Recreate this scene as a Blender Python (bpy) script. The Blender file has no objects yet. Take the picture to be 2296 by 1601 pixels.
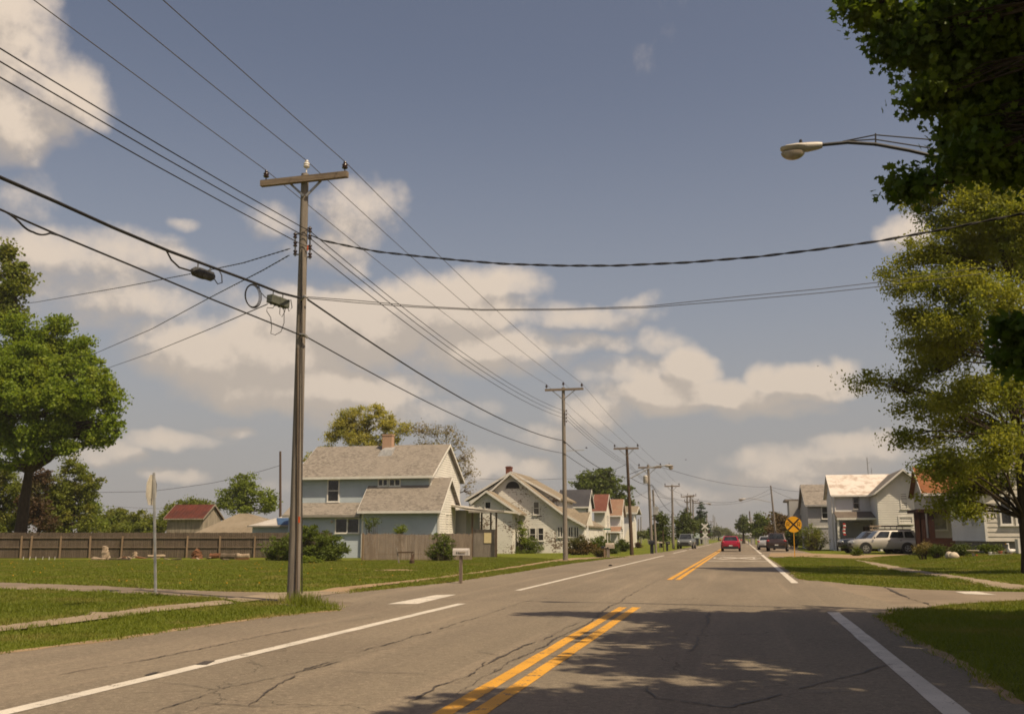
# Village main road seen from a moving car on a hazy spring noon: everything is built in metres,
# road along +Y, eye 1.35 m above the asphalt at the origin.
import bpy, bmesh, math, random
import numpy as np
from mathutils import Vector, Matrix
random.seed(7)
rng = np.random.default_rng(11)
scn = bpy.context.scene
C = scn.collection
# ------------------------------------------------------------------ survey helpers (photo 2296 wide -> metres)
F, CX, CY, H = 2150., 1148., 800.5, 1.35
VX, VY = 1662., 1204.
TH = math.atan((VY-CY)/F)
PSI = math.atan((VX-CX)/math.hypot(F, VY-CY))
_c, _s, _ct, _st = math.cos(PSI), math.sin(PSI), math.cos(TH), math.sin(TH)
RV = Vector((_c, _s, 0)); FV = Vector((-_s*_ct, _c*_ct, _st)); UV = Vector((_s*_st, -_c*_st, _ct))
def ray(x, y): return FV + RV*((x-CX)/F) - UV*((y-CY)/F)
def ss(v, a, b):
    t = min(1., max(0., (v-a)/(b-a))); return t*t*(3-2*t)
def terrain(X, Y):
    z = -0.2*ss(Y, 30, 62)*ss(-X, 11.5, 20)
    z += 0.45*ss(X, 7.8, 14)*ss(Y, 32, 48)*(1-ss(Y, 66, 78))
    return z
def G(x, y):                      # point of the ground
    d = ray(x, y); z = 0.
    for _ in range(12):
        t = (z-H)/d.z if d.z < -1e-5 else 900.
        z = terrain(d.x*t, d.y*t)
    return Vector((d.x*t, d.y*t, z))
def at(x, y, Y):                  # point at distance Y up the road
    d = ray(x, y); t = Y/d.y
    return Vector((d.x*t, Y, H+d.z*t))
def atX(x, y, X):                 # point at distance X beside the road
    d = ray(x, y); t = X/d.x
    return Vector((X, d.y*t, H+d.z*t))
# ------------------------------------------------------------------ objects
ORG = {}
def root_of(o):
    while o.parent is not None: o = o.parent
    return o
def props(o, label=None, cat=None, group=None, kind=None):
    if label: o['label'] = label
    if cat: o['category'] = cat
    if group: o['group'] = group
    if kind: o['kind'] = kind
    return o
def thing(name, label, cat, loc, group=None, rz=0., local=False):
    o = bpy.data.objects.new(name, None); C.objects.link(o)
    o.empty_display_size = .3
    o.location = loc; o.rotation_euler = (0, 0, rz)
    ORG[o.name] = Vector((0, 0, 0)) if local else Vector(loc)
    return props(o, label, cat, group)
def link_mesh(me, name, mat, parent=None, loc=None, label=None, cat=None, group=None, kind=None):
    o = bpy.data.objects.new(name, me); C.objects.link(o)
    if mat is not None:
        for m in (mat if isinstance(mat, (list, tuple)) else [mat]): me.materials.append(M[m] if isinstance(m, str) else m)
    ORG[o.name] = Vector(loc) if loc is not None else Vector((0, 0, 0))
    if parent is not None: o.parent = parent
    elif loc is not None: o.location = loc
    return props(o, label, cat, group, kind)
def offset_for(parent, loc):
    if parent is not None: return ORG[root_of(parent).name]
    return Vector(loc) if loc is not None else Vector((0, 0, 0))
class MB:
    def __init__(s): s.v = []; s.f = []; s.m = []; s.cur = 0
    def add(s, vs, fs):
        b = len(s.v); s.v += [tuple(p) for p in vs]; s.f += [tuple(i+b for i in f) for f in fs]; s.m += [s.cur]*len(fs); return s
    def box(s, a, b):
        x0, y0, z0 = a; x1, y1, z1 = b
        return s.add([(x0,y0,z0),(x1,y0,z0),(x1,y1,z0),(x0,y1,z0),(x0,y0,z1),(x1,y0,z1),(x1,y1,z1),(x0,y1,z1)],
                     [(0,3,2,1),(4,5,6,7),(0,1,5,4),(1,2,6,5),(2,3,7,6),(3,0,4,7)])
    def bar(s, p, q, w, h, up=(0,0,1)):      # rectangular bar from p to q
        p, q = Vector(p), Vector(q); d = (q-p).normalized(); u = Vector(up)
        r = d.cross(u)
        if r.length < 1e-4: r = d.cross(Vector((1, 0, 0)))
        r.normalize(); u = r.cross(d).normalized()
        vs = [c + r*(sx*w/2) + u*(sy*h/2) for c in (p, q) for sx, sy in ((-1,-1),(1,-1),(1,1),(-1,1))]
        return s.add(vs, [(0,1,2,3),(7,6,5,4),(0,4,5,1),(1,5,6,2),(2,6,7,3),(3,7,4,0)])
    def tube(s, pts, r, n=8, caps=True):
        pts = [Vector(p) for p in pts]; k = len(pts)
        rs = r if isinstance(r, (list, tuple)) else [r]*k
        vs = []; ref = None
        for i, p in enumerate(pts):
            d = (pts[min(i+1, k-1)]-pts[max(i-1, 0)])
            d = d.normalized() if d.length > 1e-9 else Vector((0, 0, 1))
            if ref is None:
                ref = Vector((1, 0, 0)) if abs(d.x) < .9 else Vector((0, 1, 0))
            a = (ref - d*ref.dot(d)).normalized(); ref = a; b = d.cross(a)
            for j in range(n):
                t = 2*math.pi*j/n; vs.append(p + (a*math.cos(t)+b*math.sin(t))*rs[i])
        fs = [(i*n+j, i*n+(j+1) % n, (i+1)*n+(j+1) % n, (i+1)*n+j) for i in range(k-1) for j in range(n)]
        if caps: fs += [tuple(reversed(range(n))), tuple(range((k-1)*n, k*n))]
        return s.add(vs, fs)
    def prism(s, poly, ext):                # polygon (3D points) pushed along ext
        ext = Vector(ext); n = len(poly); a = [Vector(p) for p in poly]
        return s.add(a + [p+ext for p in a], [tuple(reversed(range(n))), tuple(range(n, 2*n))] + [(i, (i+1) % n, n+(i+1) % n, n+i) for i in range(n)])
    def poly(s, pts): return s.add(pts, [tuple(range(len(pts)))])
    def lathe(s, prof, o=(0,0,0), axis='z', n=16):
        o = Vector(o); vs = []
        for r, h in prof:
            for j in range(n):
                t = 2*math.pi*j/n; a, b = r*math.cos(t), r*math.sin(t)
                vs.append(o + (Vector((a, b, h)) if axis == 'z' else Vector((h, a, b)) if axis == 'x' else Vector((a, h, b))))
        k = len(prof)
        fs = [(i*n+j, i*n+(j+1) % n, (i+1)*n+(j+1) % n, (i+1)*n+j) for i in range(k-1) for j in range(n)]
        fs += [tuple(reversed(range(n))), tuple(range((k-1)*n, k*n))]
        return s.add(vs, fs)
    def blob(s, c, r, n=8, jit=.15, seed=0):  # lumpy ellipsoid
        q = random.Random(seed); c = Vector(c); m = n//2+1; vs = []
        for i in range(m+1):
            ph = math.pi*i/m
            for j in range(n):
                t = 2*math.pi*j/n; k = 1+q.uniform(-jit, jit)
                vs.append(c + Vector((r[0]*math.sin(ph)*math.cos(t)*k, r[1]*math.sin(ph)*math.sin(t)*k, r[2]*math.cos(ph)*k)))
        return s.add(vs, [(i*n+j, i*n+(j+1) % n, (i+1)*n+(j+1) % n, (i+1)*n+j) for i in range(m) for j in range(n)])
    def build(s, name, mat, parent=None, loc=None, smooth=False, label=None, cat=None, group=None, kind=None, recalc=True):
        off = offset_for(parent, loc)
        me = bpy.data.meshes.new(name)
        me.from_pydata([(v[0]-off.x, v[1]-off.y, v[2]-off.z) for v in s.v], [], s.f)
        if any(s.m): me.polygons.foreach_set('material_index', s.m)
        if recalc and len(s.f) < 20000:
            bm = bmesh.new(); bm.from_mesh(me); bmesh.ops.remove_doubles(bm, verts=bm.verts, dist=1e-5)
            bmesh.ops.recalc_face_normals(bm, faces=bm.faces); bm.to_mesh(me); bm.free()
        if smooth:
            me.polygons.foreach_set('use_smooth', [True]*len(me.polygons))
            try: me.set_sharp_from_angle(angle=math.radians(40))
            except Exception: pass
        return link_mesh(me, name, mat, parent, loc, label, cat, group, kind)
def np_mesh(name, V, Fc, mat, parent=None, loc=None, **kw):   # V (n,3), Fc (m,k) numpy
    off = np.array(offset_for(parent, loc))
    me = bpy.data.meshes.new(name); m, k = Fc.shape
    me.vertices.add(len(V)); me.loops.add(m*k); me.polygons.add(m)
    me.vertices.foreach_set('co', (V-off).astype(np.float32).ravel())
    me.loops.foreach_set('vertex_index', Fc.astype(np.int32).ravel())
    me.polygons.foreach_set('loop_start', np.arange(0, m*k, k, dtype=np.int32))
    me.polygons.foreach_set('loop_total', np.full(m, k, dtype=np.int32))
    me.update(calc_edges=True)
    return link_mesh(me, name, mat, parent, loc, **kw)
def copy_tree(o, parent=None):
    c = o.copy(); C.objects.link(c); c.parent = parent
    for ch in list(o.children): copy_tree(ch, c)
    return c
# ------------------------------------------------------------------ materials
M = {}
class NT:
    def __init__(s, name):
        s.m = bpy.data.materials.new(name); s.m.use_nodes = True; s.t = s.m.node_tree; s.t.nodes.clear()
        s.out = s.n('ShaderNodeOutputMaterial')
    def n(s, k, **kw):
        x = s.t.nodes.new(k)
        for a, b in kw.items(): setattr(x, a, b)
        return x
    def l(s, a, b): s.t.links.new(a, b)
    def val(s, sock, v):
        if hasattr(v, 'is_output') or isinstance(v, bpy.types.NodeSocket): s.l(v, sock)
        else: sock.default_value = v
    def math(s, op, a, b=0., c=None, clamp=False):
        x = s.n('ShaderNodeMath', operation=op); x.use_clamp = clamp
        s.val(x.inputs[0], a); s.val(x.inputs[1], b)
        if c is not None: s.val(x.inputs[2], c)
        return x.outputs[0]
    def vmath(s, op, a, b):
        x = s.n('ShaderNodeVectorMath', operation=op); s.val(x.inputs[0], a); s.val(x.inputs[1], b); return x.outputs[0]
    def noise(s, vec, scale, detail=4., rough=.55, out=0, dist=0.):
        x = s.n('ShaderNodeTexNoise'); s.l(vec, x.inputs['Vector']); x.inputs['Scale'].default_value = scale
        x.inputs['Detail'].default_value = detail; x.inputs['Roughness'].default_value = rough; x.inputs['Distortion'].default_value = dist
        return x.outputs[out]
    def step(s, v, a, b):
        x = s.n('ShaderNodeMapRange', interpolation_type='SMOOTHSTEP'); s.val(x.inputs[0], v)
        x.inputs[1].default_value = a; x.inputs[2].default_value = b; return x.outputs[0]
    def mix(s, f, a, b, bt='MIX'):
        x = s.n('ShaderNodeMix', data_type='RGBA', blend_type=bt); s.val(x.inputs[0], f)
        for i, v in ((6, a), (7, b)):
            if isinstance(v, (tuple, list)): x.inputs[i].default_value = (*v[:3], 1)
            else: s.l(v, x.inputs[i])
        return x.outputs[2]
    def pos(s): return s.n('ShaderNodeNewGeometry').outputs['Position']
    def obj(s): return s.n('ShaderNodeTexCoord').outputs['Object']
    def bsdf(s, col, rough=.7, metal=0., bump=None, bstr=.3, bdist=.02, spec=.3, coat=0.):
        b = s.n('ShaderNodeBsdfPrincipled')
        if isinstance(col, (tuple, list)): b.inputs['Base Color'].default_value = (*col[:3], 1)
        else: s.l(col, b.inputs['Base Color'])
        s.val(b.inputs['Roughness'], rough); b.inputs['Metallic'].default_value = metal
        b.inputs['Specular IOR Level'].default_value = spec; b.inputs['Coat Weight'].default_value = coat
        b.inputs['Coat Roughness'].default_value = .08
        if bump is not None:
            u = s.n('ShaderNodeBump'); u.inputs['Strength'].default_value = bstr; u.inputs['Distance'].default_value = bdist
            s.l(bump, u.inputs['Height']); s.l(u.outputs[0], b.inputs['Normal'])
        return b.outputs[0]
    def done(s, sh): s.l(sh, s.out.inputs['Surface']); return s.m
def plain(name, c1, c2=None, scale=3., rough=.7, metal=0., bstr=.15, fine=30., spec=.3, coat=0., lo=.35, hi=.65):
    if name in M: return M[name]
    t = NT(name); p = t.obj()
    c2 = c2 or tuple(x*.78 for x in c1)
    n = t.noise(p, scale, 5.); f = t.noise(p, fine, 3.)
    col = t.mix(t.step(n, lo, hi), c1, c2)
    M[name] = t.done(t.bsdf(col, rough, metal, f, bstr, .01, spec, coat)); return M[name]
def siding(name, c1, c2, pitch=.115, rough=.6, peel=None):
    t = NT(name); p = t.pos(); sx = t.n('ShaderNodeSeparateXYZ'); t.l(p, sx.inputs[0])
    fr = t.math('FRACT', t.math('DIVIDE', sx.outputs[2], pitch))
    col = t.mix(t.step(t.noise(p, .7, 5.), .35, .65), c1, c2)
    col = t.mix(t.step(t.noise(p, 9., 4.), .62, .75), col, tuple(x*.8 for x in c2))
    if peel:
        mp = t.n('ShaderNodeMapping'); t.l(p, mp.inputs[0]); mp.inputs['Scale'].default_value = (1, 1, 1.3)
        big = t.noise(mp.outputs[0], .42, 3.); sm = t.noise(mp.outputs[0], 4.6, 6., .65)
        k = t.step(t.math('ADD', sm, t.math('MULTIPLY', t.math('SUBTRACT', big, .5), .75)), .568, .60)
        col = t.mix(k, col, t.mix(t.noise(p, 5.), peel, tuple(x*.6 for x in peel)))
    h = t.math('POWER', fr, 1.0)
    M[name] = t.done(t.bsdf(col, rough, 0., t.math('SUBTRACT', 1., h), .9, .02)); return M[name]
def shingle(name, c1, c2, c3):
    t = NT(name); p = t.pos(); mp = t.n('ShaderNodeMapping'); t.l(p, mp.inputs[0]); mp.inputs['Scale'].default_value = (1, 1, 3.)
    a = t.noise(mp.outputs[0], 3.2, 5., .8); b = t.noise(p, .45, 4.)
    sx = t.n('ShaderNodeSeparateXYZ'); t.l(p, sx.inputs[0])
    fr = t.math('FRACT', t.math('DIVIDE', sx.outputs[2], .1))
    col = t.mix(t.step(a, .42, .60), c1, c2); col = t.mix(t.step(b, .4, .75), col, c3)
    M[name] = t.done(t.bsdf(col, .9, 0., t.math('ADD', t.math('MULTIPLY', fr, .5), a), .6, .03, .15)); return M[name]
def leafmat(name, c1, c2, c3, trans=.35):
    t = NT(name); g = t.n('ShaderNodeNewGeometry')
    rp = g.outputs['Random Per Island']
    col = t.mix(rp, c1, c2); col = t.mix(t.step(t.noise(g.outputs['Position'], .55, 3.), .48, .7), col, c3)
    b = t.bsdf(col, .55, spec=.25)
    tr = t.n('ShaderNodeBsdfTranslucent'); t.l(t.mix(1., col, (1.25, 1.15, .55), 'MULTIPLY'), tr.inputs[0])
    mx = t.n('ShaderNodeMixShader'); mx.inputs[0].default_value = trans
    t.l(b, mx.inputs[1]); t.l(tr.outputs[0], mx.inputs[2])
    M[name] = t.done(mx.outputs[0]); return M[name]
def mk_asphalt():
    t = NT('asphalt'); p = t.pos(); sx = t.n('ShaderNodeSeparateXYZ'); t.l(p, sx.inputs[0])
    mp = t.n('ShaderNodeMapping'); t.l(p, mp.inputs[0]); mp.inputs['Scale'].default_value = (1., .22, 1.)
    big = t.noise(mp.outputs[0], .5, 5., .6); mid = t.noise(p, 3.2, 5., .65); agg = t.noise(p, 55., 2., .8); agg2 = t.noise(p, 20., 3., .8)
    col = t.mix(t.step(big, .32, .68), (.165, .137, .100), (.216, .178, .129))
    ms = t.n('ShaderNodeMapping'); t.l(p, ms.inputs[0]); ms.inputs['Scale'].default_value = (2.2, .05, 1.)
    col = t.mix(t.math('MULTIPLY', t.step(t.noise(ms.outputs[0], 1., 4., .6), .5, .72), .5), col, (.285, .228, .165))
    col = t.mix(t.math('MULTIPLY', t.step(t.noise(p, .21, 3., .5), .55, .63), .35), col, (.15, .12, .088))
    col = t.mix(t.step(mid, .5, .8), col, (.165, .13, .097))
    # oil-darkened strip down the middle of each lane
    for cx in (-4.0, -.3):
        d = t.math('ABSOLUTE', t.math('SUBTRACT', sx.outputs[0], cx))
        k = t.math('MULTIPLY', t.math('SUBTRACT', 1., t.step(d, .25, .8)), t.step(t.noise(mp.outputs[0], 1.1, 3.), .3, .8))
        col = t.mix(t.math('MULTIPLY', k, .38), col, (.12, .10, .078))
    mg = t.noise(p, 13., 4., .75); col = t.mix(t.math('MULTIPLY', t.step(mg, .50, .66), .5), col, (.115, .092, .068)); col = t.mix(t.math('MULTIPLY', t.step(mg, .47, .34), .45), col, (.31, .255, .19))
    col = t.mix(t.step(agg, .58, .74), col, (.34, .275, .20)); col = t.mix(t.step(agg, .44, .28), col, (.10, .085, .07))
    col = t.mix(t.math('MULTIPLY', t.step(agg2, .56, .72), .5), col, (.14, .115, .09))
    # hairline cracks, only where a mask lets them
    wv = t.n('ShaderNodeVectorMath', operation='ADD'); t.l(p, wv.inputs[0])
    nz = t.n('ShaderNodeTexNoise'); t.l(p, nz.inputs['Vector']); nz.inputs['Scale'].default_value = 1.6; nz.inputs['Detail'].default_value = 5.
    t.l(t.vmath('MULTIPLY', t.vmath('SUBTRACT', nz.outputs[1], (.5, .5, .5)), (.9, .9, 0)), wv.inputs[1])
    vo = t.n('ShaderNodeTexVoronoi', feature='DISTANCE_TO_EDGE'); t.l(wv.outputs[0], vo.inputs['Vector']); vo.inputs['Scale'].default_value = .34
    cr = t.math('SUBTRACT', 1., t.step(vo.outputs['Distance'], .001, .004))
    cr = t.math('MULTIPLY', cr, t.step(t.noise(p, .33, 3.), .46, .6))
    col = t.mix(t.math('MULTIPLY', cr, .5), col, (.03, .026, .022))
    h = t.math('ADD', agg, t.math('MULTIPLY', cr, -2.5))
    M['asphalt'] = t.done(t.bsdf(col, .88, 0., h, .35, .012, .2))
mk_asphalt()
def mk_paint(name, c, wear=.58, dark=(.17, .14, .11)):
    t = NT(name); p = t.pos()
    k = t.step(t.math('ADD', t.math('MULTIPLY', t.noise(p, 5., 6., .7), .65), t.math('MULTIPLY', t.noise(p, 60., 2.), .35)), wear, wear+.035)
    col = t.mix(t.step(t.noise(p, 1.4, 4.), .35, .7), c, tuple(x*.8 for x in c))
    col = t.mix(k, col, dark)
    col = t.mix(t.math('MULTIPLY', t.step(t.noise(p, 70., 2.), .6, .7), .3), col, dark)
    M[name] = t.done(t.bsdf(col, .7, 0., t.noise(p, 55., 2.), .25, .006))
mk_paint('white_paint', (.60, .55, .47), .57); mk_paint('yellow_paint', (.66, .33, .035), .555, (.13, .10, .07))
def mk_grass(name, a, b, dry, soil=None):
    t = NT(name); p = t.pos()
    col = t.mix(t.step(t.noise(p, .35, 5., .6), .35, .65), a, b)
    col = t.mix(t.step(t.noise(p, 1.7, 5., .65), .52, .75), col, dry)
    col = t.mix(t.math('MULTIPLY', t.step(t.noise(p, 14., 4., .7), .45, .7), .6), col, tuple(x*.45 for x in a))
    col = t.mix(t.math('MULTIPLY', t.step(t.noise(p, 45., 2., .7), .5, .75), .5), col, tuple(x*1.4 for x in b))
    M[name] = t.done(t.bsdf(col, .95, 0., t.noise(p, 30., 3., .8), .9, .05, .08))
mk_grass('lawn', (.105, .13, .014), (.155, .172, .02), (.215, .195, .05))
def mk_concrete(name, a, b, pitch=1.5, axis=1):
    t = NT(name); p = t.pos()
    col = t.mix(t.step(t.noise(p, .9, 5., .6), .35, .7), a, b); col = t.mix(t.step(t.noise(p, 30., 3., .8), .52, .7), col, tuple(x*.72 for x in a))
    sx = t.n('ShaderNodeSeparateXYZ'); t.l(p, sx.inputs[0])
    fr = t.math('ABSOLUTE', t.math('SUBTRACT', t.math('FRACT', t.math('DIVIDE', sx.outputs[axis], pitch)), .5))
    k = t.math('SUBTRACT', 1., t.step(fr, .005, .014))
    col = t.mix(t.math('MULTIPLY', k, .7), col, (.06, .05, .035))
    M[name] = t.done(t.bsdf(col, .9, 0., t.noise(p, 40., 3.), .3, .01, .2))
mk_concrete('concrete', (.30, .24, .165), (.225, .175, .12)); mk_concrete('dirt_path', (.32, .225, .13), (.235, .165, .095), 400.)
plain('side_asphalt', (.225, .178, .125), (.17, .134, .095), .6, .9, fine=50., bstr=.35)
plain('crack_seal', (.055, .044, .034), (.10, .08, .06), 6., .6, lo=.45, hi=.7)
def mk_wood(name, a, b, sc=(14, 14, .7), rough=.85):
    t = NT(name); p = t.obj(); mp = t.n('ShaderNodeMapping'); t.l(p, mp.inputs[0]); mp.inputs['Scale'].default_value = sc
    n = t.noise(mp.outputs[0], 1.6, 6., .65); n2 = t.noise(p, .9, 3.)
    col = t.mix(t.step(n, .35, .65), a, b); col = t.mix(t.math('MULTIPLY', t.step(n2, .5, .75), .5), col, tuple(x*.55 for x in b))
    rp = t.n('ShaderNodeNewGeometry').outputs['Random Per Island']; col = t.mix(t.math('MULTIPLY', rp, .55), col, tuple(x*.5 for x in a))
    M[name] = t.done(t.bsdf(col, rough, 0., n, .55, .02, .15))
mk_wood('pole_wood', (.30, .262, .222), (.165, .142, .118)); mk_wood('dark_pole', (.12, .078, .052), (.07, .046, .032))
mk_wood('arm_wood', (.30, .235, .175), (.15, .115, .085), (.7, 14, 14))
mk_wood('fence_wood', (.135, .105, .078), (.072, .055, .04), (9, 9, .5)); mk_wood('fence_rail', (.20, .155, .11), (.11, .085, .06), (.7, 12, 12))
mk_wood('post_wood', (.30, .215, .14), (.19, .135, .085), (12, 12, .6)); mk_wood('panel_wood', (.27, .215, .165), (.165, .128, .098), (8, 8, .45))
mk_wood('bark', (.075, .056, .038), (.035, .026, .018), (5, 5, 1.2)); mk_wood('pale_bark', (.16, .125, .09), (.085, .064, .045), (6, 6, 1.4))
mk_wood('stump_wood', (.42, .34, .25), (.24, .17, .11), (6, 6, 1.2)); mk_wood('rotten_wood', (.22, .10, .05), (.12, .06, .035), (6, 6, 1.2))
mk_wood('barn_wood', (.40, .35, .28), (.22, .185, .145), (5, 5, .35)); mk_wood('brown_wood', (.040, .015, .010), (.022, .009, .007), (3, 3, 3))
plain('steel', (.36, .35, .33), (.28, .275, .265), 6., .5, .75); plain('galv', (.42, .42, .41), (.33, .33, .33), 5., .55, .3)
plain('sign_back', (.60, .56, .46), (.46, .42, .34), 2., .5); plain('cable', (.018, .017, .017), (.03, .028, .026), 8., .6)
plain('bare_wire', (.16, .14, .13), None, 8., .5, .5); plain('insulator', (.05, .03, .03), (.035, .02, .02), 9., .22, spec=.5)
plain('white_insulator', (.75, .72, .68), None, 9., .3); plain('splice_dark', (.032, .033, .034), (.05, .05, .05), 9., .6)
plain('splice_grey', (.105, .11, .09), (.07, .075, .06), 9., .65); plain('orange_tag', (.55, .10, .03), None, 5.)
plain('lamp_metal', (.50, .46, .41), (.42, .39, .34), 4., .5, .2); plain('lamp_glass', (.42, .36, .30), (.30, .25, .2), 8., .12, spec=.6)
siding('blue_siding', (.41, .465, .50), (.37, .42, .455), .12); siding('white_siding', (.66, .66, .64), (.60, .60, .58), .13)
siding('peel_siding', (.64, .62, .56), (.56, .55, .50), .20, peel=(.20, .15, .11)); siding('cream_siding', (.60, .57, .49), (.54, .51, .44), .13)
siding('grey_siding', (.34, .335, .32), (.29, .285, .275), .14); siding('tan_siding', (.43, .40, .34), (.38, .35, .30), .14)
plain('lap_white', (.66, .64, .58), (.60, .58, .53), 1., .6); plain('lap_board', (.56, .52, .45), (.50, .465, .40), 2., .6); plain('trim', (.68, .66, .61), (.60, .58, .53), 2., .5); plain('grey_trim', (.36, .35, .33), None, 2., .6)
plain('gutter', (.30, .275, .24), None, 2., .5)
shingle('brown_shingle', (.27, .24, .205), (.13, .115, .098), (.24, .212, .18)); shingle('tan_shingle', (.235, .195, .14), (.175, .145, .105), (.26, .22, .165))
shingle('dark_shingle', (.06, .06, .068), (.045, .045, .05), (.075, .073, .08)); shingle('red_shingle', (.16, .062, .045), (.12, .046, .034), (.18, .08, .055))
shingle('pink_shingle', (.27, .16, .105), (.20, .112, .075), (.25, .175, .12)); shingle('orange_shingle', (.22, .090, .038), (.17, .068, .03), (.25, .11, .05))
shingle('porch_shingle', (.13, .105, .085), (.10, .08, .066), (.15, .125, .1))
def mk_rust():
    t = NT('rust_metal_roof'); p = t.pos()
    k = t.step(t.noise(p, 1.1, 6., .65), .45, .65)
    col = t.mix(k, (.66, .60, .53), (.44, .35, .28)); M['rust_metal_roof'] = t.done(t.bsdf(col, .55, .15, t.noise(p, 6., 4.), .2, .02))
    t = NT('red_barn_roof'); p = t.pos(); sx = t.n('ShaderNodeSeparateXYZ'); t.l(p, sx.inputs[0])
    col = t.mix(t.step(t.noise(p, .8, 6., .65), .35, .65), (.12, .030, .018), (.07, .022, .015))
    w = t.math('SINE', t.math('MULTIPLY', sx.outputs[0], 14.)); M['red_barn_roof'] = t.done(t.bsdf(col, .7, .1, w, .5, .03))
    t = NT('pale_metal_roof'); p = t.pos(); col = t.mix(t.step(t.noise(p, .8, 5.), .35, .7), (.60, .56, .50), (.46, .42, .37)); M['pale_metal_roof'] = t.done(t.bsdf(col, .5, .2))
mk_rust()
def mk_brick(name, a, b, mort):
    t = NT(name); p = t.pos(); br = t.n('ShaderNodeTexBrick'); mp = t.n('ShaderNodeMapping'); t.l(p, mp.inputs[0]); mp.inputs['Rotation'].default_value = (math.pi/2, 0, 0)
    t.l(mp.outputs[0], br.inputs['Vector']); br.inputs['Scale'].default_value = 4.5; br.inputs['Color1'].default_value = (*a, 1); br.inputs['Color2'].default_value = (*b, 1); br.inputs['Mortar'].default_value = (*mort, 1)
    M[name] = t.done(t.bsdf(t.mix(t.noise(p, 3.), br.outputs[0], a), .9))
mk_brick('chimney_brick', (.40, .25, .17), (.34, .20, .13), (.45, .38, .3)); mk_brick('red_brick', (.17, .05, .03), (.13, .04, .026), (.22, .15, .11))
def mk_glass(name, c, rough=.08):
    t = NT(name); p = t.pos(); M[name] = t.done(t.bsdf(t.mix(t.step(t.noise(p, 1.3, 3.), .4, .65), c, tuple(x*2.2 for x in c)), rough, 0., spec=.6))
mk_glass('window_glass', (.013, .013, .013)); mk_glass('curtain_glass', (.13, .125, .11), .3); mk_glass('car_glass', (.012, .014, .016), .05)
def mk_car(name, c, metal=.25, rough=.32): plain(name, c, tuple(x*.94 for x in c), 1.5, rough, metal, bstr=0., spec=.5, coat=.7)
mk_car('red_paint', (.36, .004, .028)); mk_car('maroon_paint', (.045, .026, .022)); mk_car('silver_paint', (.42, .42, .42)); mk_car('champagne_paint', (.46, .43, .38)); mk_car('grey_paint', (.15, .16, .155)); mk_car('navy_paint', (.03, .035, .045))
plain('tyre', (.02, .019, .018), None, 9., .85); plain('rim', (.42, .41, .40), None, 9., .35, .6); plain('black_plastic', (.025, .024, .023), None, 9., .55)
plain('tail_red', (.35, .01, .015), None, 9., .2, spec=.6); plain('head_clear', (.62, .62, .60), None, 9., .15, spec=.6); plain('plate', (.62, .62, .58), None, 9., .5); plain('chrome', (.62, .61, .58), None, 9., .2, .9)
plain('sign_yellow', (.74, .36, .012), (.68, .32, .012), 1.5, .5); plain('sign_black', (.02, .018, .016), None, 5., .5); plain('yellow_post', (.70, .35, .02), (.58, .28, .02), 3., .6)
plain('sign_green', (.02, .13, .085), None, 5., .5); plain('white_plastic', (.72, .70, .66), None, 4., .5); plain('mail_grey', (.50, .47, .43), (.42, .39, .36), 6., .5)
plain('mail_tan', (.42, .36, .28), (.34, .29, .22), 6., .55); plain('mail_black', (.02, .021, .024), None, 6., .45); plain('rock', (.50, .44, .34), (.38, .32, .24), 3., .9, bstr=.6, fine=12.)
plain('blue_tarp', (.05, .10, .20), None, 3., .6); plain('ply', (.62, .52, .30), (.52, .43, .24), 1.2, .8); plain('flag_red', (.45, .04, .04), None, 4., .8)
plain('sign_pale', (.45, .53, .53), None, 4., .5); plain('foundation', (.24, .22, .19), (.16, .145, .125), 2., .9); plain('soil', (.10, .075, .05), (.06, .045, .03), 3., .95)
plain('terracotta', (.40, .14, .07), None, 5., .8); plain('bird_dark', (.03, .025, .022), None, 9., .8); plain('signal_red', (.10, .012, .012), None, 5., .4)
leafmat('leaf_maple', (.14, .215, .018), (.22, .29, .026), (.26, .31, .034), .50)
leafmat('leaf_near', (.05, .095, .012), (.09, .145, .016), (.14, .19, .02), .45)
leafmat('leaf_oak', (.22, .25, .032), (.29, .30, .044), (.17, .215, .032), .54)
leafmat('leaf_yellow', (.38, .37, .085), (.46, .43, .11), (.30, .32, .075), .55)
leafmat('leaf_mid', (.125, .165, .022), (.18, .205, .028), (.21, .21, .036), .45)
leafmat('leaf_dark', (.07, .10, .022), (.11, .14, .028), (.085, .11, .024), .35)
leafmat('leaf_red', (.07, .042, .022), (.10, .06, .03), (.085, .085, .025), .35)
leafmat('leaf_sparse', (.22, .185, .07), (.26, .20, .085), (.19, .19, .05), .38)
leafmat('leaf_bronze', (.12, .085, .034), (.16, .105, .04), (.10, .105, .028), .35)
leafmat('leaf_lime', (.15, .205, .022), (.20, .245, .03), (.135, .185, .022), .42)
leafmat('leaf_conifer', (.03, .055, .028), (.045, .075, .034), (.03, .05, .025), .15)
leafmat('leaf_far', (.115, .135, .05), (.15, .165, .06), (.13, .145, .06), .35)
leafmat('leaf_bush', (.075, .110, .015), (.125, .16, .022), (.10, .135, .018), .38)
leafmat('blade', (.13, .168, .016), (.18, .208, .025), (.235, .215, .055), .42)
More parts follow.
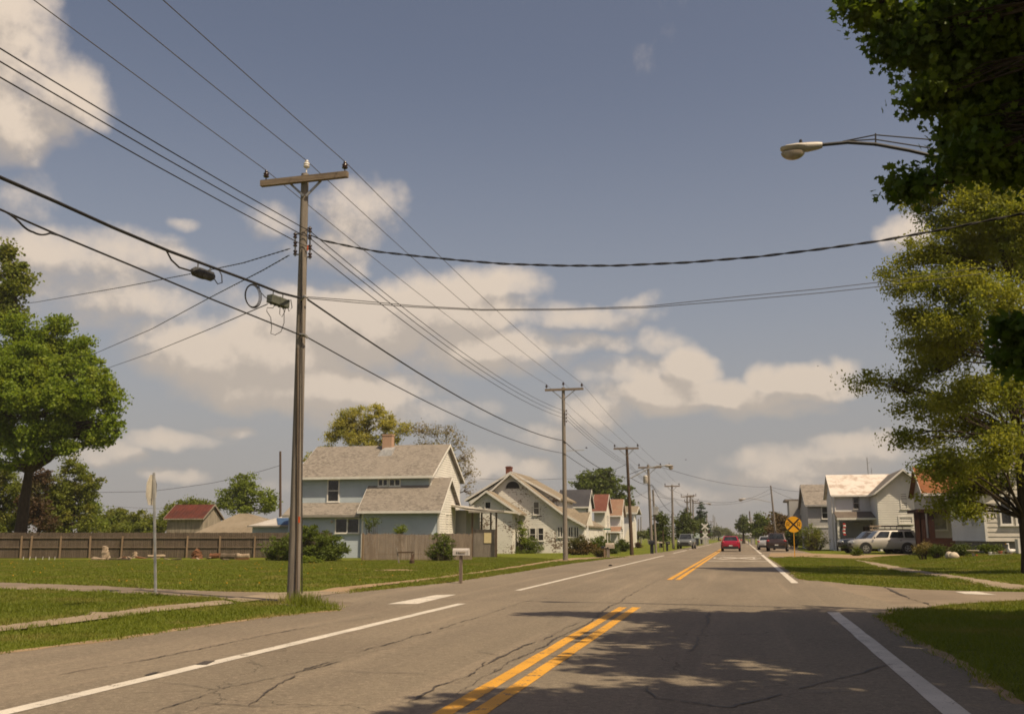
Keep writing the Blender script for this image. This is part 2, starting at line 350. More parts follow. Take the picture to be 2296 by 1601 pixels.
# ------------------------------------------------------------------ plants
def _frames(n, upbias):
    nv = rng.normal(size=(n, 3)); nv[:, 2] = np.abs(nv[:, 2])*upbias + .15*nv[:, 2]; nv /= np.linalg.norm(nv, axis=1, keepdims=True)
    a = rng.normal(size=(n, 3)); a -= nv*np.sum(a*nv, 1, keepdims=True); a /= np.linalg.norm(a, axis=1, keepdims=True)
    return nv, a, np.cross(nv, a)
SHAPES = {
 'kite': ([(-.5, 0, 0), (0, .30, .06), (.5, 0, -.05), (0, -.30, .06)], 4),
 'oval': ([(-.5, 0, 0), (-.15, .27, .05), (.25, .22, .03), (.55, 0, -.08), (.25, -.22, .03), (-.15, -.27, .05)], 6),
 'maple': ([(-.5, 0, 0), (-.18, .16, .02), (-.26, .42, .02), (-.02, .32, 0), (.17, .46, -.04), (.27, .20, 0), (.56, 0, -.1), (.27, -.20, 0), (.17, -.46, -.04), (-.02, -.32, 0), (-.26, -.42, .02), (-.18, -.16, .02)], 12)}
def leaf_geo(P, size, shape='kite', upbias=.9):
    tpl, k = SHAPES[shape]; tpl = np.array(tpl); n = len(P)
    nv, a, b = _frames(n, upbias); s = size*rng.uniform(.65, 1.3, n)[:, None, None]
    V = P[:, None, :] + s*(tpl[None, :, 0:1]*a[:, None] + tpl[None, :, 1:2]*b[:, None] + tpl[None, :, 2:3]*nv[:, None])
    return V.reshape(-1, 3), np.arange(n*k).reshape(n, k)
def split_lobes(lobes, n, f=.58):      # break every lobe into smaller billows so that the outline gets uneven
    out = []
    for x, y, z, a, b, c in lobes:
        out.append((x, y, z, a*.8, b*.8, c*.8))
        for _ in range(n):
            u = rng.normal(size=3); u /= np.linalg.norm(u); k = rng.uniform(.5, .8); s = f*rng.uniform(.7, 1.15)
            out.append((x+u[0]*a*k, y+u[1]*b*k, z+u[2]*c*k, a*s, b*s, c*s*.9))
    return out
def crown_points(lobes, dens_clumps, per, rc, shell=2.2):
    tot = sum(l[3]*l[4]*l[5] for l in lobes)**(1)
    out = []; cl = []
    for lx, ly, lz, rx, ry, rz in lobes:
        w = (rx*ry*rz)/tot; n = max(3, int(round(dens_clumps*w)))
        u = rng.normal(size=(n, 3)); u /= np.linalg.norm(u, axis=1, keepdims=True)
        rr = rng.uniform(0.05, 1, n)[:, None]**(1/shell)
        c = np.array((lx, ly, lz)) + u*rr*np.array((rx, ry, rz))*np.where(rng.uniform(0, 1, (n, 1)) < .16, rng.uniform(1.05, 1.34, (n, 1)), rng.uniform(.8, 1.1, (n, 1)))
        cl.append(c)
        q = rng.normal(size=(n, per, 3)); q /= np.linalg.norm(q, axis=2, keepdims=True); q *= rng.uniform(0, 1, (n, per, 1))**.6*np.array((rc, rc, rc*.62))*rng.uniform(.4, 1.45, (n, 1, 1))
        out.append((c[:, None, :] + q).reshape(-1, 3))
    return np.concatenate(out), cl
def curve(p, q, sag=0., n=5, wob=.0, r=random):
    p, q = Vector(p), Vector(q); L = (q-p).length; pts = []
    for i in range(n+1):
        t = i/n; v = p.lerp(q, t); v.z += sag*4*t*(1-t)
        if 0 < i < n: v += Vector((r.uniform(-1, 1), r.uniform(-1, 1), r.uniform(-.6, .6)))*wob*L
        pts.append(v)
    return pts
def tree(name, label, cat, base, trunk, lobes, leafm, bark='bark', clumps=160, per=60, rc=.8, size=.16, shape='kite', group=None,
         fork=.35, tr=.25, twigs=1., limb=.62, shell=2.2, upbias=.9, trunk_top=None, forks=3, kind_crown='crown', wob=.05, limbs=True, extra=None, split=0):
    lobes0 = lobes
    if split: lobes = split_lobes(lobes, split)
    base = Vector(base); t = thing(name, label, cat, base, group)
    P, cl = crown_points(lobes, clumps, per, rc, shell)
    V, Fc = leaf_geo(P, size, shape, upbias)
    zs = [l[2] for l in lobes]; top = trunk_top if trunk_top is not None else sum(zs)/len(zs)
    mb = MB(); r = random.Random(hash(label) & 0xffff if False else sum(map(ord, label)))
    tp = Vector((trunk[0], trunk[1], top)); fk = base.lerp(tp, fork)
    hgt = top-base.z
    pts = [base-Vector((0, 0, .3)), base+Vector((0, 0, .05)), base+Vector((0, 0, .12*hgt*fork+.3))] + curve(fk.lerp(base, .4), tp, 0, 5, .02, r)
    rs = [tr*1.55, tr*1.35, tr*1.05] + [tr*(1-.78*i/5) for i in range(6)]
    mb.tube(pts, rs, 10)
    spine = pts[3:]
    for li, (l, c) in enumerate(zip(lobes, cl)):
        lc = Vector(l[:3]); k = min(range(len(spine)), key=lambda i: (spine[i]-lc).length + max(0, spine[i].z-lc.z+.1*(lc-spine[i]).length)*2)
        s0 = spine[k]; r0 = rs[3+k]*limb
        if (lc-s0).length > .3 and limbs:
            path = curve(s0, lc, .08*(lc-s0).length, 4, wob, r)
            mb.tube(path, [max(.012, r0*(1-.75*i/4)) for i in range(5)], 6)
        else: path = [s0, lc]
        m = int(len(c)*twigs)
        for q in c[:m]:
            q = Vector(q); j = min(range(len(path)), key=lambda i: (path[i]-q).length); a = path[max(0, j-1)]
            L = (q-a).length
            if L < .1: continue
            w0 = max(.008, min(.05, r0*.3))
            mb.tube(curve(a, q, .05*L, 3, .05, r), [w0, w0*.75, w0*.5, w0*.25], 4, caps=False)
    mb.build('trunk', M[bark], t, smooth=True, recalc=False)
    np_mesh(kind_crown, V, Fc, M[leafm], t)
    if extra:
        P2, _ = crown_points(extra[0], *extra[1]); V2, F2 = leaf_geo(P2, extra[2], 'maple', upbias); np_mesh(kind_crown, V2, F2, M[leafm], t)
    return t
def plobes(lst, Y, dy=None, k=1.0):   # lobes from (x, y, rx, ry[, dY]) in survey pixels at distance Y
    out = []
    for l in lst:
        x, y, rx, ry = l[:4]; yy = Y + (l[4] if len(l) > 4 else 0.)
        p = at(x, y, yy); s = yy/2187.*k
        out.append((p.x, p.y, p.z, rx*s, (dy if dy else .8*rx*s), ry*s))
    return out
def bush(name, label, base, lobes, leafm, clumps=60, per=45, rc=.35, size=.1, shape='kite', stems=7, cat='bush', group=None, bark='bark', tw=.6, shell=2.6, stem_r=.03):
    base = Vector(base); t = thing(name, label, cat, base, group)
    P, cl = crown_points(lobes, clumps, per, rc, shell); P = P[P[:, 2] > base.z-.02]
    V, Fc = leaf_geo(P, size, shape, .7)
    mb = MB(); r = random.Random(len(label)*7+int(abs(base.x*10)))
    allc = np.concatenate(cl); idx = rng.permutation(len(allc))[:max(stems, int(len(allc)*tw))]
    for i in idx:
        q = Vector(allc[i]); b0 = Vector((base.x+(q.x-base.x)*.35+r.uniform(-.1, .1), base.y+(q.y-base.y)*.35, base.z-.1))
        if q.z < base.z+.1: continue
        mb.tube(curve(b0, q, 0, 3, .04, r), [stem_r, stem_r*.8, stem_r*.5, stem_r*.25], 4, caps=False)
    mb.build('stem', M[bark], t, recalc=False)
    np_mesh('foliage', V, Fc, M[leafm], t)
    return t
# ------------------------------------------------------------------ the setting: ground, roads, pavements
def ground():
    def axis(marks):
        out = []
        for a, b, st in marks: out += list(np.arange(a, b, st))
        return np.array(sorted(set(np.round(out, 3))))
    xs = axis([(-4000, -400, 900), (-400, -60, 40), (-60, 60, 1.0), (60, 400, 40), (400, 4001, 900)])
    ys = axis([(-300, -20, 40), (-20, 110, 1.0), (110, 400, 20), (400, 2000, 200), (2000, 6001, 1000)])
    V = np.array([(x, y, terrain(x, y)-.02) for y in ys for x in xs]); nx = len(xs)
    Fc = np.array([(j*nx+i, j*nx+i+1, (j+1)*nx+i+1, (j+1)*nx+i) for j in range(len(ys)-1) for i in range(nx-1)])
    o = np_mesh('ground', V, Fc, M['lawn'], kind='structure')
    o.data.polygons.foreach_set('use_smooth', [True]*len(Fc))
ground()
def sheet(name, pts, z, mat, parent=None, kind=None, follow=False):   # flat ground sheet, small edge wobble
    mb = MB(); vs = [(p[0], p[1], (terrain(p[0], p[1]) if follow else 0)+z) for p in pts]
    bm = bmesh.new(); vv = [bm.verts.new(v) for v in vs]; bm.faces.new(vv)
    bmesh.ops.triangulate(bm, faces=bm.faces[:])
    bmesh.ops.recalc_face_normals(bm, faces=bm.faces[:])
    for f in bm.faces:
        if f.normal.z < 0: f.normal_flip()
    me = bpy.data.meshes.new(name); bm.to_mesh(me); bm.free()
    return link_mesh(me, name, mat, parent, kind=kind)
def rag(pts, amp=.05, step=.45, r=random.Random(3)):   # ragged outline where grass meets paving
    out = []
    for i in range(len(pts)-1):
        a, b = Vector(pts[i][:2]), Vector(pts[i+1][:2]); L = (b-a).length; n = max(1, min(80, int(L/step)))
        nrm = Vector((-(b-a).y, (b-a).x)); nrm = nrm/max(1e-6, nrm.length)
        for k in range(n):
            p = a.lerp(b, k/n)
            if k: p = p+nrm*r.uniform(-amp, amp)
            out.append((p.x, p.y))
    out.append(tuple(pts[-1][:2])); return out
def gp(*pix): return [tuple(G(x, y)[:2]) for x, y in pix]
L_edge = [(-9.0, -70), (-8.9, 4)] + gp((0, 1465), (125, 1450), (250, 1435), (445, 1405), (606, 1383), (690, 1375), (758, 1368)) + [(-7.9, 19.2), (-9.3, 20.2), (-9.7, 22.3)] + gp((770, 1330), (860, 1321), (1000, 1306), (1140, 1285), (1280, 1263), (1380, 1250.5), (1430, 1244), (1500, 1236)) + [(-6.9, 118), (-6.6, 200), (-6.5, 420), (-6.5, 1500)]
R_edge = [(1.9, 1500), (2.0, 420), (2.6, 172), (5.6, 168), (5.8, 74), (3.0, 69)] + gp((1727, 1250), (1770, 1276), (1800, 1300), (1832, 1303)) + [(2.6, 25.)] + gp((2053, 1366), (2002, 1370), (1976, 1384), (2020, 1421), (2168, 1495), (2296, 1580)) + [(2.35, 2), (2.35, -70)]
road = sheet('road', rag(L_edge) + rag(R_edge), .006, M['asphalt'], kind='structure')
def verge(name, pts, wo, wi, z, mat):    # worn dirt margin following an edge
    mb = MB(); r = random.Random(12); q = [Vector((*p, 0)) for p in rag(pts, .03, .3)]; vs = []
    for i, p in enumerate(q):
        d = (q[min(i+1, len(q)-1)]-q[max(0, i-1)]).normalized(); n = Vector((-d.y, d.x, 0))
        a = p+n*wo*r.uniform(.2, 1.2); b = p-n*wi*r.uniform(.2, 1.2); vs += [(a.x, a.y, z), (b.x, b.y, z)]
    mb.add(vs, [(2*i, 2*i+1, 2*i+3, 2*i+2) for i in range(len(q)-1)]); mb.build(name, mat, recalc=False, kind='structure')
verge('road_verge', L_edge[1:9], .16, .12, .0085, M['dirt_path'])
verge('road_verge', L_edge[11:19], .14, .10, .0085, M['dirt_path'])
verge('road_verge', R_edge[4:9], .16, .12, .0085, M['dirt_path']); verge('road_verge', R_edge[11:17], .10, .10, .0085, M['dirt_path'])
def strip(parent, name, X0, X1, Y0, Y1, mat, z=.010, wob=.007):
    mb = MB(); r = random.Random(int(Y0*10+X0*100)); n = max(2, min(60, int((Y1-Y0)/.6)))
    vs = []
    for i in range(n+1):
        y = Y0+(Y1-Y0)*i/n; vs += [(X0+r.uniform(-wob, wob), y, z), (X1+r.uniform(-wob, wob), y, z)]
    mb.add(vs, [(2*i, 2*i+1, 2*i+3, 2*i+2) for i in range(n)])
    return mb.build(name, mat, parent, recalc=False)
for a, b in ((-30, 19.3), (31.9, 340)):
    strip(road, 'yellow_line', -2.385, -2.23, a, b, M['yellow_paint']); strip(road, 'yellow_line', -2.125, -1.97, a, b, M['yellow_paint'])
e1, e2, e3 = G(1053, 1354).y, G(1166, 1324).y, G(1498, 1245.5).y
for x0, x1, a, b in ((-5.74, -5.56, -30, e1), (-5.72, -5.56, e2, e3), (-5.70, -5.55, 83, 104), (-5.68, -5.54, 108, 190), (1.46, 1.67, -30, 18.9), (1.40, 1.60, 30.4, 78), (1.42, 1.6, 82, 150), (1.42, 1.6, 154, 330)):
    strip(road, 'edge_line', x0, x1, a, b, M['white_paint'], wob=.008)
sheet('stop_bar', gp((869, 1355), (977, 1334.5), (1023, 1333.5), (936, 1354.5)), .011, M['white_paint'], road)
strip(road, 'crossing_bar', -1.93, 1.38, G(1640, 1258).y-.3, G(1640, 1258).y+.3, M['white_paint'], wob=.0)
yb = G(1640, 1245.3).y; strip(road, 'crossing_bar', -1.93, 1.38, yb-.35, yb+.35, M['white_paint'], wob=0.)
def stroke(mb, pts, w, z=.011):
    for a, b in zip(pts[:-1], pts[1:]):
        a, b = Vector((*a, z)), Vector((*b, z)); d = (b-a).normalized(); n = Vector((-d.y, d.x, 0))*w/2; a = a-d*w*.3; b = b+d*w*.3
        mb.poly([a-n, b-n, b+n, a+n])
ya, yc = 62.0, 69.3
mb = MB(); stroke(mb, [(-1.35, ya), (.85, yc)], .42); mb.build('crossing_cross', M['white_paint'], road, recalc=False)
mb = MB(); stroke(mb, [(-1.35, yc), (.85, ya)], .42, .0125); mb.build('crossing_cross', M['white_paint'], road, recalc=False)
for ox in (-1.75, .75):
    mb = MB(); y0 = 64.3; stroke(mb, [(ox, y0), (ox, y0+2.6), (ox+.38, y0+2.3), (ox+.38, y0+1.6), (ox, y0+1.3)], .14, .014); stroke(mb, [(ox+.1, y0+1.3), (ox+.42, y0)], .14, .0142)
    mb.build('crossing_letter', M['white_paint'], road, recalc=False)
def crack(pix, w, br=.35, seed=1):      # one long irregular crack: a thin ribbon that wanders, swells, pinches out and splits
    r = random.Random(seed); pts = [G(x, y) for x, y in pix]; mb = MB(); path = []; off = 0.
    for a, b in zip(pts[:-1], pts[1:]):
        L = (b-a).length; n = max(2, int(L/.05)); d = (b-a)/L; nn = Vector((-d.y, d.x, 0))
        for k in range(n):
            off = off*.93+r.uniform(-.016, .016)
            path.append(a.lerp(b, k/n)+nn*off)
    def ribbon(pp, wid, z):
        vs = []; ww = .5; gap = 0
        for i, p in enumerate(pp):
            d = pp[min(i+1, len(pp)-1)]-pp[max(0, i-1)]; d.z = 0; d = d.normalized() if d.length > 1e-6 else Vector((1, 0, 0)); nn = Vector((-d.y, d.x, 0))
            ww = max(.12, min(1., ww+r.uniform(-.17, .17)))
            if gap == 0 and r.random() < .012: gap = r.randint(4, 14)
            if gap: gap -= 1
            k = wid*.5*(.04 if gap else ww)*min(1., (i+1)/6., (len(pp)-i)/6.)
            vs += [(p.x-nn.x*k, p.y-nn.y*k, z), (p.x+nn.x*k, p.y+nn.y*k, z)]
        mb.add(vs, [(2*i, 2*i+1, 2*i+3, 2*i+2) for i in range(len(pp)-1)])
    ribbon(path, w, .0145)
    k = 0
    while k < len(path)-30:
        k += r.randint(12, 45)
        if k < len(path)-20 and r.random() < br:
            m = r.randint(8, 26); q = []; ang = r.uniform(-.9, .9); st = path[k]; d = (path[min(k+5, len(path)-1)]-path[k]).normalized()
            for t in range(m):
                ang += r.uniform(-.25, .25); st = st+Vector((d.x*math.cos(ang)-d.y*math.sin(ang), d.x*math.sin(ang)+d.y*math.cos(ang), 0))*.045; q.append(st)
            ribbon(q, w*.55, .0152)
    mb.build('crack', M['crack_seal'], road, recalc=False)
q1 = lambda l: [(629.4+x*.38377, 1227.3+y*.38377) for x, y in l]
crack(q1([(760, 910), (960, 800), (1130, 735), (1280, 662), (1430, 580), (1500, 553)]), .042, .6, 2)
crack(q1([(860, 950), (1100, 820), (1320, 700), (1500, 605), (1640, 520), (1800, 440), (1930, 345), (2060, 268), (2296, 148)]), .032, .5, 3)
crack(q1([(1500, 553), (1640, 490), (1760, 430)]), .026, .3, 4)
crack(q1([(370, 610), (480, 612), (600, 576), (850, 503), (1000, 455), (1180, 402), (1400, 330), (1560, 290)]), .028, .4, 5)
crack(q1([(-180, 930), (-60, 840), (150, 720), (330, 660)]), .03, .5, 6); crack(q1([(180, 715), (500, 730), (950, 745)]), .022, .2, 7)
crack(q1([(1150, 335), (1500, 345), (1900, 350)]), .02, .1, 8); crack(q1([(0, 500), (150, 470), (600, 400)]), .022, .2, 9)
q3 = lambda l: [(1447.5+x*.3695, 1258.7+y*.3695) for x, y in l]
crack(q3([(1445, 155), (1560, 205), (1660, 245), (1740, 275)]), .10, .1, 10)
crack(q3([(390, 300), (370, 400), (330, 470), (270, 560)]), .03, .5, 11); crack(q3([(0, 760), (60, 830), (500, 890), (960, 770), (1500, 620)]), .03, .4, 12)
q2 = lambda l: [(x*.3564, 1258.7+y*.3564) for x, y in l]
crack(q2([(970, 950), (1200, 880), (1440, 790), (1700, 745), (2150, 625)]), .035, .5, 14); crack(q2([(300, 730), (1000, 610), (1440, 515), (1900, 420)]), .025, .3, 15)
crack(q2([(1230, 895), (1700, 915), (2296, 935)]), .03, .3, 16)
for pix, nm in (([(1230, 655), (1290, 632), (1355, 630), (1300, 655)], 0), ([(905, 722), (960, 705), (1010, 700), (940, 722)], 1)):
    sheet('paint_gap', gp(*q2(pix)), .0155, M['crack_seal'], road)
# cross street, pavements, driveways
sheet('side_street', rag(gp((-900, 1283), (0, 1305), (250, 1314), (392, 1322), (535, 1326.5), (642, 1328), (680, 1326))) + [(-9.2, 23.4), (-7.2, 24.), (-7.2, 17.5), (-9.4, 18.6)] + rag(gp((640, 1348), (500, 1343), (488, 1339), (321, 1331.8), (167, 1324.6), (0, 1320), (-900, 1298))), .002, M['side_asphalt'], kind='structure')
sheet('side_street', [(1.4, 31.5)] + rag(gp((1832, 1301), (1907, 1310), (1975, 1315), (2063, 1321.5), (2167, 1324.6), (2296, 1327), (2900, 1336))) + rag(gp((2900, 1333), (2296, 1345), (2219, 1349), (2115, 1356.6), (2084, 1360.5), (2040, 1368))) + [(1.4, 18.)], .002, M['side_asphalt'], kind='structure')
sheet('worn_patch', gp((2141, 1327), (2190, 1326.5), (2235, 1334), (2200, 1333), (2165, 1332)), .0085, M['white_paint'], kind='structure')
sheet('pavement', rag(gp((-300, 1480), (-100, 1430), (0, 1404), (196, 1379), (200, 1372.5), (246, 1373.5), (321, 1362), (499, 1346)), .03) + rag(gp((535, 1352), (356, 1371), (143, 1399.5), (0, 1416), (-100, 1445), (-300, 1505)), .03), .012, M['concrete'], kind='structure')
sheet('pavement_slab', gp((505, 1343.5), (604, 1331), (642, 1328.5), (715, 1326), (772, 1328.5), (700, 1340), (640, 1344), (585, 1345.5), (540, 1351)), .016, M['concrete'], kind='structure')
sheet('dirt_path', rag(gp((700, 1327), (760, 1316), (840, 1308.5), (960, 1296), (1080, 1281), (1160, 1268), (1240, 1255), (1290, 1250.5), (1390, 1247)), .10) + rag(gp((1400, 1249), (1300, 1254.5), (1245, 1260), (1160, 1275), (1080, 1287.5), (960, 1301.5), (840, 1314.5), (775, 1327)), .10), .006, M['dirt_path'], kind='structure')
sheet('pavement', rag(gp((1915, 1254), (1977, 1263), (2071, 1280), (2150, 1291), (2219, 1301), (2279, 1310), (2400, 1325))) + rag(gp((2400, 1340), (2296, 1323), (2214, 1316), (2167, 1303), (2006, 1280), (1949, 1267), (1925, 1259))), .012, M['concrete'], kind='structure', follow=True)
sheet('driveway', rag(gp((1722, 1248), (1728, 1240), (1790, 1239.5), (1902, 1243.5), (1975, 1243.5), (2120, 1240))) + rag(gp((2130, 1245), (2000, 1247.5), (1935, 1258), (1900, 1253), (1800, 1247.8))), .010, M['dirt_path'], kind='structure')
sheet('driveway', gp((1700, 1223), (1790, 1221), (1790, 1230), (1760, 1238), (1716, 1240)), .0085, M['side_asphalt'], kind='structure')
# ---------------------------------------------------------------- grass blades and dandelions (uncountable)
def pip(P, poly):
    x, y = P[:, 0], P[:, 1]; ins = np.zeros(len(P), bool); n = len(poly)
    for i in range(n):
        (x0, y0), (x1, y1) = poly[i], poly[(i+1) % n]
        c = ((y0 > y) != (y1 > y)) & (x < (x1-x0)*(y-y0)/(y1-y0+1e-12)+x0); ins ^= c
    return ins
def blades(name, label, polys, dens, hh, ww, holes=(), tuft=3):
    PP = []
    for poly in polys:
        a = np.array(poly); lo, hi = a.min(0), a.max(0); n = int((hi[0]-lo[0])*(hi[1]-lo[1])*dens)
        P = rng.uniform(lo, hi, (n, 2)); PP.append(P[pip(P, poly)])
    P = np.concatenate(PP)
    for h in holes: P = P[~pip(P, h)]
    n = len(P); z = np.array([terrain(x, y) for x, y in P])-.02
    d = np.hypot(P[:, 0], P[:, 1]); k = np.clip(d/16., .8, 1.9)
    V = []
    for _ in range(tuft):
        a = rng.uniform(0, 2*math.pi, n); h = hh*rng.uniform(.5, 1.35, n)*np.sqrt(k); w = ww*k*rng.uniform(.7, 1.3, n)
        ln = rng.normal(0, .5, (n, 2))*h[:, None]; o = rng.normal(0, .04, (n, 2))
        b = np.c_[P+o, z]; s = np.c_[np.cos(a)*w, np.sin(a)*w, np.zeros(n)]
        V.append(np.stack([b-s, b+s, b+np.c_[ln, h]], 1))
    V = np.concatenate(V).reshape(-1, 3)
    np_mesh(name, V, np.arange(len(V)).reshape(-1, 3), M['blade'], kind='stuff', label=label, cat='grass')
sw = gp((0, 1404), (196, 1379), (200, 1372.5), (246, 1373.5), (321, 1362), (499, 1346), (535, 1352), (356, 1371), (143, 1399.5), (0, 1416))
blades('grass', 'mown grass verge between the left road edge and the cross street', [gp((-420, 1545), (-60, 1478), (0, 1466), (250, 1436), (445, 1406), (606, 1384), (690, 1376), (755, 1369), (745, 1354), (660, 1350), (500, 1344), (488, 1340), (321, 1333), (167, 1326), (0, 1321.5), (-420, 1309))], 300, .045, .007, [sw])
blades('grass', 'wide mown lawn with dandelions behind the cross street', [gp((-420, 1292), (-30, 1303), (250, 1313), (392, 1321), (535, 1325.5), (642, 1327), (680, 1324), (760, 1314), (960, 1294), (1240, 1253.5), (1100, 1247), (800, 1256), (0, 1254), (-420, 1251))], 95, .038, .008)
blades('grass', 'narrow grass strip between the dirt path and the road', [gp((775, 1331), (960, 1303), (1245, 1262), (1390, 1249.5), (1280, 1263.5), (1140, 1286), (1000, 1307), (860, 1322))], 200, .06, .010)
blades('grass', 'deeply shaded grass corner at the right road edge', [gp((2350, 1345), (2219, 1350), (2115, 1357.5), (2053, 1366), (2002, 1370.5), (1976, 1384.5), (2020, 1421.5), (2168, 1496), (2296, 1582), (2420, 1660))], 320, .055, .007)
rs = gp((1915, 1254), (1977, 1263), (2071, 1280), (2150, 1291), (2219, 1301), (2279, 1310), (2400, 1325), (2400, 1340), (2296, 1323), (2214, 1316), (2167, 1303), (2006, 1280), (1949, 1267), (1925, 1259))
blades('grass', 'sunlit front lawn on the right crossed by the pavement', [gp((1730, 1251), (1770, 1276.5), (1800, 1300.5), (1907, 1309), (1975, 1314), (2063, 1320.5), (2167, 1323.6), (2296, 1326), (2400, 1330), (2400, 1245), (2000, 1246), (1920, 1252), (1800, 1249))], 130, .042, .008, [rs])
def fringe(name, label, lines, per, hh, spread=.07):       # untrimmed grass leaning over path and road edges
    PP = []
    for ln in lines:
        for a, b in zip(ln[:-1], ln[1:]):
            a, b = np.array(a[:2]), np.array(b[:2]); L = np.linalg.norm(b-a); n = int(L*per)
            t = rng.uniform(0, 1, n); PP.append(a+(b-a)*t[:, None]+rng.normal(0, spread, (n, 2)))
    P = np.concatenate(PP); keep = np.sin(P[:, 0]*2.7+np.sin(P[:, 1]*1.9)*2)+rng.normal(0, .7, len(P)) > -.1; P = P[keep]; n = len(P); z = np.array([terrain(x, y) for x, y in P])-.01; V = []
    for _ in range(3):
        a = rng.uniform(0, 6.28, n); h = hh*rng.uniform(.4, 1.5, n); w = .009*rng.uniform(.7, 1.4, n)*np.clip(np.hypot(P[:, 0], P[:, 1])/18, .8, 2)
        b = np.c_[P+rng.normal(0, .03, (n, 2)), z]; s_ = np.c_[np.cos(a)*w, np.sin(a)*w, np.zeros(n)]; V.append(np.stack([b-s_, b+s_, b+np.c_[rng.normal(0, .6, (n, 2))*h[:, None], h]], 1))
    V = np.concatenate(V).reshape(-1, 3); np_mesh(name, V, np.arange(len(V)).reshape(-1, 3), M['blade'], kind='stuff', label=label, cat='grass')
fringe('edge_grass', 'ragged uncut grass along the road and path edges', [L_edge[1:9], L_edge[11:18], gp((0, 1404), (196, 1379), (200, 1372.5), (246, 1373.5), (321, 1362), (499, 1346)), gp((535, 1352), (356, 1371), (143, 1399.5), (0, 1416)), gp((0, 1305), (250, 1314), (392, 1322), (535, 1326.5), (642, 1328)), gp((500, 1343), (321, 1331.8), (167, 1324.6), (0, 1320)),
 gp((775, 1327), (960, 1301.5), (1160, 1275), (1245, 1260), (1400, 1249)), gp((760, 1316), (960, 1296), (1160, 1268), (1240, 1255)), R_edge[4:9], R_edge[11:17], rs], 60, .07)
cl = MB()
bt = G(690, 1358); n = 900
P = np.c_[rng.uniform(0, 1, n), rng.uniform(-1, 1, n)]
a0, a1 = G(640, 1350), G(752, 1364)
B = np.array([(a0.x+(a1.x-a0.x)*u, a0.y+(a1.y-a0.y)*u, -.02) for u in P[:, 0]]) + np.c_[rng.normal(0, .13, n), P[:, 1]*.38, np.zeros(n)]
hh = (.08+.22*np.exp(-((P[:, 0]-.35)/.4)**2))*rng.uniform(.5, 1.2, n); aa = rng.uniform(0, 6.28, n); s = np.c_[np.cos(aa), np.sin(aa), np.zeros(n)]*.008
V = np.stack([B-s, B+s, B+np.c_[rng.normal(0, .08, (n, 2)), hh]], 1).reshape(-1, 3)
np_mesh('tall_grass', V, np.arange(len(V)).reshape(-1, 3), M['blade'], kind='stuff', label='unmown grass clump at the foot of the near pole', cat='grass')
dn = gp((0, 1300), (392, 1318), (642, 1322), (960, 1290), (800, 1262), (0, 1258)); a = np.array(dn); P = rng.uniform(a.min(0), a.max(0), (420, 2)); P = P[pip(P, dn)][:60]
mb = MB()
for x, y in P: mb.blob((x, y, terrain(x, y)+rng.uniform(.03, .08)), (.024, .024, .014), 5, .1, int(x*100) % 97)
mb.build('dandelions', M['sign_yellow'], kind='stuff', label='yellow dandelion heads scattered over the lawn', cat='flowers')
for px in ((465, 1409), (690, 1271)):
    pass
# ------------------------------------------------------------------ poles, wires, lamps, signs
GP = 'utility poles along the left side of the road'
def pole(name, label, base, top, r0, r1, mat='pole_wood', group=GP, n=12):
    base, top = Vector(base), Vector(top); t = thing(name, label, 'utility pole', base, group)
    mb = MB(); k = 9; mb.tube([base.lerp(top, i/k)-(Vector((0, 0, .4)) if i == 0 else Vector((0, 0, 0))) for i in range(k+1)], [r0*(1.06 if i == 0 else 1)+(r1-r0)*i/k for i in range(k+1)], n)
    mb.build('shaft', M[mat], t, smooth=True, recalc=False)
    return t
def insulator(root, p, s=1., mat='insulator'):
    MB().lathe([(.012*s, -.10*s), (.012*s, 0), (.05*s, .0), (.062*s, .02*s), (.04*s, .045*s), (.058*s, .06*s), (.052*s, .085*s), (.022*s, .095*s), (.035*s, .115*s), (.03*s, .135*s), (.005*s, .14*s)], p, n=10).build('insulator', M[mat], root, smooth=True)
def crossarm(root, a, b, w=.11, braces=None, ins=(), s=1., mat='arm_wood'):
    MB().bar(a, b, w, w*1.2).build('crossarm', M[mat], root)
    for p, q in (braces or []): MB().bar(p, q, .03, .05).build('brace', M['steel'], root)
    for p in ins: insulator(root, p, s)
# near pole
B1 = G(658, 1349); Y1 = B1.y; T1 = at(684, 391, Y1)
p1 = pole('utility_pole', 'tall weathered near pole with crossarm and cable boxes, standing at the street corner', B1, T1, .135, .085, n=16)
def on1(x, y, dy=0.): return at(x, y, Y1+dy)
AL, AR = on1(585, 424, -.13), on1(780, 380, -.13); zz = (AL.z+AR.z)/2+.0; AL.z = zz-.02; AR.z = zz+.02
ctr = AL.lerp(AR, .5)
INS1 = [AL.lerp(AR, .055)+Vector((0, 0, .15)), Vector((T1.x+.03, Y1, T1.z+.16)), AL.lerp(AR, .965)+Vector((0, 0, .15))]
crossarm(p1, AL, AR, .115, [(AL.lerp(AR, .33)+Vector((0, .08, -.05)), on1(681, 440, -.10)), (AL.lerp(AR, .68)+Vector((0, .08, -.05)), on1(686, 440, -.10))], [INS1[0], INS1[2]], 1.15)
insulator(p1, INS1[1], 1.25, 'white_insulator')
for xs, ys, x2 in ((662, (529, 548, 567), 668), (695, (516, 532, 555, 573), 689)):
    mb = MB(); mb.bar(on1(xs, ys[0]-8), on1(xs, ys[-1]+8), .02, .035)
    for y in (ys[0]-4, ys[-1]+4): mb.bar(on1(xs, y), on1(x2+(4 if xs < 670 else -4), y), .025, .03)
    rk = mb.build('rack', M['steel'], p1)
    for y in ys: MB().lathe([(.02, -.05), (.045, -.05), (.05, -.03), (.03, -.01), (.03, .01), (.05, .03), (.045, .05), (.02, .05)], on1(xs, y), n=10).build('spool', M['insulator'], rk, smooth=True)
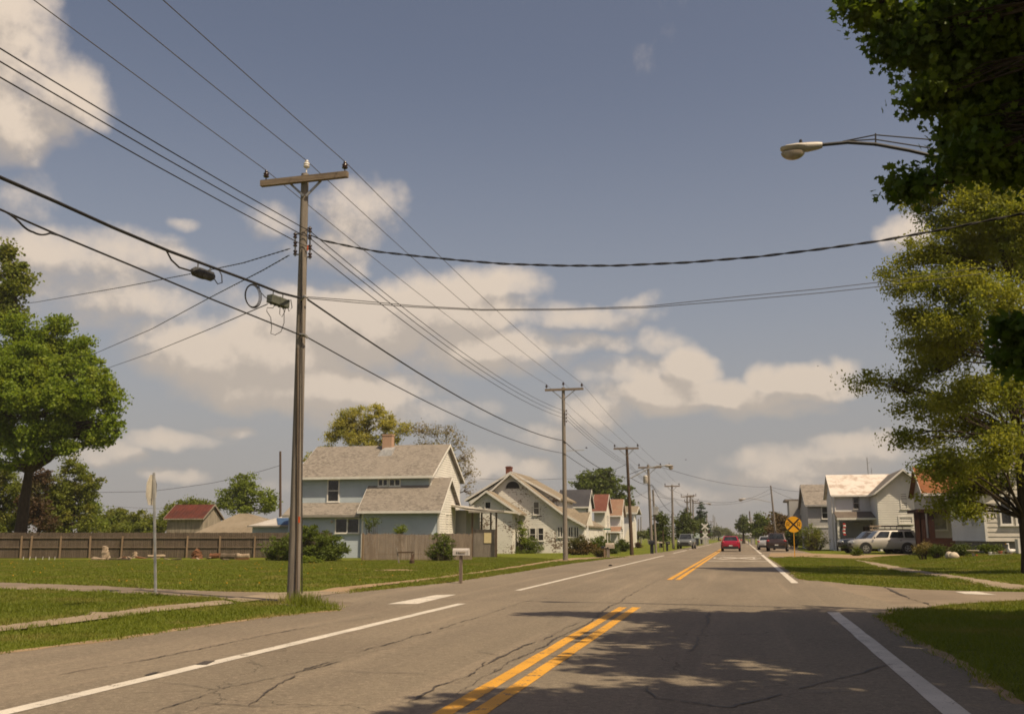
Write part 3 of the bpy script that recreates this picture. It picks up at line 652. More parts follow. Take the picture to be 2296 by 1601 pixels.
MB().tube([on1(677, y, -.115-.00004*(y-430)) for y in (560, 700, 900, 1100, 1330)], .014, 6).build('ground_wire', M['cable'], p1)
MB().tube([on1(667+.0*y, y, -.13) for y in (780, 1000, 1200)] + [on1(663, 1346, -.14)], .02, 8).build('conduit', M['fence_wood'], p1)
MB().box(on1(690.5, 562, -.10), on1(689, 551, -.09)).build('tag', M['orange_tag'], p1)
MB().box(on1(672, 1172, -.14), on1(670, 1158, -.12)).build('tag', M['orange_tag'], p1)
MB().tube([on1(676, 672, -.13), on1(684, 664, -.2), on1(689, 668, -.2)], .03, 6).build('clamp', M['steel'], p1)
MB().tube([on1(672, 750, -.13), on1(684, 751, -.16), on1(690, 758, -.1)], .03, 6).build('clamp', M['steel'], p1)
# further poles on the left
def far_pole(label, b, t, r0, r1, arms=(), mat='pole_wood', name='utility_pole', fixed=None, group=GP, slots=True):
    B = fixed or G(*b); T = at(t[0], t[1], B.y); p = pole(name, label, B, T, r0, r1, mat, group, 10)
    for (xa, ya, xb, yb) in arms:
        a, c = at(xa, ya, B.y-.1), at(xb, yb, B.y-.1); z = (a.z+c.z)/2; a.z = c.z = z; m = Vector((T.x, B.y-.1, z))
        crossarm(p, a, c, .11, [(a.lerp(m, .35), m-Vector((0, -.02, .62))), (c.lerp(m, .35), m-Vector((0, -.02, .62)))], [a.lerp(c, .04)+Vector((0, 0, .16)), a.lerp(c, .96)+Vector((0, 0, .16))], 1.3)
    return p, B, T
p2, B2, T2 = far_pole('second tall pole with crossarm, in front of the peeling white house', (1268, 1256), (1263, 869), .15, .10, [(1222, 877.5, 1308, 869)])
insulator(p2, T2+Vector((0, 0, .16)), 1.3)
for y in (921, 929, 937, 945): MB().lathe([(.05, -.05), (.03, 0), (.05, .05)], at(1270, y, B2.y-.12), n=8).build('spool', M['insulator'], p2)
MB().bar(at(1263, 1011, B2.y), at(1310, 1009, B2.y), .03, .03).build('guy_bar', M['grey_trim'], p2); MB().bar(at(1263, 1139, B2.y), at(1309, 1139, B2.y), .03, .03).build('guy_bar', M['grey_trim'], p2)
p3, B3, T3 = far_pole('dark leaning pole with a street lamp on a braced arm, beside the tan house', (1417, 1243.6), (1405, 1002), .15, .10, [(1376, 1008, 1432, 1003)], 'dark_pole')
p4, B4, T4 = far_pole('pole carrying a grey transformer drum and a crossarm', (1462, 1240), (1453, 1042), .14, .10, [(1431, 1050, 1483, 1046)])
MB().lathe([(.02, -.33), (.19, -.33), (.20, -.3), (.20, .25), (.205, .28), (.16, .34), (.05, .36)], at(1447.5, 1075, B4.y-.2), n=14).build('transformer', M['lamp_metal'], p4, smooth=True)
pm, Bm, Tm = far_pole('short pole without crossarm holding a grey meter box, behind a black mailbox', (1471, 1238.5), (1464, 1098), .11, .08)
a = at(1470.5, 1144.5, Bm.y-.2); MB().box(a-Vector((.22, .1, .35)), a+Vector((.22, .1, .35))).build('meter_box', M['galv'], pm)
p5, B5, T5 = far_pole('pole with crossarm standing just behind the oncoming grey suv', (1510, 1230), (1506.5, 1087), .15, .10, [(1490, 1091, 1524, 1089)])
def gz(X, Y): return Vector((X, Y, terrain(X, Y)))
f6 = at(1542, 1204, 150); p6, B6, T6 = far_pole('farther pole, leftmost of a close cluster of three', None, (1540.5, 1111), .16, .11, [(1526.5, 1114, 1556, 1113), (1534.5, 1125, 1547, 1125)], fixed=gz(f6.x, 150))
f7 = at(1549.5, 1204, 158); p7, B7, T7 = far_pole('farther pole, middle one of a close cluster of three', None, (1548, 1110), .16, .11, [(1541, 1112, 1561, 1110.5)], fixed=gz(f7.x, 158))
f8 = at(1555, 1204, 172); p8, B8, T8 = far_pole('farther pole with a street lamp, rightmost of a close cluster', None, (1553.5, 1119), .16, .11, [(1551, 1123, 1566, 1123), (1553, 1127, 1569, 1127)], fixed=gz(f8.x, 172))
fr = at(1741, 1204, 128); pr, Br, Tr = far_pole('lone pole on the right leaning left, with a long lamp arm', None, (1728, 1088.5), .15, .09, fixed=gz(fr.x, 128), group='utility poles on the right side of the road')
fr2 = at(1684, 1204, 230); pq, Bq, Tq = far_pole('short distant brown pole above the right crossing signal', None, (1680.5, 1146), .18, .13, fixed=gz(fr2.x, 230), mat='dark_pole', group='utility poles on the right side of the road')
GF = 'distant thin poles'
for lab, x, yt, Y, arm in (('distant thin pole in the field, left of a taller twin', 1431.5, 1163, 260, None), ('distant thin pole in the field, the taller of two twins', 1437, 1158, 262, None), ('distant thin pole standing above low field bushes', 1453.5, 1184, 240, None), ('distant thin pole between two round trees on the left', 1506, 1152, 260, None),
                         ('far pole with a wide crossarm beside the tallest far pole', 1594.5, 1168, 420, (1586, 1169.5, 1601, 1168.5)), ('tallest far pole near the vanishing end of the road', 1599, 1154, 430, None), ('far pole right of the tallest one near the road end', 1602.5, 1158, 440, None), ('lowest far pole of the group near the road end', 1606.5, 1171, 460, None), ('thin pole beside the dark spruce at the railway crossing', 1584.5, 1152, 225, None)):
    g = at(x, 1204, Y); far_pole(lab, None, (x, yt), .17, .13, [arm] if arm else [], fixed=gz(g.x, Y), name='distant_pole', group=GF)
g = at(630, 1204, 96); far_pole('brown pole without crossarm behind the fence, left of the near pole', None, (628.5, 1012), .15, .11, fixed=gz(g.x, 96), mat='dark_pole', group='poles behind the fence')
# antenna mast at the blue house
g = at(648, 1204, 84); t = thing('antenna_mast', 'thin lattice antenna mast behind the near pole at the blue house end', 'antenna', gz(g.x, 84)); g = gz(g.x, 84); tp = at(652, 940, 84).z; mb = MB()
mb.tube([g, (g.x+.15, g.y, tp*.62)], .025, 5); mb.tube([(g.x+.32, g.y, 0), (g.x+.30, g.y, tp*.62), (g.x+.24, g.y, tp*.75), (g.x+.22, g.y, tp)], .022, 5)
z = .4
while z < tp*.62: mb.bar((g.x+.0+.15*z/(tp*.62), g.y, z), (g.x+.31, g.y, z), .018, .018); z += .36
mb.build('lattice', M['dark_pole'], t)
# ---- street lamps
def lamp_head(root, p, d, L=.74, s=1.):     # p: arm end, d: outward unit vector
    d = Vector(d); w = Vector((-d.y, d.x, 0)); up = Vector((0, 0, 1)); p = Vector(p)
    st = [(0, .05, -.06, .05), (.12, .07, -.085, .065), (.35, .10, -.11, .07), (.6, .14, -.10, .06), (.85, .135, -.085, .03), (.97, .09, -.06, -.01), (1., .03, -.04, -.03)]
    mb = MB(); vs = []; n = 10
    for t_, hw, zb, zt in st:
        c = p+d*L*t_
        for j in range(n):
            a = 2*math.pi*j/n; cs, sn = math.cos(a), math.sin(a); vs.append(c+w*hw*s*cs+up*s*((zt if sn > 0 else -zb)*sn))
    k = len(st); mb.add(vs, [(i*n+j, i*n+(j+1) % n, (i+1)*n+(j+1) % n, (i+1)*n+j) for i in range(k-1) for j in range(n)]+[tuple(range(n)), tuple(range((k-1)*n, k*n))])
    h = mb.build('lamp_head', M['lamp_metal'], root, smooth=True)
    mb = MB(); vs = []; m = 5
    for i in range(m+1):
        ph = math.pi/2*i/m
        for j in range(12):
            a = 2*math.pi*j/12; c = p+d*L*.70
            vs.append(c+d*(L*.29*math.cos(ph)*math.cos(a))+w*(.125*s*math.cos(ph)*math.sin(a))+up*s*(-.095-.15*math.sin(ph)))
    mb.add(vs, [(i*12+j, i*12+(j+1) % 12, (i+1)*12+(j+1) % 12, (i+1)*12+j) for i in range(m) for j in range(12)])
    mb.build('lens', M['lamp_glass'], h, smooth=True)
    MB().lathe([(.03*s, 0), (.03*s, .045*s), (.018*s, .06*s)], p+d*L*.5+up*.08*s, n=8).build('photocell', M['black_plastic'], h)
YL = 17.5
PB = Vector((6.5, YL, 0)); plr = pole('lamp_pole', 'dark wooden pole hidden in the near maple, holding the overhead street lamp', PB, PB+Vector((0, 0, 8.6)), .13, .09, group='lamp poles')
apx = [(1841, 325.6), (1901, 320), (1963, 324), (2039, 338), (2106, 354), (2195, 375), (2283, 394.6)]
arm = [at(x, y, YL) for x, y in apx]; arm.append(Vector((PB.x-.08, YL, arm[-1].z-.35)))
MB().tube(arm, .034, 8).build('lamp_arm', M['splice_dark'], plr, smooth=True)
lamp_head(plr, arm[0]+Vector((.02, 0, .0)), (-1, 0, 0), .75, 1.)
for l in ([(1889, 317.8), (1963, 303), (2103, 315), (2283, 335)], [(1897, 317), (1961, 313), (2088, 333), (2200, 352)]): MB().tube([at(x, y, YL) for x, y in l], .012, 6).build('lamp_wire', M['cable'], plr)
MB().bar(at(1963, 300, YL), at(1963.5, 328, YL), .025, .025).build('arm_bracket', M['cable'], plr)
def arm_lamp(root, pix, Y, L=.8, s=1., rods=()):
    a = [at(x, y, Y) for x, y in pix]
    MB().tube(a, .045, 7).build('lamp_arm', M['galv'], root, smooth=True)
    for p, q in rods: MB().tube([at(*p, Y), at(*q, Y)], .02, 5).build('brace_rod', M['cable'], root)
    d = a[-1]-a[-2]; d.z = 0; lamp_head(root, a[-1], d.normalized(), L, s)
arm_lamp(p3, [(1414, 1072), (1440, 1058), (1456, 1049), (1475, 1044.5), (1491, 1044)], B3.y-.3, .65, 1.3, [((1412, 1063), (1450, 1048))])
arm_lamp(p8, [(1554, 1141), (1562, 1133.5), (1572, 1129), (1580, 1127.6), (1584, 1128.5)], B8.y-.3, .8, 1.2)
arm_lamp(pr, [(1731, 1126), (1715, 1123), (1695, 1118.5), (1681, 1117), (1672, 1118.5)], Br.y-.3, .9, 1.2)
# ---- wires
def span(a, b, sag, n=14): return [a.lerp(b, i/n)+Vector((0, 0, -sag*4*(i/n)*(1-i/n))) for i in range(n+1)]
def wire(name, label, nodes, sags, r=.008, mat='cable', cat='wire', group='overhead wires', twist=None):
    pts = []
    for (a, b), s in zip(zip(nodes[:-1], nodes[1:]), sags): pts += span(Vector(a), Vector(b), s)[0 if not pts else 1:]
    o = nodes[0]
    mb = MB()
    if twist:
        fine = []
        for a, b in zip(pts[:-1], pts[1:]):
            k = max(1, int((b-a).length/twist*6)); fine += [a.lerp(b, i/k) for i in range(k)]
        fine.append(pts[-1]); L = 0
        strands = [[], []]
        for i, p in enumerate(fine):
            if i: L += (fine[i]-fine[i-1]).length
            d = (fine[min(i+1, len(fine)-1)]-fine[max(0, i-1)]).normalized(); w = d.cross(Vector((0, 0, 1))).normalized(); u = w.cross(d)
            for q in (0, 1): th = 2*math.pi*L/twist+math.pi*q; strands[q].append(p+(w*math.cos(th)+u*math.sin(th))*r*.8)
        for st in strands: mb.tube(st, r*.75, 5)
    else: mb.tube(pts, r, 6)
    return mb.build(name, M[mat], loc=tuple(o), label=label, cat=cat, group=group, smooth=True, recalc=False)
def arm_pt(root, k):   # k-th insulator of a pole
    q = [c for c in root.children if c.name.startswith('insulator')]
    me = q[k].data; v = max(me.vertices, key=lambda v: v.co.z).co; return v+ORG[root.name]
back = Vector((0, -38.2, 0))
ends = []
for k, (i1, i2, i3, sg, lab) in enumerate(((0, 0, 0, .22, 'left'), (2, 2, None, .30, 'middle'), (1, 1, 1, .28, 'right'))):
    pa = INS1[(0, 1, 2)[k]]+Vector((0, 0, .14*1.15)); a0 = pa+back
    pb = arm_pt(p2, i2); pc = arm_pt(p3, i3) if i3 is not None else T3+Vector((0, 0, .2))
    pd = at((1433, 1453, 1481)[k], (1046, 1040, 1042)[k], B4.y); pe = at((1491, 1507, 1523)[k], (1088, 1085, 1086)[k], B5.y); pf = at((1528, 1541, 1555)[k], (1111.5, 1110, 1110.5)[k], 150)
    wire('power_line', 'thin bare power line over the %s insulator of the near crossarm' % lab, [a0, pa, pb, pc, pd, pe, pf], [sg, .28, .15, .08, .2, .3], (.0085, .0085, .0085)[k], 'bare_wire')
for k, (y1, y2, x2, s0, lab) in enumerate(((516, 922, 1268, .62, 'highest'), (532, 930, 1268, .62, 'middle'), (553, 938, 1268, .60, 'lowest'))):
    x1 = (676, 672, 666)[k]; pa = at(x1, (509, 524, 543)[k], Y1-.16); pa2 = at(693, (517, 533, 555)[k], Y1-.06)
    pb = at(x2, y2, B2.y-.1); pc = at(1414, 1042+4*k, B3.y); pd = at(1460, 1085+3*k, B4.y); pe = at(1512, 1118+2*k, B5.y); pf = at(1545, 1135+k, 150)
    wire('power_cable', 'black power cable held by the %s spool beside the near pole' % lab, [pa+back+Vector((-.1, 0, 0)), pa, pa2, pb, pc, pd, pe, pf], [s0, .0, .55, .25, .1, .3, .4], .0105)
TA, TB = at(672, 668, Y1-.16), at(690, 672, Y1-.1)
tel = [TA+back+Vector((0, 0, -.5))] + [atX(x, y, TA.x) for x, y in ((-130, 340), (0, 398), (126, 453), (252, 510), (378, 563), (472, 598), (566, 632.5), (625, 656))] + [TA]
wire('telephone_cable', 'thickest black telephone cable running above the two splice boxes', tel, [.25]+[.0]*9, .026)
wire('telephone_cable', 'thick telephone cable going from the near pole down the row of poles', [TB, at(1264, 988, B2.y-.15), at(1268, 992, B2.y-.1), at(1416, 1072, B3.y), at(1463, 1088, B4.y), at(1509, 1149, B5.y), at(1550, 1176, 160)], [.55, 0, .5, .15, .5, .5], .021)
LA, LB = at(672, 751, Y1-.16), at(690, 757, Y1-.1)
wire('telephone_cable', 'lowest black cable crossing the near pole below the splice boxes', [LA+back+Vector((0, 0, -.2))]+[atX(x, y, LA.x) for x, y in ((-100, 420), (0, 470), (126, 525.5), (315, 604), (472, 670), (629, 733))]+[LA, LB, at(1264, 1016, B2.y-.15), at(1268, 1019, B2.y-.1), at(1417, 1092, B3.y), at(1461, 1120, B4.y), at(1510, 1160, B5.y)], [.2]+[0]*7+[.45, 0, .3, .15, .4], .015)
wire('service_wire', 'loose black cable looping down onto the lowest cable near the left edge', [at(-60, 455, 9.2), at(0, 470, 10.0), at(45, 500, 10.3), at(75, 521, 10.6), at(112, 523, 11.0), at(135, 529, 11.4), at(160, 540, 11.7)], [.0, -.02, .02, .03, .0, 0.], .014)
TW = [at(650, 558, Y1-.1), at(545, 590, 21), at(450, 610, 24), at(270, 645, 30), at(80, 678, 38), at(-40, 690, 42)]
wire('service_wire', 'twisted thin wire dropping left from the near pole past the dark splice', TW, [.0]*5, .011, twist=.5)
wire('service_wire', 'twisted wire dropping steeply left from the near pole into the big maple', [at(648, 573, Y1-.1), at(590, 606, 21), at(470, 668, 26), at(340, 738, 34), at(215, 792, 46), at(120, 815, 56)], [0]*5, .012, twist=.6)
wire('service_wire', 'plain thin wire falling left from the grey splice box', [at(600, 682, Y1), at(470, 738, 26), at(340, 791, 36), at(240, 826, 47), at(150, 850, 56)], [0]*4, .012)
wire('service_wire', 'heavy twisted cable crossing the road to the overhead lamp pole', [at(697, 528, Y1-.05), at(725, 540, Y1-.1)], [0], .014)
hv = [(725, 540), (800, 556), (850, 565), (930, 574), (1030, 584), (1130, 592), (1260, 596), (1380, 596), (1540, 589), (1700, 576), (1840, 559), (1970, 541), (2130, 512), (2290, 480)]
X0, X1 = at(725, 540, Y1).x, PB.x
hp = []
for x, y in hv: hp.append(at(x, y, Y1+(YL-Y1)*(x-725)/(2340-725)))
hp.append(Vector((PB.x-.1, YL, hp[-1].z+.12)))
wire('service_wire', 'heavy twisted black cable sagging across the road into the right trees', hp, [0]*(len(hp)-1), .017, twist=.85)
for dy, lab, h in ((0, 'upper', [(690, 666), (800, 674), (930, 686), (1080, 694), (1260, 693), (1450, 687), (1660, 665), (1840, 648), (1980, 632), (2200, 600)]), (3, 'lower', [(690, 669), (800, 679), (930, 689), (1080, 696), (1260, 695.5), (1450, 690), (1660, 673), (1840, 657), (1980, 642), (2200, 614)])):
    pp = [at(x, y, Y1+(24-Y1)*(x-690)/1600.) for x, y in h]
    wire('service_wire', 'thin wire crossing the road below the heavy cable, %s of a pair' % lab, pp, [0]*(len(pp)-1), .0085)
wire('service_wire', 'long thin wire from the transformer pole across to the lone right pole', [at(1483, 1047, B4.y), at(1728, 1092, Br.y)], [.5], .016)
wire('service_wire', 'upper of the sagging wires between left poles and the right pole', [at(1510, 1100, B5.y), at(1729, 1095, Br.y)], [1.6], .016)
wire('service_wire', 'lower of the sagging wires between left poles and the right pole', [at(1510, 1117, B5.y), at(1729, 1105, Br.y)], [1.1], .015)
wire('service_wire', 'wire from the right pole to the grey house roof', [at(1729, 1092, Br.y), at(1862, 1097, 118)], [.4], .016)
wire('service_wire', 'wire from the right pole down to the grey house wall', [at(1729, 1097, Br.y), at(1860, 1137, 118)], [.4], .014)
wire('service_wire', 'wire stretched from the peeling house to the pole behind it', [at(1075, 1073, 82), at(1262, 1073, 84), at(1405, 1040, B3.y)], [0.1, .4], .014)
wire('service_wire', 'wire reaching from left trees to the brown pole behind the fence', [at(205, 1104, 96), at(330, 1102, 96), at(480, 1082, 96), at(629, 1043, 96)], [0, .05, .1], .022)
wire('service_wire', 'faint low wire behind the stop sign', [at(180, 1130, 110), at(400, 1141, 110)], [.1], .016)
for k, (xa, ya, xb, yb) in enumerate(((1417, 1115, 1452, 1100), (1465, 1108, 1506, 1118), (1470, 1140, 1509, 1122))):
    wire('service_wire', ('short thin wire from the dark leaning pole rising to the transformer pole', 'short thin wire from the transformer pole dropping to the pole behind the grey suv', 'short thin wire from the meter pole rising to the pole behind the grey suv')[k], [at(xa, ya, 84), at(xb, yb, 95)], [.1], .012)
# splice boxes and coil hung on the telephone cable
def tube_box(pts, r, n=8):
    return MB().tube(pts, r, n)
a, b = at(430, 607, 15.1), at(480, 622, 15.9); d = b-a
t = thing('splice_box', 'dark ribbed splice case hanging under the thick cable', 'cable box', a.lerp(b, .5), 'splice boxes on the cable')
mb = MB(); mb.tube([a, a+d*.1, a+d*.16, a+d*.32, a+d*.34, a+d*.5, a+d*.52, a+d*.84, a+d*.9, b], [.035, .075, .095, .095, .105, .105, .098, .098, .07, .03], 8); mb.build('case', M['splice_dark'], t)
mb = MB(); mb.bar(a.lerp(b, .25), a.lerp(b, .25)+Vector((0, 0, .20)), .02, .02); mb.bar(a.lerp(b, .8), a.lerp(b, .8)+Vector((0, 0, .17)), .02, .02); mb.build('hanger', M['steel'], t)
mb = MB(); mb.tube([at(372, 560, 14.4), at(384, 583, 14.6), at(402, 600, 14.8), at(432, 609, 15.1)], .017, 6); mb.tube([at(478, 622, 15.9), at(488, 637, 16), at(498, 634, 16.1), at(497, 617, 16.1), at(492, 608, 16.2)], .011, 6); mb.build('lead_cable', M['cable'], t)
a, b = at(604, 669, Y1-1.0), at(643, 683, Y1-.5); d = b-a
t = thing('splice_box', 'grey green terminal box hanging beside the near pole', 'cable box', a.lerp(b, .5), 'splice boxes on the cable')
mb = MB(); mb.bar(a, b, .16, .17); mb.bar(a.lerp(b, .45), a.lerp(b, .52), .17, .185); mb.bar(a.lerp(b, .93), b, .17, .19); mb.build('case', M['splice_grey'], t)
mb = MB()
for k in (.1, .32, .55, .8): mb.tube([a.lerp(b, k)-Vector((0, 0, .08)), a.lerp(b, k)-Vector((0, 0, .125))], .02, 6)
mb.bar(a.lerp(b, .2)+Vector((0, 0, .08)), a.lerp(b, .2)+Vector((0, 0, .2)), .015, .015); mb.bar(a.lerp(b, .75)+Vector((0, 0, .08)), a.lerp(b, .75)+Vector((0, 0, .2)), .015, .015); mb.build('port', M['splice_dark'], t)
mb = MB(); Yd = Y1-.7
mb.tube([at(x, y, Yd) for x, y in ((615, 686), (612, 691), (599, 690), (598, 698), (607, 712), (609, 735), (607, 748), (617, 751), (630, 744), (637, 724), (637, 697), (634, 690))], .008, 5)
mb.tube([at(x, y, Yd) for x, y in ((628, 690), (627, 704), (632, 711), (638, 700), (640, 692))], .008, 5)
mb.tube([at(x, y, Y1-.5) for x, y in ((642, 680), (648, 698), (655, 690), (652, 672))], .010, 5); mb.build('loose_wire', M['cable'], t)
t = thing('cable_coil', 'oval coil of spare thin cable hung from the thick cable', 'cable coil', at(566, 664, 17.3), None)
mb = MB()
for k in range(5):
    rx, ry = 15+k*.9+(k % 2), 24+k*.8; mb.tube([at(566+rx*math.cos(t_)+k*.5, 664+ry*math.sin(t_)*1.0+rx*.12*math.cos(t_), 17.3+.02*k) for t_ in np.linspace(.3*k, .3*k+6.28, 26)], .0065, 5)
mb.build('coil', M['cable'], t)
MB().tube([at(580, 640, 17.3), at(584, 655, 17.5), at(595, 667, 17.9), at(606, 672, 18.2)], .009, 5).build('tail', M['cable'], t)
# ---- signs
bs = G(351, 1331); t = thing('stop_sign', 'stop sign seen from its pale back on a galvanised post', 'road sign', bs)
ptop = at(345, 1060, bs.y); mb = MB(); dd = (ptop-bs)
mb.bar(bs-Vector((0, 0, .3)), ptop, .055, .04); mb.bar(bs+Vector((.03, -.03, -.3)), ptop+Vector((.03, -.03, 0)), .012, .05); mb.build('post', M['galv'], t)
az = math.radians(-15); d = Vector((math.sin(az), math.cos(az), 0)); nn = Vector((d.y, -d.x, 0)); c = at(344.5, 1098.5, bs.y)-nn*.05
R = .40; pts = [c+d*R*math.cos(math.pi/8+i*math.pi/4)+Vector((0, 0, R*math.sin(math.pi/8+i*math.pi/4))) for i in range(8)]
MB().prism(pts, -nn*.006).build('sign_plate', M['sign_back'], t)
mb = MB()
for k in (.22, -.22): mb.lathe([(.014, 0), (.014, .012), (.0, .014)], c+Vector((0, 0, k)), axis='x', n=8)
mb.build('bolt', M['steel'], t)
br = G(1782, 1249); cr_ = at(1779, 1175.5, br.y)
t = thing('crossing_sign', 'round yellow railroad crossing sign with black cross and two Rs', 'road sign', br)
MB().bar(br-Vector((0, 0, .3)), Vector((cr_.x, br.y, cr_.z+.3)), .09, .05).build('post', M['yellow_post'], t)
yf = br.y-.06; R = .545
plate = MB().lathe([(R, 0), (R, .008), (R-.004, .01)], (cr_.x, yf, cr_.z), axis='y', n=40).build('sign_plate', M['sign_yellow'], t)
mb = MB()
for sg in (1, -1):
    q = R*.685; mb.bar((cr_.x-q, yf-.004-.0012*sg, cr_.z-q*sg), (cr_.x+q, yf-.004-.0012*sg, cr_.z+q*sg), .004, .105, up=(0, 0, 1))
mb.build('cross', M['sign_black'], plate)
def letterR(cx, cz, h, w, y, th):
    mb = MB(); L = []
    x0 = cx-w/2; z0 = cz-h/2
    for p, q in (((x0, z0), (x0, z0+h)), ((x0, z0+h), (x0+w*.75, z0+h)), ((x0+w*.75, z0+h), (x0+w, z0+h*.85)), ((x0+w, z0+h*.85), (x0+w, z0+h*.62)), ((x0+w, z0+h*.62), (x0+w*.75, z0+h*.47)), ((x0+w*.75, z0+h*.47), (x0, z0+h*.47)), ((x0+w*.5, z0+h*.47), (x0+w, z0))):
        k = .0002*len(L); L.append(1); mb.bar((p[0], y-k, p[1]), (q[0], y-k, q[1]), .003, th)
    return mb
for sx in (-1, 1): letterR(cr_.x+sx*.355, cr_.z, .27, .17, yf-.003, .036).build('letter', M['sign_black'], plate)
# street name blade on a white post
b0 = gz(at(1362, 1204, 74).x, 74.); t = thing('street_sign', 'green street name blade on a white post behind the paired mailboxes', 'road sign', b0)
ptp = at(1361, 1181, 74); MB().tube([b0-Vector((0, 0, .2)), Vector((b0.x, 74, ptp.z))], .035, 8).build('post', M['white_plastic'], t)
a, b = at(1353, 1187.5, 73.9), at(1369.5, 1184, 73.9); MB().box((a.x, 73.9, a.z), (b.x, 73.93, b.z)).build('sign_plate', M['sign_green'], t)
MB().box((a.x+.25, 73.885, a.z-.13), (b.x-.02, 73.9, a.z-.01)).build('lower_plate', M['white_plastic'], t)
# mailboxes
def mailbox(label, base, z0, z1, L, W, mat, post, pmat='fence_wood', ax=(1, 0, 0), flag=True, off=0.):
    base = Vector(base); t = thing('mailbox', label, 'mailbox', base, 'mailboxes along the left verge'); ax = Vector(ax).normalized(); w = Vector((-ax.y, ax.x, 0)); up = Vector((0, 0, 1))
    MB().bar(base-Vector((0, 0, .3)), base+up*z0, post, post, up=(0, 1, 0)).build('post', M[pmat], t)
    h = z1-z0; c = base+up*z0+ax*off; prof = [(-W/2, 0), (W/2, 0), (W/2, h-W/2)] + [(W/2*math.cos(a), h-W/2+W/2*math.sin(a)) for a in np.linspace(.3, math.pi-.3, 7)] + [(-W/2, h-W/2)]
    MB().prism([c-ax*L/2+w*u+up*v for u, v in prof], ax*L).build('box', M[mat], t, smooth=True)
    MB().prism([c+ax*L/2+w*u*1.04+up*v*1.02 for u, v in prof], ax*.015).build('lid', M[mat], t)
    if flag: MB().bar(c-w*(W/2+.01)+up*h*.45-ax*.02, c-w*(W/2+.01)+up*h*.45+ax*.16, .008, .045).build('flag', M['mail_tan' if mat != 'mail_tan' else 'mail_grey'], t)
    return t, c
b = G(1033, 1308); z1 = at(1036, 1229, b.y).z; t, c = mailbox('pale grey mailbox on a grey wooden post near the dirt path', b, z1-.205, z1, .47, .17, 'mail_grey', .085, 'panel_wood')
mb = MB()
for k in range(3): mb.box((c.x-.13+k*.055, c.y-.0875, c.z+.04), (c.x-.095+k*.055, c.y-.0862, c.z+.10))
mb.build('number_mark', M['splice_grey'], t)
b = G(1356.5, 1249.5); z = at(1355, 1224, b.y).z; mailbox('black mailbox on a pale post, left of a paired tan one', b, z-.16, z, .5, .16, 'mail_black', .12, 'post_wood')
b = G(1364, 1249.5); z = at(1366, 1217, b.y).z; mailbox('tan mailbox on a thick wooden post, right of a paired black one', b, z-.36, z, .56, .26, 'mail_tan', .19, 'pole_wood', off=.12)
b = G(1463.5, 1240.6)+Vector((0, -.6, 0)); z = at(1464, 1211, b.y).z; mailbox('big black plastic mailbox on a broad pedestal before the transformer pole', b, z-.36, z, .5, .34, 'mail_black', .26, 'mail_black', flag=False)
b = G(1480, 1236.5); z = at(1480, 1214.5, b.y).z; mailbox('low tan mailbox on a very thin post between two black ones', b, z-.14, z, .46, .16, 'mail_tan', .05, 'pole_wood')
b = G(1496, 1234.5); z = at(1497, 1214, b.y).z; mailbox('black mailbox on a black arm post, farthest along the verge', b, z-.28, z, .42, .28, 'mail_black', .2, 'mail_black', off=.08)
b = G(1488.3, 1235.5); t = thing('marker_post', 'thin dark post standing between the two far mailboxes', 'post', b); MB().tube([b-Vector((0, 0, .2)), Vector((b.x-.03, b.y, at(1486, 1189, b.y).z))], .045, 6).build('shaft', M['dark_pole'], t)
b = gz(at(1453, 1204, 95).x, 95.); 
# railway crossing equipment
def signal(label, x, Y, yt, ybk, lamps=True):
    g = at(x, 1204, Y); b = gz(g.x, Y); t = thing('crossing_signal', label, 'railway signal', b, 'railway crossing signals')
    zt = at(x, yt, Y).z; MB().tube([b, (b.x, Y, zt)], .09, 8).build('mast', M['lamp_metal'], t)
    zc = at(x, ybk, Y).z
    for sg in (1, -1): MB().bar((b.x-.62, Y-.12-.03*sg, zc-.55*sg), (b.x+.62, Y-.12-.03*sg, zc+.55*sg), .03, .24).build('crossbuck', M['white_plastic'], t)
    if lamps:
        MB().bar((b.x-.8, Y-.2, zc-1.0), (b.x+.8, Y-.2, zc-1.0), .06, .08).build('lamp_bar', M['lamp_metal'], t)
        for sx in (-1, 1):
            for zz_ in (1.0, 2.1):
                h = MB().lathe([(.30, 0), (.30, .03), (.1, .12)], (b.x+sx*.75, Y-.28, zc-zz_), axis='y', n=14).build('lamp_backing', M['sign_black'], t)
                MB().lathe([(.12, -.02), (.12, 0.)], (b.x+sx*.75, Y-.3, zc-zz_), axis='y', n=12).build('lens', M['signal_red'], h)
    MB().box((b.x-.35, Y-.3, 0), (b.x+.35, Y+.3, 1.2)).build('base_box', M['lamp_metal'], t)
    mb = MB(); mb.bar((b.x-.5, Y-.35, 1.2), (b.x+.45, Y-.35, 2.2), .05, .3); mb.bar((b.x+.5, Y-.33, 1.2), (b.x-.45, Y-.33, 2.2), .05, .3); mb.build('counterweight', M['white_plastic'], t)
signal('left railway crossing signal with crossbuck and dark round lamps', 1581.5, 192, 1174, 1180)
signal('right railway crossing signal with a white crossbuck, before green trees', 1687, 196, 1160, 1175, False)
for lab, xa, xb, y, Y in (('pale guard rail beside the left crossing signal', 1568, 1592, 1207, 186), ('pale guard rail under the right crossbuck', 1676, 1704, 1205.5, 190)):
    a, b = at(xa, y, Y), at(xb, y, Y); t = thing('guard_rail', lab, 'guard rail', gz(a.x, Y), 'guard rails at the railway crossing'); MB().box((a.x, Y-.05, a.z-.17), (b.x, Y, a.z+.17)).build('rail', M['galv'], t)
    for k in range(4):
        x = a.x+(b.x-a.x)*(k+.3)/4; MB().box((x-.07, Y+.002, 0), (x+.07, Y+.12, a.z+.1)).build('post', M['galv'], t)
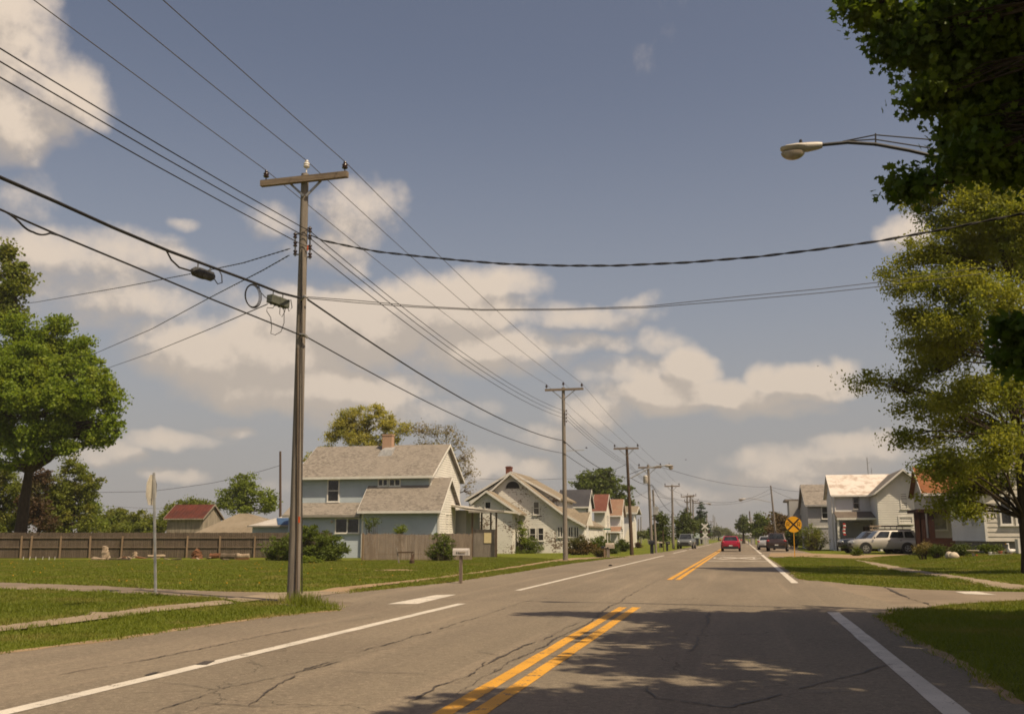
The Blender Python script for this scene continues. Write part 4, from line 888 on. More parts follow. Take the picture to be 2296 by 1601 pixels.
Yb = 165; g = at(1562.5, 1204, Yb); t = thing('notice_board', 'pale gable shaped notice board over a dark box beside the crossing', 'sign', gz(g.x, Yb)); z0, z1 = at(1562, 1206, Yb).z, at(1562, 1194, Yb).z; w = .45
MB().prism([(g.x-w, Yb, z0), (g.x+w, Yb, z0), (g.x+w, Yb, z1-.25), (g.x, Yb, z1), (g.x-w, Yb, z1-.25)], (0, .06, 0)).build('board', M['sign_pale'], t)
MB().box((g.x-.3, Yb+.002, 0), (g.x+.3, Yb+.35, z0-.002)).build('box', M['navy_paint'], t)
# birds
def bird(label, c, s=.22):
    c = Vector(c); t = thing('bird', label, 'bird', c, 'birds in the sky')
    mb = MB(); mb.tube([c+Vector((x*s, 0, z*s)) for x, z in ((-.9, .05), (-.5, 0), (0, 0), (.4, .05), (.6, .1), (.72, .08))], [.02*s, .09*s, .16*s, .12*s, .1*s, .02*s], 8)
    for sg in (1, -1):
        mb.add([c+Vector((.25*s, 0, .05*s)), c+Vector((-.25*s, 0, .05*s)), c+Vector((-.35*s, sg*.7*s, .5*s)), c+Vector((.05*s, sg*.75*s, .55*s)), c+Vector((-.35*s, sg*1.3*s, .35*s))], [(0, 1, 2, 3), (3, 2, 4)])
    mb.build('body', M['bird_dark'], t, smooth=True)
bird('small dark bird flying right of the second pole', at(1315, 1004.5, 60), .12); bird('tiny dark bird flying between the pole row and the lone right pole', at(1538, 1031, 80), .1)
bird('tiny dark bird high beside the bright right cloud', at(1834, 821, 60), .07)
# ------------------------------------------------------------------ buildings
r1 = lambda x, y: (566.43+x*.27522, 881.1+y*.27522)
r2 = lambda x, y: (1007+.23583*x, 944.05+.23583*y)
r4 = lambda x, y: (1699.3+.25987*x, 1007+.2599*y)
r5 = lambda x, y: (x*.3147, 944+.3147*y)
r7 = lambda x, y: (1825.2+.11791*x, 1101.4+.11791*y)
r8 = lambda x, y: (1258.7+.15724*x, 1038.5+.15724*y)
def gable_roof(root, x0, x1, ye0, ye1, ym, ze0, ze1, zr, rm, th=.13, axis='x', trim='trim', name='roof'):
    # slab over two slopes; ye/ze are the overhanging eave lines, x0..x1 the rake ends
    def P(u, v, z): return (u, v, z) if axis == 'x' else (v, u, z)
    prof = [(ye0, ze0), (ym, zr), (ye1, ze1), (ye1, ze1+th), (ym, zr+th*1.15), (ye0, ze0+th)]
    ext = P(x1-x0, 0, 0)
    rf = MB().prism([P(x0, v, z) for v, z in prof], ext).build(name, M[rm], root)
    mb = MB()
    for xe, dx in ((x0, -.03), (x1, .03)):     # rake boards
        a, b, c = (ye0, ze0), (ym, zr), (ye1, ze1); d = .17
        mb.prism([P(xe, *a[:1], a[1]-.05) if False else P(xe, a[0], a[1]-.04), P(xe, b[0], b[1]-.06), P(xe, b[0], b[1]+d*.9), P(xe, a[0], a[1]+d*.85)], P(dx, 0, 0))
        mb.prism([P(xe, c[0], c[1]-.04), P(xe, c[0], c[1]+d*.85), P(xe, b[0]+.002, b[1]+d*.9), P(xe, b[0]+.002, b[1]-.06)], P(dx, 0, 0))
    for (ye, ze, s) in ((ye0, ze0, -1), (ye1, ze1, 1)):
        a, b = P(x0, ye, ze-.05), P(x1, ye+s*.09, ze+th-.01)
        mb.box(tuple(min(p, q) for p, q in zip(a, b)), tuple(max(p, q) for p, q in zip(a, b)))
    mb.build('roof_trim', M[trim], root)
    return rf
def gable_walls(root, x0, x1, y0, y1, ym, zb, ze0, ze1, zr, wm, axis='x', name='wall'):
    def P(u, v, z): return (u, v, z) if axis == 'x' else (v, u, z)
    prof = [(y0, zb), (y1, zb), (y1, ze1), (ym, zr), (y0, ze0)]
    return MB().prism([P(x0, v, z) for v, z in prof], P(x1-x0, 0, 0)).build(name, M[wm], root)
def laps(root, face, c, prof, wm, pitch=.19, d=.035, name='clapboard'):   # real overlapping boards; prof: closed (a, z) outline
    s_ = {'f': -1, 'r': 1}[face]; mb = MB(); zs = [p[1] for p in prof]; z = min(zs)
    def lim(zz):
        xs = []
        for (a0, z0), (a1, z1) in zip(prof, prof[1:]+prof[:1]):
            if (z0 <= zz < z1) or (z1 <= zz < z0): xs.append(a0+(a1-a0)*(zz-z0)/(z1-z0))
        return (min(xs), max(xs)) if len(xs) > 1 else None
    while z < max(zs)-.02:
        zt = min(z+pitch+.01, max(zs)-.005); l0, l1 = lim(z+.002), lim(zt)
        if l0 and l1:
            P = (lambda a, k, zz: (a, c+s_*k, zz)) if face == 'f' else (lambda a, k, zz: (c+s_*k, a, zz))
            mb.add([P(l0[0], .001, z), P(l0[1], .001, z), P(l0[1], d, z), P(l0[0], d, z), P(l1[0], .004, zt), P(l1[1], .004, zt)], [(0, 1, 2, 3), (3, 2, 5, 4)])
        z += pitch
    return mb.build(name, M[wm], root, recalc=False)
def window(root, face, c, a0, a1, z0, z1, fw=.09, glass='window_glass', trim='trim', rail=True, mull=0, proud=.07, sill=True):
    # face 'f' (wall facing -Y at Y=c), 'r' (facing +X at X=c), 'l' (facing -X at X=c); a = X or Y range of the OUTER frame
    s = {'f': -1, 'r': 1, 'l': -1}[face]
    if a0 > a1: a0, a1 = a1, a0
    if z0 > z1: z0, z1 = z1, z0
    def B(mb, u0, u1, w0, w1, d0, d1):
        d0, d1 = c+s*d0, c+s*d1
        if d0 > d1: d0, d1 = d1, d0
        if face == 'f': mb.box((u0, d0, w0), (u1, d1, w1))
        else: mb.box((d0, u0, w0), (d1, u1, w1))
    mb = MB(); p = proud
    B(mb, a0, a0+fw, z0, z1, -.02, p); B(mb, a1-fw, a1, z0, z1, -.02, p)
    B(mb, a0+fw, a1-fw, z0, z0+fw, -.02, p); B(mb, a0+fw, a1-fw, z1-fw, z1, -.02, p)
    if rail: B(mb, a0+fw, a1-fw, (z0+z1)/2-.025, (z0+z1)/2+.025, -.02, p*.7)
    for k in range(mull): m = a0+(a1-a0)*(k+1)/(mull+1); B(mb, m-.045, m+.045, z0+fw, z1-fw, -.02, p*.9)
    if sill: B(mb, a0-.05, a1+.05, z0-.05, z0-.001, -.02, p+.05)
    w = mb.build('window', M[trim], root)
    mb = MB(); B(mb, a0+fw, a1-fw, z0+fw, z1-fw, -.01, .012); mb.build('pane', M[glass], w)
    return w
def wf(root, q, x0, y0, x1, y1, Y, **k):   # front window from survey pixels
    a, b = at(*q(x0, y0), Y), at(*q(x1, y1), Y); return window(root, 'f', Y, a.x, b.x, b.z, a.z, **k)
def wr(root, q, x0, y0, x1, y1, X, face='r', **k):
    a, b = atX(*q(x0, y0), X), atX(*q(x1, y1), X); return window(root, face, X, a.y, b.y, b.z, a.z, **k)
def chimney(root, q, xa, xb, yt, yb, Y, mat, cap=True, dep=.6):
    a, b = at(*q(xa, yt), Y), at(*q(xb, yb), Y); mb = MB(); mb.box((a.x, Y, b.z-.8), (b.x, Y+dep, a.z-.12)); mb.box((a.x-.04, Y-.04, a.z-.12), (b.x+.04, Y+dep+.04, a.z)); ch = mb.build('chimney', M[mat], root)
    if cap: MB().box((a.x+.06, Y+.06, a.z+.001), (b.x-.06, Y+dep-.06, a.z+.05)).build('flue', M['sign_black'], ch)
    return ch
# ---- blue house
def blue_house():
    fr, rg, bk = at(968, 1073, 72.2), at(1010, 1000, 76.8), at(1044, 1081, 81.2)
    xl = at(654, 1076, 72.2).x; xr = (fr.x+rg.x+bk.x)/3; ze = (fr.z+bk.z)/2
    t = thing('blue_house', 'two storey blue sided farmhouse with brown shingle roofs and a white gable', 'house', (xr-4, 72.6, -.2))
    X1 = xr-.32; X0 = xl+.4; y0, y1 = 72.62, 80.8; ym = rg.y
    sl = (rg.z-ze)/(ym-72.2)
    # front wall blue, road-side gable white: two wall meshes
    gable_walls(t, X0, X1-.12, y0, y1, ym, -.3, ze+sl*.42-.05, ze+sl*.42-.05, rg.z-.05, 'blue_siding')
    gable_walls(t, X1-.118, X1, y0-.01, y1+.01, ym, -.3, ze+sl*.42-.05, ze+sl*.42-.05, rg.z-.05, 'white_siding', name='gable_wall')
    laps(t, 'r', X1, [(y0, 2.), (y1, 2.), (y1, ze+sl*.42-.06), (ym, rg.z-.1), (y0, ze+sl*.42-.06)], 'lap_white')
    gable_roof(t, xl, xr, 72.2, 81.2, ym, ze, ze, rg.z, 'brown_shingle', .15)
    MB().box((X1-.13, y0-.03, 2.5), (X1+.025, y0+.1, ze+sl*.3)).build('corner_board', M['trim'], t)
    # wing
    wx = at(989, 1148, 70.5).x; wr_, wb = at(1015, 1075, 73.25), at(1034, 1134, 75.6); wz = at(989, 1148.5, 70.5).z; wl = at(801, 1150, 70.5).x
    gable_walls(t, at(814, 1150, 71).x, wx-.42, 71, 75.3, 73.25, -.3, wz+.42, wb.z+.2, wr_.z-.05, 'blue_siding', name='wing_wall')
    gable_walls(t, wx-.418, wx-.30, 70.99, 75.31, 73.25, -.3, wz+.42, wb.z+.2, wr_.z-.05, 'white_siding', name='gable_wall')
    laps(t, 'r', wx-.30, [(71., -.3), (75.3, -.3), (75.3, wb.z+.15), (73.25, wr_.z-.1), (71., wz+.38)], 'lap_white')
    gable_roof(t, wl, wx, 70.5, 75.75, 73.25, wz, wb.z-.0, wr_.z, 'brown_shingle', .14, name='wing_roof', trim='trim')
    MB().box((wx-.43, 70.96, -.2), (wx-.275, 71.1, wz+.3)).build('corner_board', M['trim'], t)
    MB().box((at(813, 1150, 71).x-.05, 70.96, -.2), (at(813, 1150, 71).x+.1, 70.998, wz+.1)).build('corner_board', M['trim'], t)
    MB().box((at(*r1(935, 770), 72.6).x, 72.57, at(*r1(935, 785), 72.6).z), (at(*r1(1420, 770), 72.6).x, 72.615, at(*r1(935, 768), 72.6).z)).build('flashing', M['dark_shingle'], t)
    # lean-to
    la, lb = at(*r1(250, 1003), 70.9), at(*r1(880, 1003), 70.9); tz = at(*r1(600, 906), 72.6).z; lz = at(*r1(500, 1005), 70.9).z
    MB().prism([(la.x, 70.75, lz), (la.x, 72.61, tz), (la.x, 72.61, tz+.12), (la.x, 70.75, lz+.12)], (lb.x-la.x, 0, 0)).build('porch_roof', M['brown_shingle'], t)
    MB().box((la.x-.01, 70.68, lz-.07), (lb.x, 70.748, lz+.115)).build('gutter', M['gutter'], t)
    MB().box((la.x+.35, 71.15, -.3), (at(812, 1150, 71).x-.08, 72.6, lz+.15)).build('porch_wall', M['blue_siding'], t)
    wf(t, r1, 612, 704, 706, 888, 72.6); wf(t, r1, 1022, 698, 1105, 760, 72.6, rail=False, mull=1); wf(t, r1, 1112, 698, 1207, 760, 72.6, rail=False, mull=1)
    wf(t, r1, 676, 1018, 870, 1142, 71.13, rail=False, mull=1, fw=.07)
    l = at(*r1(645, 1046), 71.0); MB().blob(l, (.1, .1, .13), 8, .02).build('wall_lamp', M['lamp_glass'], t, smooth=True)
    for xx in (1568, 1600): wr(t, r1, xx, 985, xx+26, 1140, wx-.30, fw=.05, glass='curtain_glass')
    chimney(t, r1, 1058, 1132, 337, 460, 76.0, 'chimney_brick')
    a, b = at(*r1(1012, 490), 75.2), at(*r1(1132, 490), 75.2); sz = rg.z-1.55
    MB().add([(a.x, 75.1, sz+.55), (b.x, 75.1, sz+.45), (b.x+.05, 76.0, rg.z-.05), (a.x+.35, 76.0, rg.z-.1), (a.x+.3, 75.4, rg.z-.35), (b.x, 75.3, rg.z-.35)], [(0, 1, 5, 4), (4, 5, 2, 3), (0, 4, 3), (1, 2, 5)]).build('chimney_flashing', M['galv'], t)
    # side porch towards the road
    px0, px1 = wx-.35, at(*r1(2052, 980), 74).x; pz = at(*r1(1850, 968), 74).z
    MB().prism([(px0, 74.0, pz+.45), (px0+1.6, 73.8, pz+.1), (px1, 73.8, pz-.05), (px1, 73.8, pz+.1), (px0+1.6, 73.8, pz+.28), (px0, 74.0, pz+.62)], (0, 6.2, 0)).build('porch_roof', M['tan_siding'], t)
    MB().box((px0+1.6, 73.74, pz-.06), (px1+.03, 73.79, pz+.08)).build('gutter', M['gutter'], t)
    for rx, Y in ((1762, 79.6), (1790, 74.2), (1866, 79.4), (1940, 77), (1985, 74.1)):
        g = at(*r1(rx, 1100), Y); MB().box((g.x-.06, Y-.06, -.2), (g.x+.06, Y+.06, pz+.1)).build('porch_post', M['dark_pole'], t)
    MB().box((px0+.01, 75.5, -.2), (px0+.9, 79.8, pz+.2)).build('entry_wall', M['grey_siding'], t)
    g, g2 = at(*r1(1800, 1110), 74.3), at(*r1(1985, 1110), 74.3); MB().box((g.x, 74.3, -.2), (g2.x, 74.36, g.z)).build('porch_panel', M['pole_wood'], t)
    g, g2 = at(*r1(1886, 1138), 74.27), at(*r1(1944, 1200), 74.27); MB().box((g.x, 74.26, g2.z-.2), (g2.x, 74.296, g.z)).build('plywood', M['ply'], t)
blue_house()
# ---- peeling white house
def peel_house():
    Y = 95.; q = lambda x, y, yy=Y: at(*r2(x, y), yy)
    ap = q(590, 508); re_ = q(1080, 884); fl = q(1305, 1008); le = q(232, 742); B = -.3
    t = thing('weathered_house', 'white bungalow with badly peeling paint, red chimney and half round gable vent', 'house', (ap.x, Y, -.2))
    wl, wrr = q(240, 900).x, q(1288, 1000).x; dep = 13.
    MB().prism([(p[0], Y, p[1]) for p in ((wl, B), (wrr, B), (wrr, fl.z+.05), (re_.x-.05, re_.z-.1), (ap.x, ap.z-.1), (wl, le.z-.5))], (0, dep, 0)).build('wall', M['peel_siding'], t)
    th = .16
    def slab(pts, y0, y1, mat, name='roof', trim=True):
        up = [(x, z+th) for x, z in pts]; poly = [(x, y0, z) for x, z in pts]+[(x, y0, z) for x, z in reversed(up)]
        r = MB().prism(poly, (0, y1-y0, 0)).build(name, M[mat], t)
        if trim:
            mb = MB()
            for (xa, za), (xb, zb) in zip(pts[:-1], pts[1:]): mb.prism([(xa, y0, za-.05), (xb, y0, zb-.05), (xb, y0, zb+th*1.02), (xa, y0, za+th*1.02)], (0, -.05, 0))
            mb.build('roof_trim', M['trim'], t)
        return r
    slab([(ap.x, ap.z), (re_.x, re_.z), (fl.x, fl.z)], Y-.5, Y+dep, 'tan_shingle')
    lm = q(415, 668); slab([(le.x-.3, le.z-.4), (lm.x, lm.z), (ap.x, ap.z)], Y-.5, Y+dep, 'tan_shingle')
    d1, d2 = q(1062, 752, 97.), q(150, 762, 97.); apd = q(590, 494, 97.)
    MB().prism([(apd.x, 97.3, apd.z-.1), (d1.x-.35, 97.3, d1.z+.05), (d1.x-.35, 97.3, re_.z-.2), (apd.x, 97.3, re_.z)], (0, 9., 0)).build('dormer_wall', M['peel_siding'], t)
    MB().prism([(apd.x-.01, 97.3, apd.z-.1), (d2.x+.35, 97.3, d2.z+.05), (d2.x+.35, 97.3, d2.z-.8), (apd.x-.01, 97.3, d2.z)], (0, 9., 0)).build('dormer_wall', M['peel_siding'], t)
    slab([(apd.x, apd.z+.02), (d1.x, d1.z)], 96.9, 106.6, 'tan_shingle', 'dormer_roof'); slab([(d2.x, d2.z), (apd.x-.01, apd.z+.02)], 96.9, 106.6, 'tan_shingle', 'dormer_roof')
    chimney(t, r2, 538, 586, 433, 520, 99., 'red_brick', dep=.8)
    # small front gable
    Yg = 92.; g = lambda x, y: at(*r2(x, y), Yg); a, l, r = g(360, 676), g(215, 792), g(680, 892)
    wl2, wr2 = g(238, 900).x, g(600, 900).x
    zi = lambda x: a.z+(x-a.x)*((l.z-a.z)/(l.x-a.x) if x < a.x else (r.z-a.z)/(r.x-a.x))
    MB().prism([(wl2, Yg, B), (wr2, Yg, B), (wr2, Yg, zi(wr2)-.05), (a.x, Yg, a.z-.08), (wl2, Yg, zi(wl2)-.05)], (0, 2.99, 0)).build('front_gable', M['peel_siding'], t)
    slab([(l.x, l.z), (a.x, a.z), (r.x, r.z)], Yg-.4, 94.9, 'tan_shingle', 'gable_roof')
    wf(t, r2, 338, 763, 402, 838, Yg, rail=False); wf(t, r2, 798, 762, 862, 892, Y); wf(t, r2, 762, 1012, 828, 1142, Y); wf(t, r2, 842, 1010, 904, 1140, Y)
    for xa, xb in ((1030, 1082), (1132, 1180), (1186, 1234)): wf(t, r2, xa, 1002, xb, 1104, Y, rail=False, fw=.06, mull=1)
    c = q(605, 640); R = .72; pts = [(c.x+R*math.cos(a_), Y-.04, c.z+R*1.0*math.sin(a_)) for a_ in np.linspace(0, math.pi, 12)]
    v = MB().prism([(p[0], p[1], p[2]) for p in pts], (0, .06, 0)).build('vent', M['sign_black'], t)
    mb = MB()
    for p, p2 in zip(pts[:-1], pts[1:]): mb.bar((c.x+(p[0]-c.x)*1.08, Y-.05, c.z+(p[2]-c.z)*1.08), (c.x+(p2[0]-c.x)*1.08, Y-.05, c.z+(p2[2]-c.z)*1.08), .06, .1, up=(0, 1, 0))
    mb.build('vent_frame', M['trim'], v)
    # porch roof towards the road
    e0, e1 = q(1085, 905, 95.2), q(1306, 1003, 95.2); k0, k1 = q(1125, 878, 98.), q(1336, 880, 98.)
    zr_, ze_ = k1.z, e1.z; xe = k1.x
    MB().prism([(xe, 95.3, ze_), (xe, 98., zr_), (xe, 100.8, ze_), (xe, 100.8, ze_+.14), (xe, 98., zr_+.15), (xe, 95.3, ze_+.14)], (re_.x+.3-xe, 0, 0)).build('porch_roof', M['tan_shingle'], t)
    MB().prism([(xe+.002, 95.4, ze_-.02), (xe+.002, 98., zr_-.02), (xe+.002, 100.7, ze_-.02)], (.05, 0, 0)).build('porch_gable', M['cream_siding'], t)
    for rx in (1255, 1310): p = q(rx, 1050, 95.6); MB().box((p.x-.13, 95.5, B), (p.x+.13, 95.75, ze_+.1)).build('porch_post', M['white_siding'], t)
peel_house()
# ---- farther houses on the left
def row_house(name, label, q, fe, rg, left, Y, wm, rm, wins=(), depth=None, base=0., oh=.35, pitchback=True):
    e = at(*q(*fe), Y-oh); r = at(*q(*rg), 100.)
    # ridge distance so that the rake line stays in one plane X = const
    yr = e.x/(r.x/100.); r = at(*q(*rg), yr); half = yr-(Y-oh); xl = at(*q(left, fe[1]), Y-oh).x
    t = thing(name, label, 'house', ((xl+e.x)/2, Y, base))
    sl = (r.z-e.z)/half; yb = yr+half-oh; xr = e.x-.3
    gable_walls(t, xl+.3, xr, Y, yb, yr, base-.3, e.z+sl*oh-.05, e.z+sl*oh-.05, r.z-.05, wm)
    gable_roof(t, xl, e.x, Y-oh, yb+oh, yr, e.z, e.z, r.z, rm, .14)
    return t, xr, yr, yb, e, r
t, xr, yr, yb, e, r = row_house('farmhouse', 'white house with a dark grey gable roof beyond the peeling house', r2, (1330, 822), (1355, 662), 1020, 118, 'white_siding', 'dark_shingle')
wf(t, r2, 1296, 825, 1330, 875, 118, rail=True); p = at(*r2(1310, 870), 119.2); window(t, 'r', xr, yr-.7, yr+.2, p.z-1.4, p.z+.2)
t, xr, yr, yb, e, r = row_house('farmhouse', 'cream house with a brick red gable roof, third from the peeling house', r2, (1497, 866), (1522, 706), 1352, 127, 'cream_siding', 'red_shingle')
window(t, 'r', xr, yr-1.0, yr-.1, e.z-2.2, e.z-.3); window(t, 'r', xr, yr+.2, yr+1.1, e.z-2.2, e.z-.3); MB().box((xr+.002, yr-2, 1.9), (xr+1.6, yr+2.5, 2.1)).build('porch_roof', M['white_siding'], t)
t, xr, yr, yb, e, r = row_house('farmhouse', 'white house with a faded pink shingle roof and a front porch', r2, (1645, 905), (1662, 752), 1508, 135, 'white_siding', 'pink_shingle')
window(t, 'r', xr, yr-1.2, yr-.4, e.z-2.2, e.z-.4); window(t, 'r', xr, yr-1.2, yr-.4, .8, 2.6)
a = at(*r2(1515, 1000), 133); b = at(*r2(1618, 1062), 132); MB().prism([(a.x, 135.0, a.z), (a.x, 132., b.z), (a.x, 132., b.z-.15), (a.x, 135., a.z-.15)], (b.x-a.x, 0, 0)).build('porch_roof', M['pink_shingle'], t)
for k in (.06, .94): x = a.x+(b.x-a.x)*k; MB().box((x-.1, 132.1, 0), (x+.1, 132.3, b.z-.1)).build('porch_post', M['trim'], t)
t, xr, yr, yb, e, r = row_house('farmhouse', 'last white house of the left row with a low tan roof, half hidden by a pole', r2, (1782, 880), (1772, 850), 1672, 143, 'white_siding', 'tan_shingle')  if False else (None,)*6
e0, e1 = at(*r2(1668, 872), 143), at(*r2(1786, 876), 143)
t = thing('farmhouse', 'last white house of the left row, low tan roof, half hidden by the leaning pole', 'house', ((e0.x+e1.x)/2, 143, 0))
xw = at(*r2(1742, 900), 143.4).x
gable_walls(t, e0.x-4, xw, 143.4, 149, 146, -.2, e1.z+.1, e1.z+.1, at(*r2(1700, 822), 146).z, 'white_siding'); gable_roof(t, e0.x-4.3, e1.x, 143., 149.4, 146, e1.z-.05, e1.z-.05, at(*r2(1700, 822), 146).z, 'tan_shingle', .2)
MB().box((xw+.002, 143.9, 0), (at(*r2(1770, 1000), 143.9).x, 144.2, at(*r2(1760, 935), 144).z)).build('chimney', M['white_siding'], t)  # added white box standing for the sunlit strip of the end wall
a = at(*r2(1690, 1130), 139); b = at(*r2(1742, 960), 139); MB().prism([(a.x-.8, 139, 0), (b.x, 139, 0), (b.x, 139, b.z), (a.x, 139, a.z+1.2)], (0, 4.3, 0)).build('stair_wall', M['cream_siding'], t)
# ---- barn and sheds behind the fence
a, b, rr, bb = at(366.6, 1165, 100), at(456.3, 1163.7, 100), at(483, 1132.8, 102.3), at(497, 1167, 104.6)
t = thing('barn', 'small weathered barn with a rusty red metal roof behind the fence', 'barn', ((a.x+b.x)/2, 101, -.2))
gable_walls(t, a.x+.3, b.x-.25, 100.3, 104.3, 102.3, -.4, b.z+.25, b.z+.25, rr.z-.05, 'barn_wood'); gable_roof(t, a.x, b.x, 100, 104.6, 102.3, b.z, b.z, rr.z, 'red_barn_roof', .1, trim='barn_wood')
MB().box((b.x-.249, 101.7, -.2), (b.x-.22, 103, 2.2)).build('door', M['barn_wood'], t)
L, R_, A, A2 = at(436, 1192, 88), at(642, 1192, 88), at(535, 1151, 92), at(552, 1151, 92)
t = thing('shed', 'low building with a tan hip roof, between barn and metal roofed shed', 'shed', ((L.x+R_.x)/2, 90, -.2)); ez = L.z-.1
MB().add([(L.x, 88, ez), (R_.x, 88, ez), (R_.x, 96, ez), (L.x, 96, ez), (A.x, 92, A.z), (A2.x+.3, 92, A.z)], [(0, 1, 5, 4), (1, 2, 5), (2, 3, 4, 5), (3, 0, 4)]).build('roof', M['tan_shingle'], t)
MB().box((L.x+.4, 88.4, -.4), (R_.x-.4, 95.6, ez-.002)).build('wall', M['tan_siding'], t); MB().box((L.x-.02, 87.95, ez-.15), (R_.x+.02, 87.998, ez)).build('gutter', M['gutter'], t)
L, R_, A = at(*r1(-40, 1080), 78), at(*r1(296, 1080), 78), at(*r1(300, 975), 82)
t = thing('shed', 'low shed with a pale metal roof against the blue house', 'shed', ((L.x+R_.x)/2, 80, -.2)); ez = L.z
MB().add([(L.x, 78, ez), (R_.x+.8, 78, ez), (R_.x+.8, 82, A.z), (L.x+2.6, 82, A.z), (L.x, 86, ez), (R_.x+.8, 86, ez)], [(0, 1, 2, 3), (0, 3, 4), (3, 2, 5, 4)]).build('roof', M['pale_metal_roof'], t)
MB().box((L.x+.3, 78.3, -.4), (R_.x+.7, 85.7, ez-.01)).build('wall', M['blue_siding'], t); MB().box((L.x-.03, 77.93, ez-.12), (R_.x+.8, 77.995, ez+.01)).build('gutter', M['gutter'], t)
a, b = at(*r1(205, 1076), 78.1), at(*r1(292, 1018), 80); 
MB().add([(a.x, 78.1, ez+.09), (R_.x+.3, 78.1, ez+.09), (R_.x+.3, 80.1, ez+.09+(A.z-ez)*.52), (b.x-1.2, 80.1, ez+.09+(A.z-ez)*.52)], [(0, 1, 2, 3)]).build('tarp', M['blue_tarp'], t)
# ---- right side: grey house, white house, orange roofed house, near white house
def grey_house():
    Y = 118.; e = at(*r4(405, 490), Y-.4); rg = at(*r4(375, 318), 124.5); xr = at(*r4(640, 490), Y-.4).x
    x0 = e.x; t = thing('grey_house', 'grey two storey house with brown shingle roof, behind the round yellow sign', 'house', (x0+4, Y, 0))
    gable_walls(t, x0+.3, xr, Y, 131, 124.5, -.2, e.z+.25, e.z+.25, rg.z-.05, 'grey_siding'); gable_roof(t, x0, xr+.2, Y-.4, 131.4, 124.5, e.z, e.z, rg.z, 'brown_shingle', .15, trim='grey_trim')
    wf(t, r4, 545, 494, 612, 602, Y); wf(t, r4, 470, 690, 530, 790, Y, fw=.07)
    a = at(*r4(312, 458), 136); MB().box((x0-1.1, 131.42, a.z-2.5), (x0+4, 137, a.z)).build('rear_wing', M['grey_siding'], t); MB().box((x0-1.6, 131.45, a.z+.002), (x0+4, 137.5, a.z+.25)).build('rear_roof', M['brown_shingle'], t)
    w = wr(t, r4, 352, 480, 372, 560, x0+.3, face='l', fw=.07, rail=True)
    MB().box((x0+.4, Y-.06, 2.4), (xr-.3, Y-.003, 2.62)).build('belt_trim', M['trim'], t)
grey_house()
def white_house():
    Y = 106.; e = at(*r4(630, 406), Y-.4); rg = at(*r4(600, 233), 110.3); Yw = 101.
    ap = at(*r4(1245, 184), Yw-.4); le = at(*r4(1000, 392), Yw-.4); half = ap.x-le.x; rx = ap.x+half
    t = thing('white_house', 'white two storey house with rusty pale metal roof and a front facing gable wing', 'house', (e.x+5, Y, 0))
    gable_walls(t, e.x+.3, rx-.4, Y, 114.6, 110.3, -.2, e.z+.2, e.z+.2, rg.z-.05, 'white_siding'); gable_roof(t, e.x, rx, Y-.4, 115, 110.3, e.z, e.z, rg.z, 'rust_metal_roof', .12)
    wl = at(*r4(1032, 500), Yw).x; wrr = 2*ap.x-wl
    sl = (ap.z-le.z)/half
    gable_walls(t, Yw, 110., wl, wrr, ap.x, -.2, le.z+sl*(wl-le.x)-.03, le.z+sl*(wl-le.x)-.03, ap.z-.04, 'white_siding', axis='y', name='wing_wall')
    laps(t, 'f', Yw, [(wl, -.2), (wrr, -.2), (wrr, le.z+sl*(wl-le.x)-.05), (ap.x, ap.z-.1), (wl, le.z+sl*(wl-le.x)-.05)], 'lap_white', .22, .03)
    gable_roof(t, Yw-.75, 111., le.x, rx, ap.x, le.z, le.z, ap.z, 'brown_shingle', .13, axis='y', name='wing_roof')
    wf(t, r4, 1222, 378, 1298, 516, Yw); wf(t, r4, 1208, 576, 1342, 645, Yw, rail=False, fw=.12); wf(t, r4, 815, 410, 880, 520, Y, trim='grey_trim')
    a, b = at(*r4(1229, 232), Yw), at(*r4(1255, 270), Yw); MB().box((a.x, Yw-.05, b.z), (b.x, Yw+.01, a.z)).build('gable_vent', M['trim'], t)
    # porch
    pa, pb = at(*r4(690, 598), 102.6), at(*r4(1100, 570), 102.6); pt = at(*r4(690, 540), Y).z; pz = at(*r4(800, 600), 102.6).z
    x1 = wl-.02
    MB().prism([(pa.x-.1, 102.5, pz), (pa.x-.1, Y-.01, pt-.1), (pa.x-.1, Y-.01, pt+.02), (pa.x-.1, 102.5, pz+.13)], (x1-pa.x+.1, 0, 0)).build('porch_roof', M['porch_shingle'], t)
    MB().box((pa.x-.12, 102.42, pz-.1), (x1, 102.498, pz+.1)).build('gutter', M['trim'], t)
    for rx_, m in ((693, 'trim'), (1062, 'trim')): p = at(*r4(rx_, 650), 102.75); MB().box((p.x-.1, 102.65, 0), (p.x+.1, 102.85, pz)).build('porch_post', M[m], t)
    MB().box((pa.x, Y-.3, -.1), (x1, Y-.003, pz-.3)).build('porch_wall', M['grey_siding'], t)  # porch shade put into the colour: grey boards before the white wall
    d0, d1 = at(*r4(905, 640), Y-.3), at(*r4(955, 640), Y-.3); MB().box((d0.x, Y-.34, .3), (d1.x, Y-.303, 2.4)).build('door', M['dark_pole'], t)
    MB().box((pa.x, 102.7, 0), (x1, 105.6, .35)).build('porch_floor', M['brown_wood'], t)
    MB().box((pa.x+.12, 102.72, 1.0), (x1-1.2, 102.78, 1.1)).build('porch_rail', M['brown_wood'], t)
    for k, xx in enumerate((644, 672)): p = at(*r4(xx, 600), Y-.05); MB().tube([(p.x, Y-.06, .1), (p.x, Y-.06, e.z)], .06, 6).build('downpipe', M['trim'], t)
    f = at(*r4(735, 690), 102.5)
    ft = thing('flag', 'small red and white flag hanging on the dark porch post', 'flag', f); mb = MB()
    MB().bar(f+Vector((-.25, .1, -.1)), f+Vector((.12, -.1, .75)), .03, .03).build('pole', M['brown_wood'], ft)
    mb = MB(); n = 7
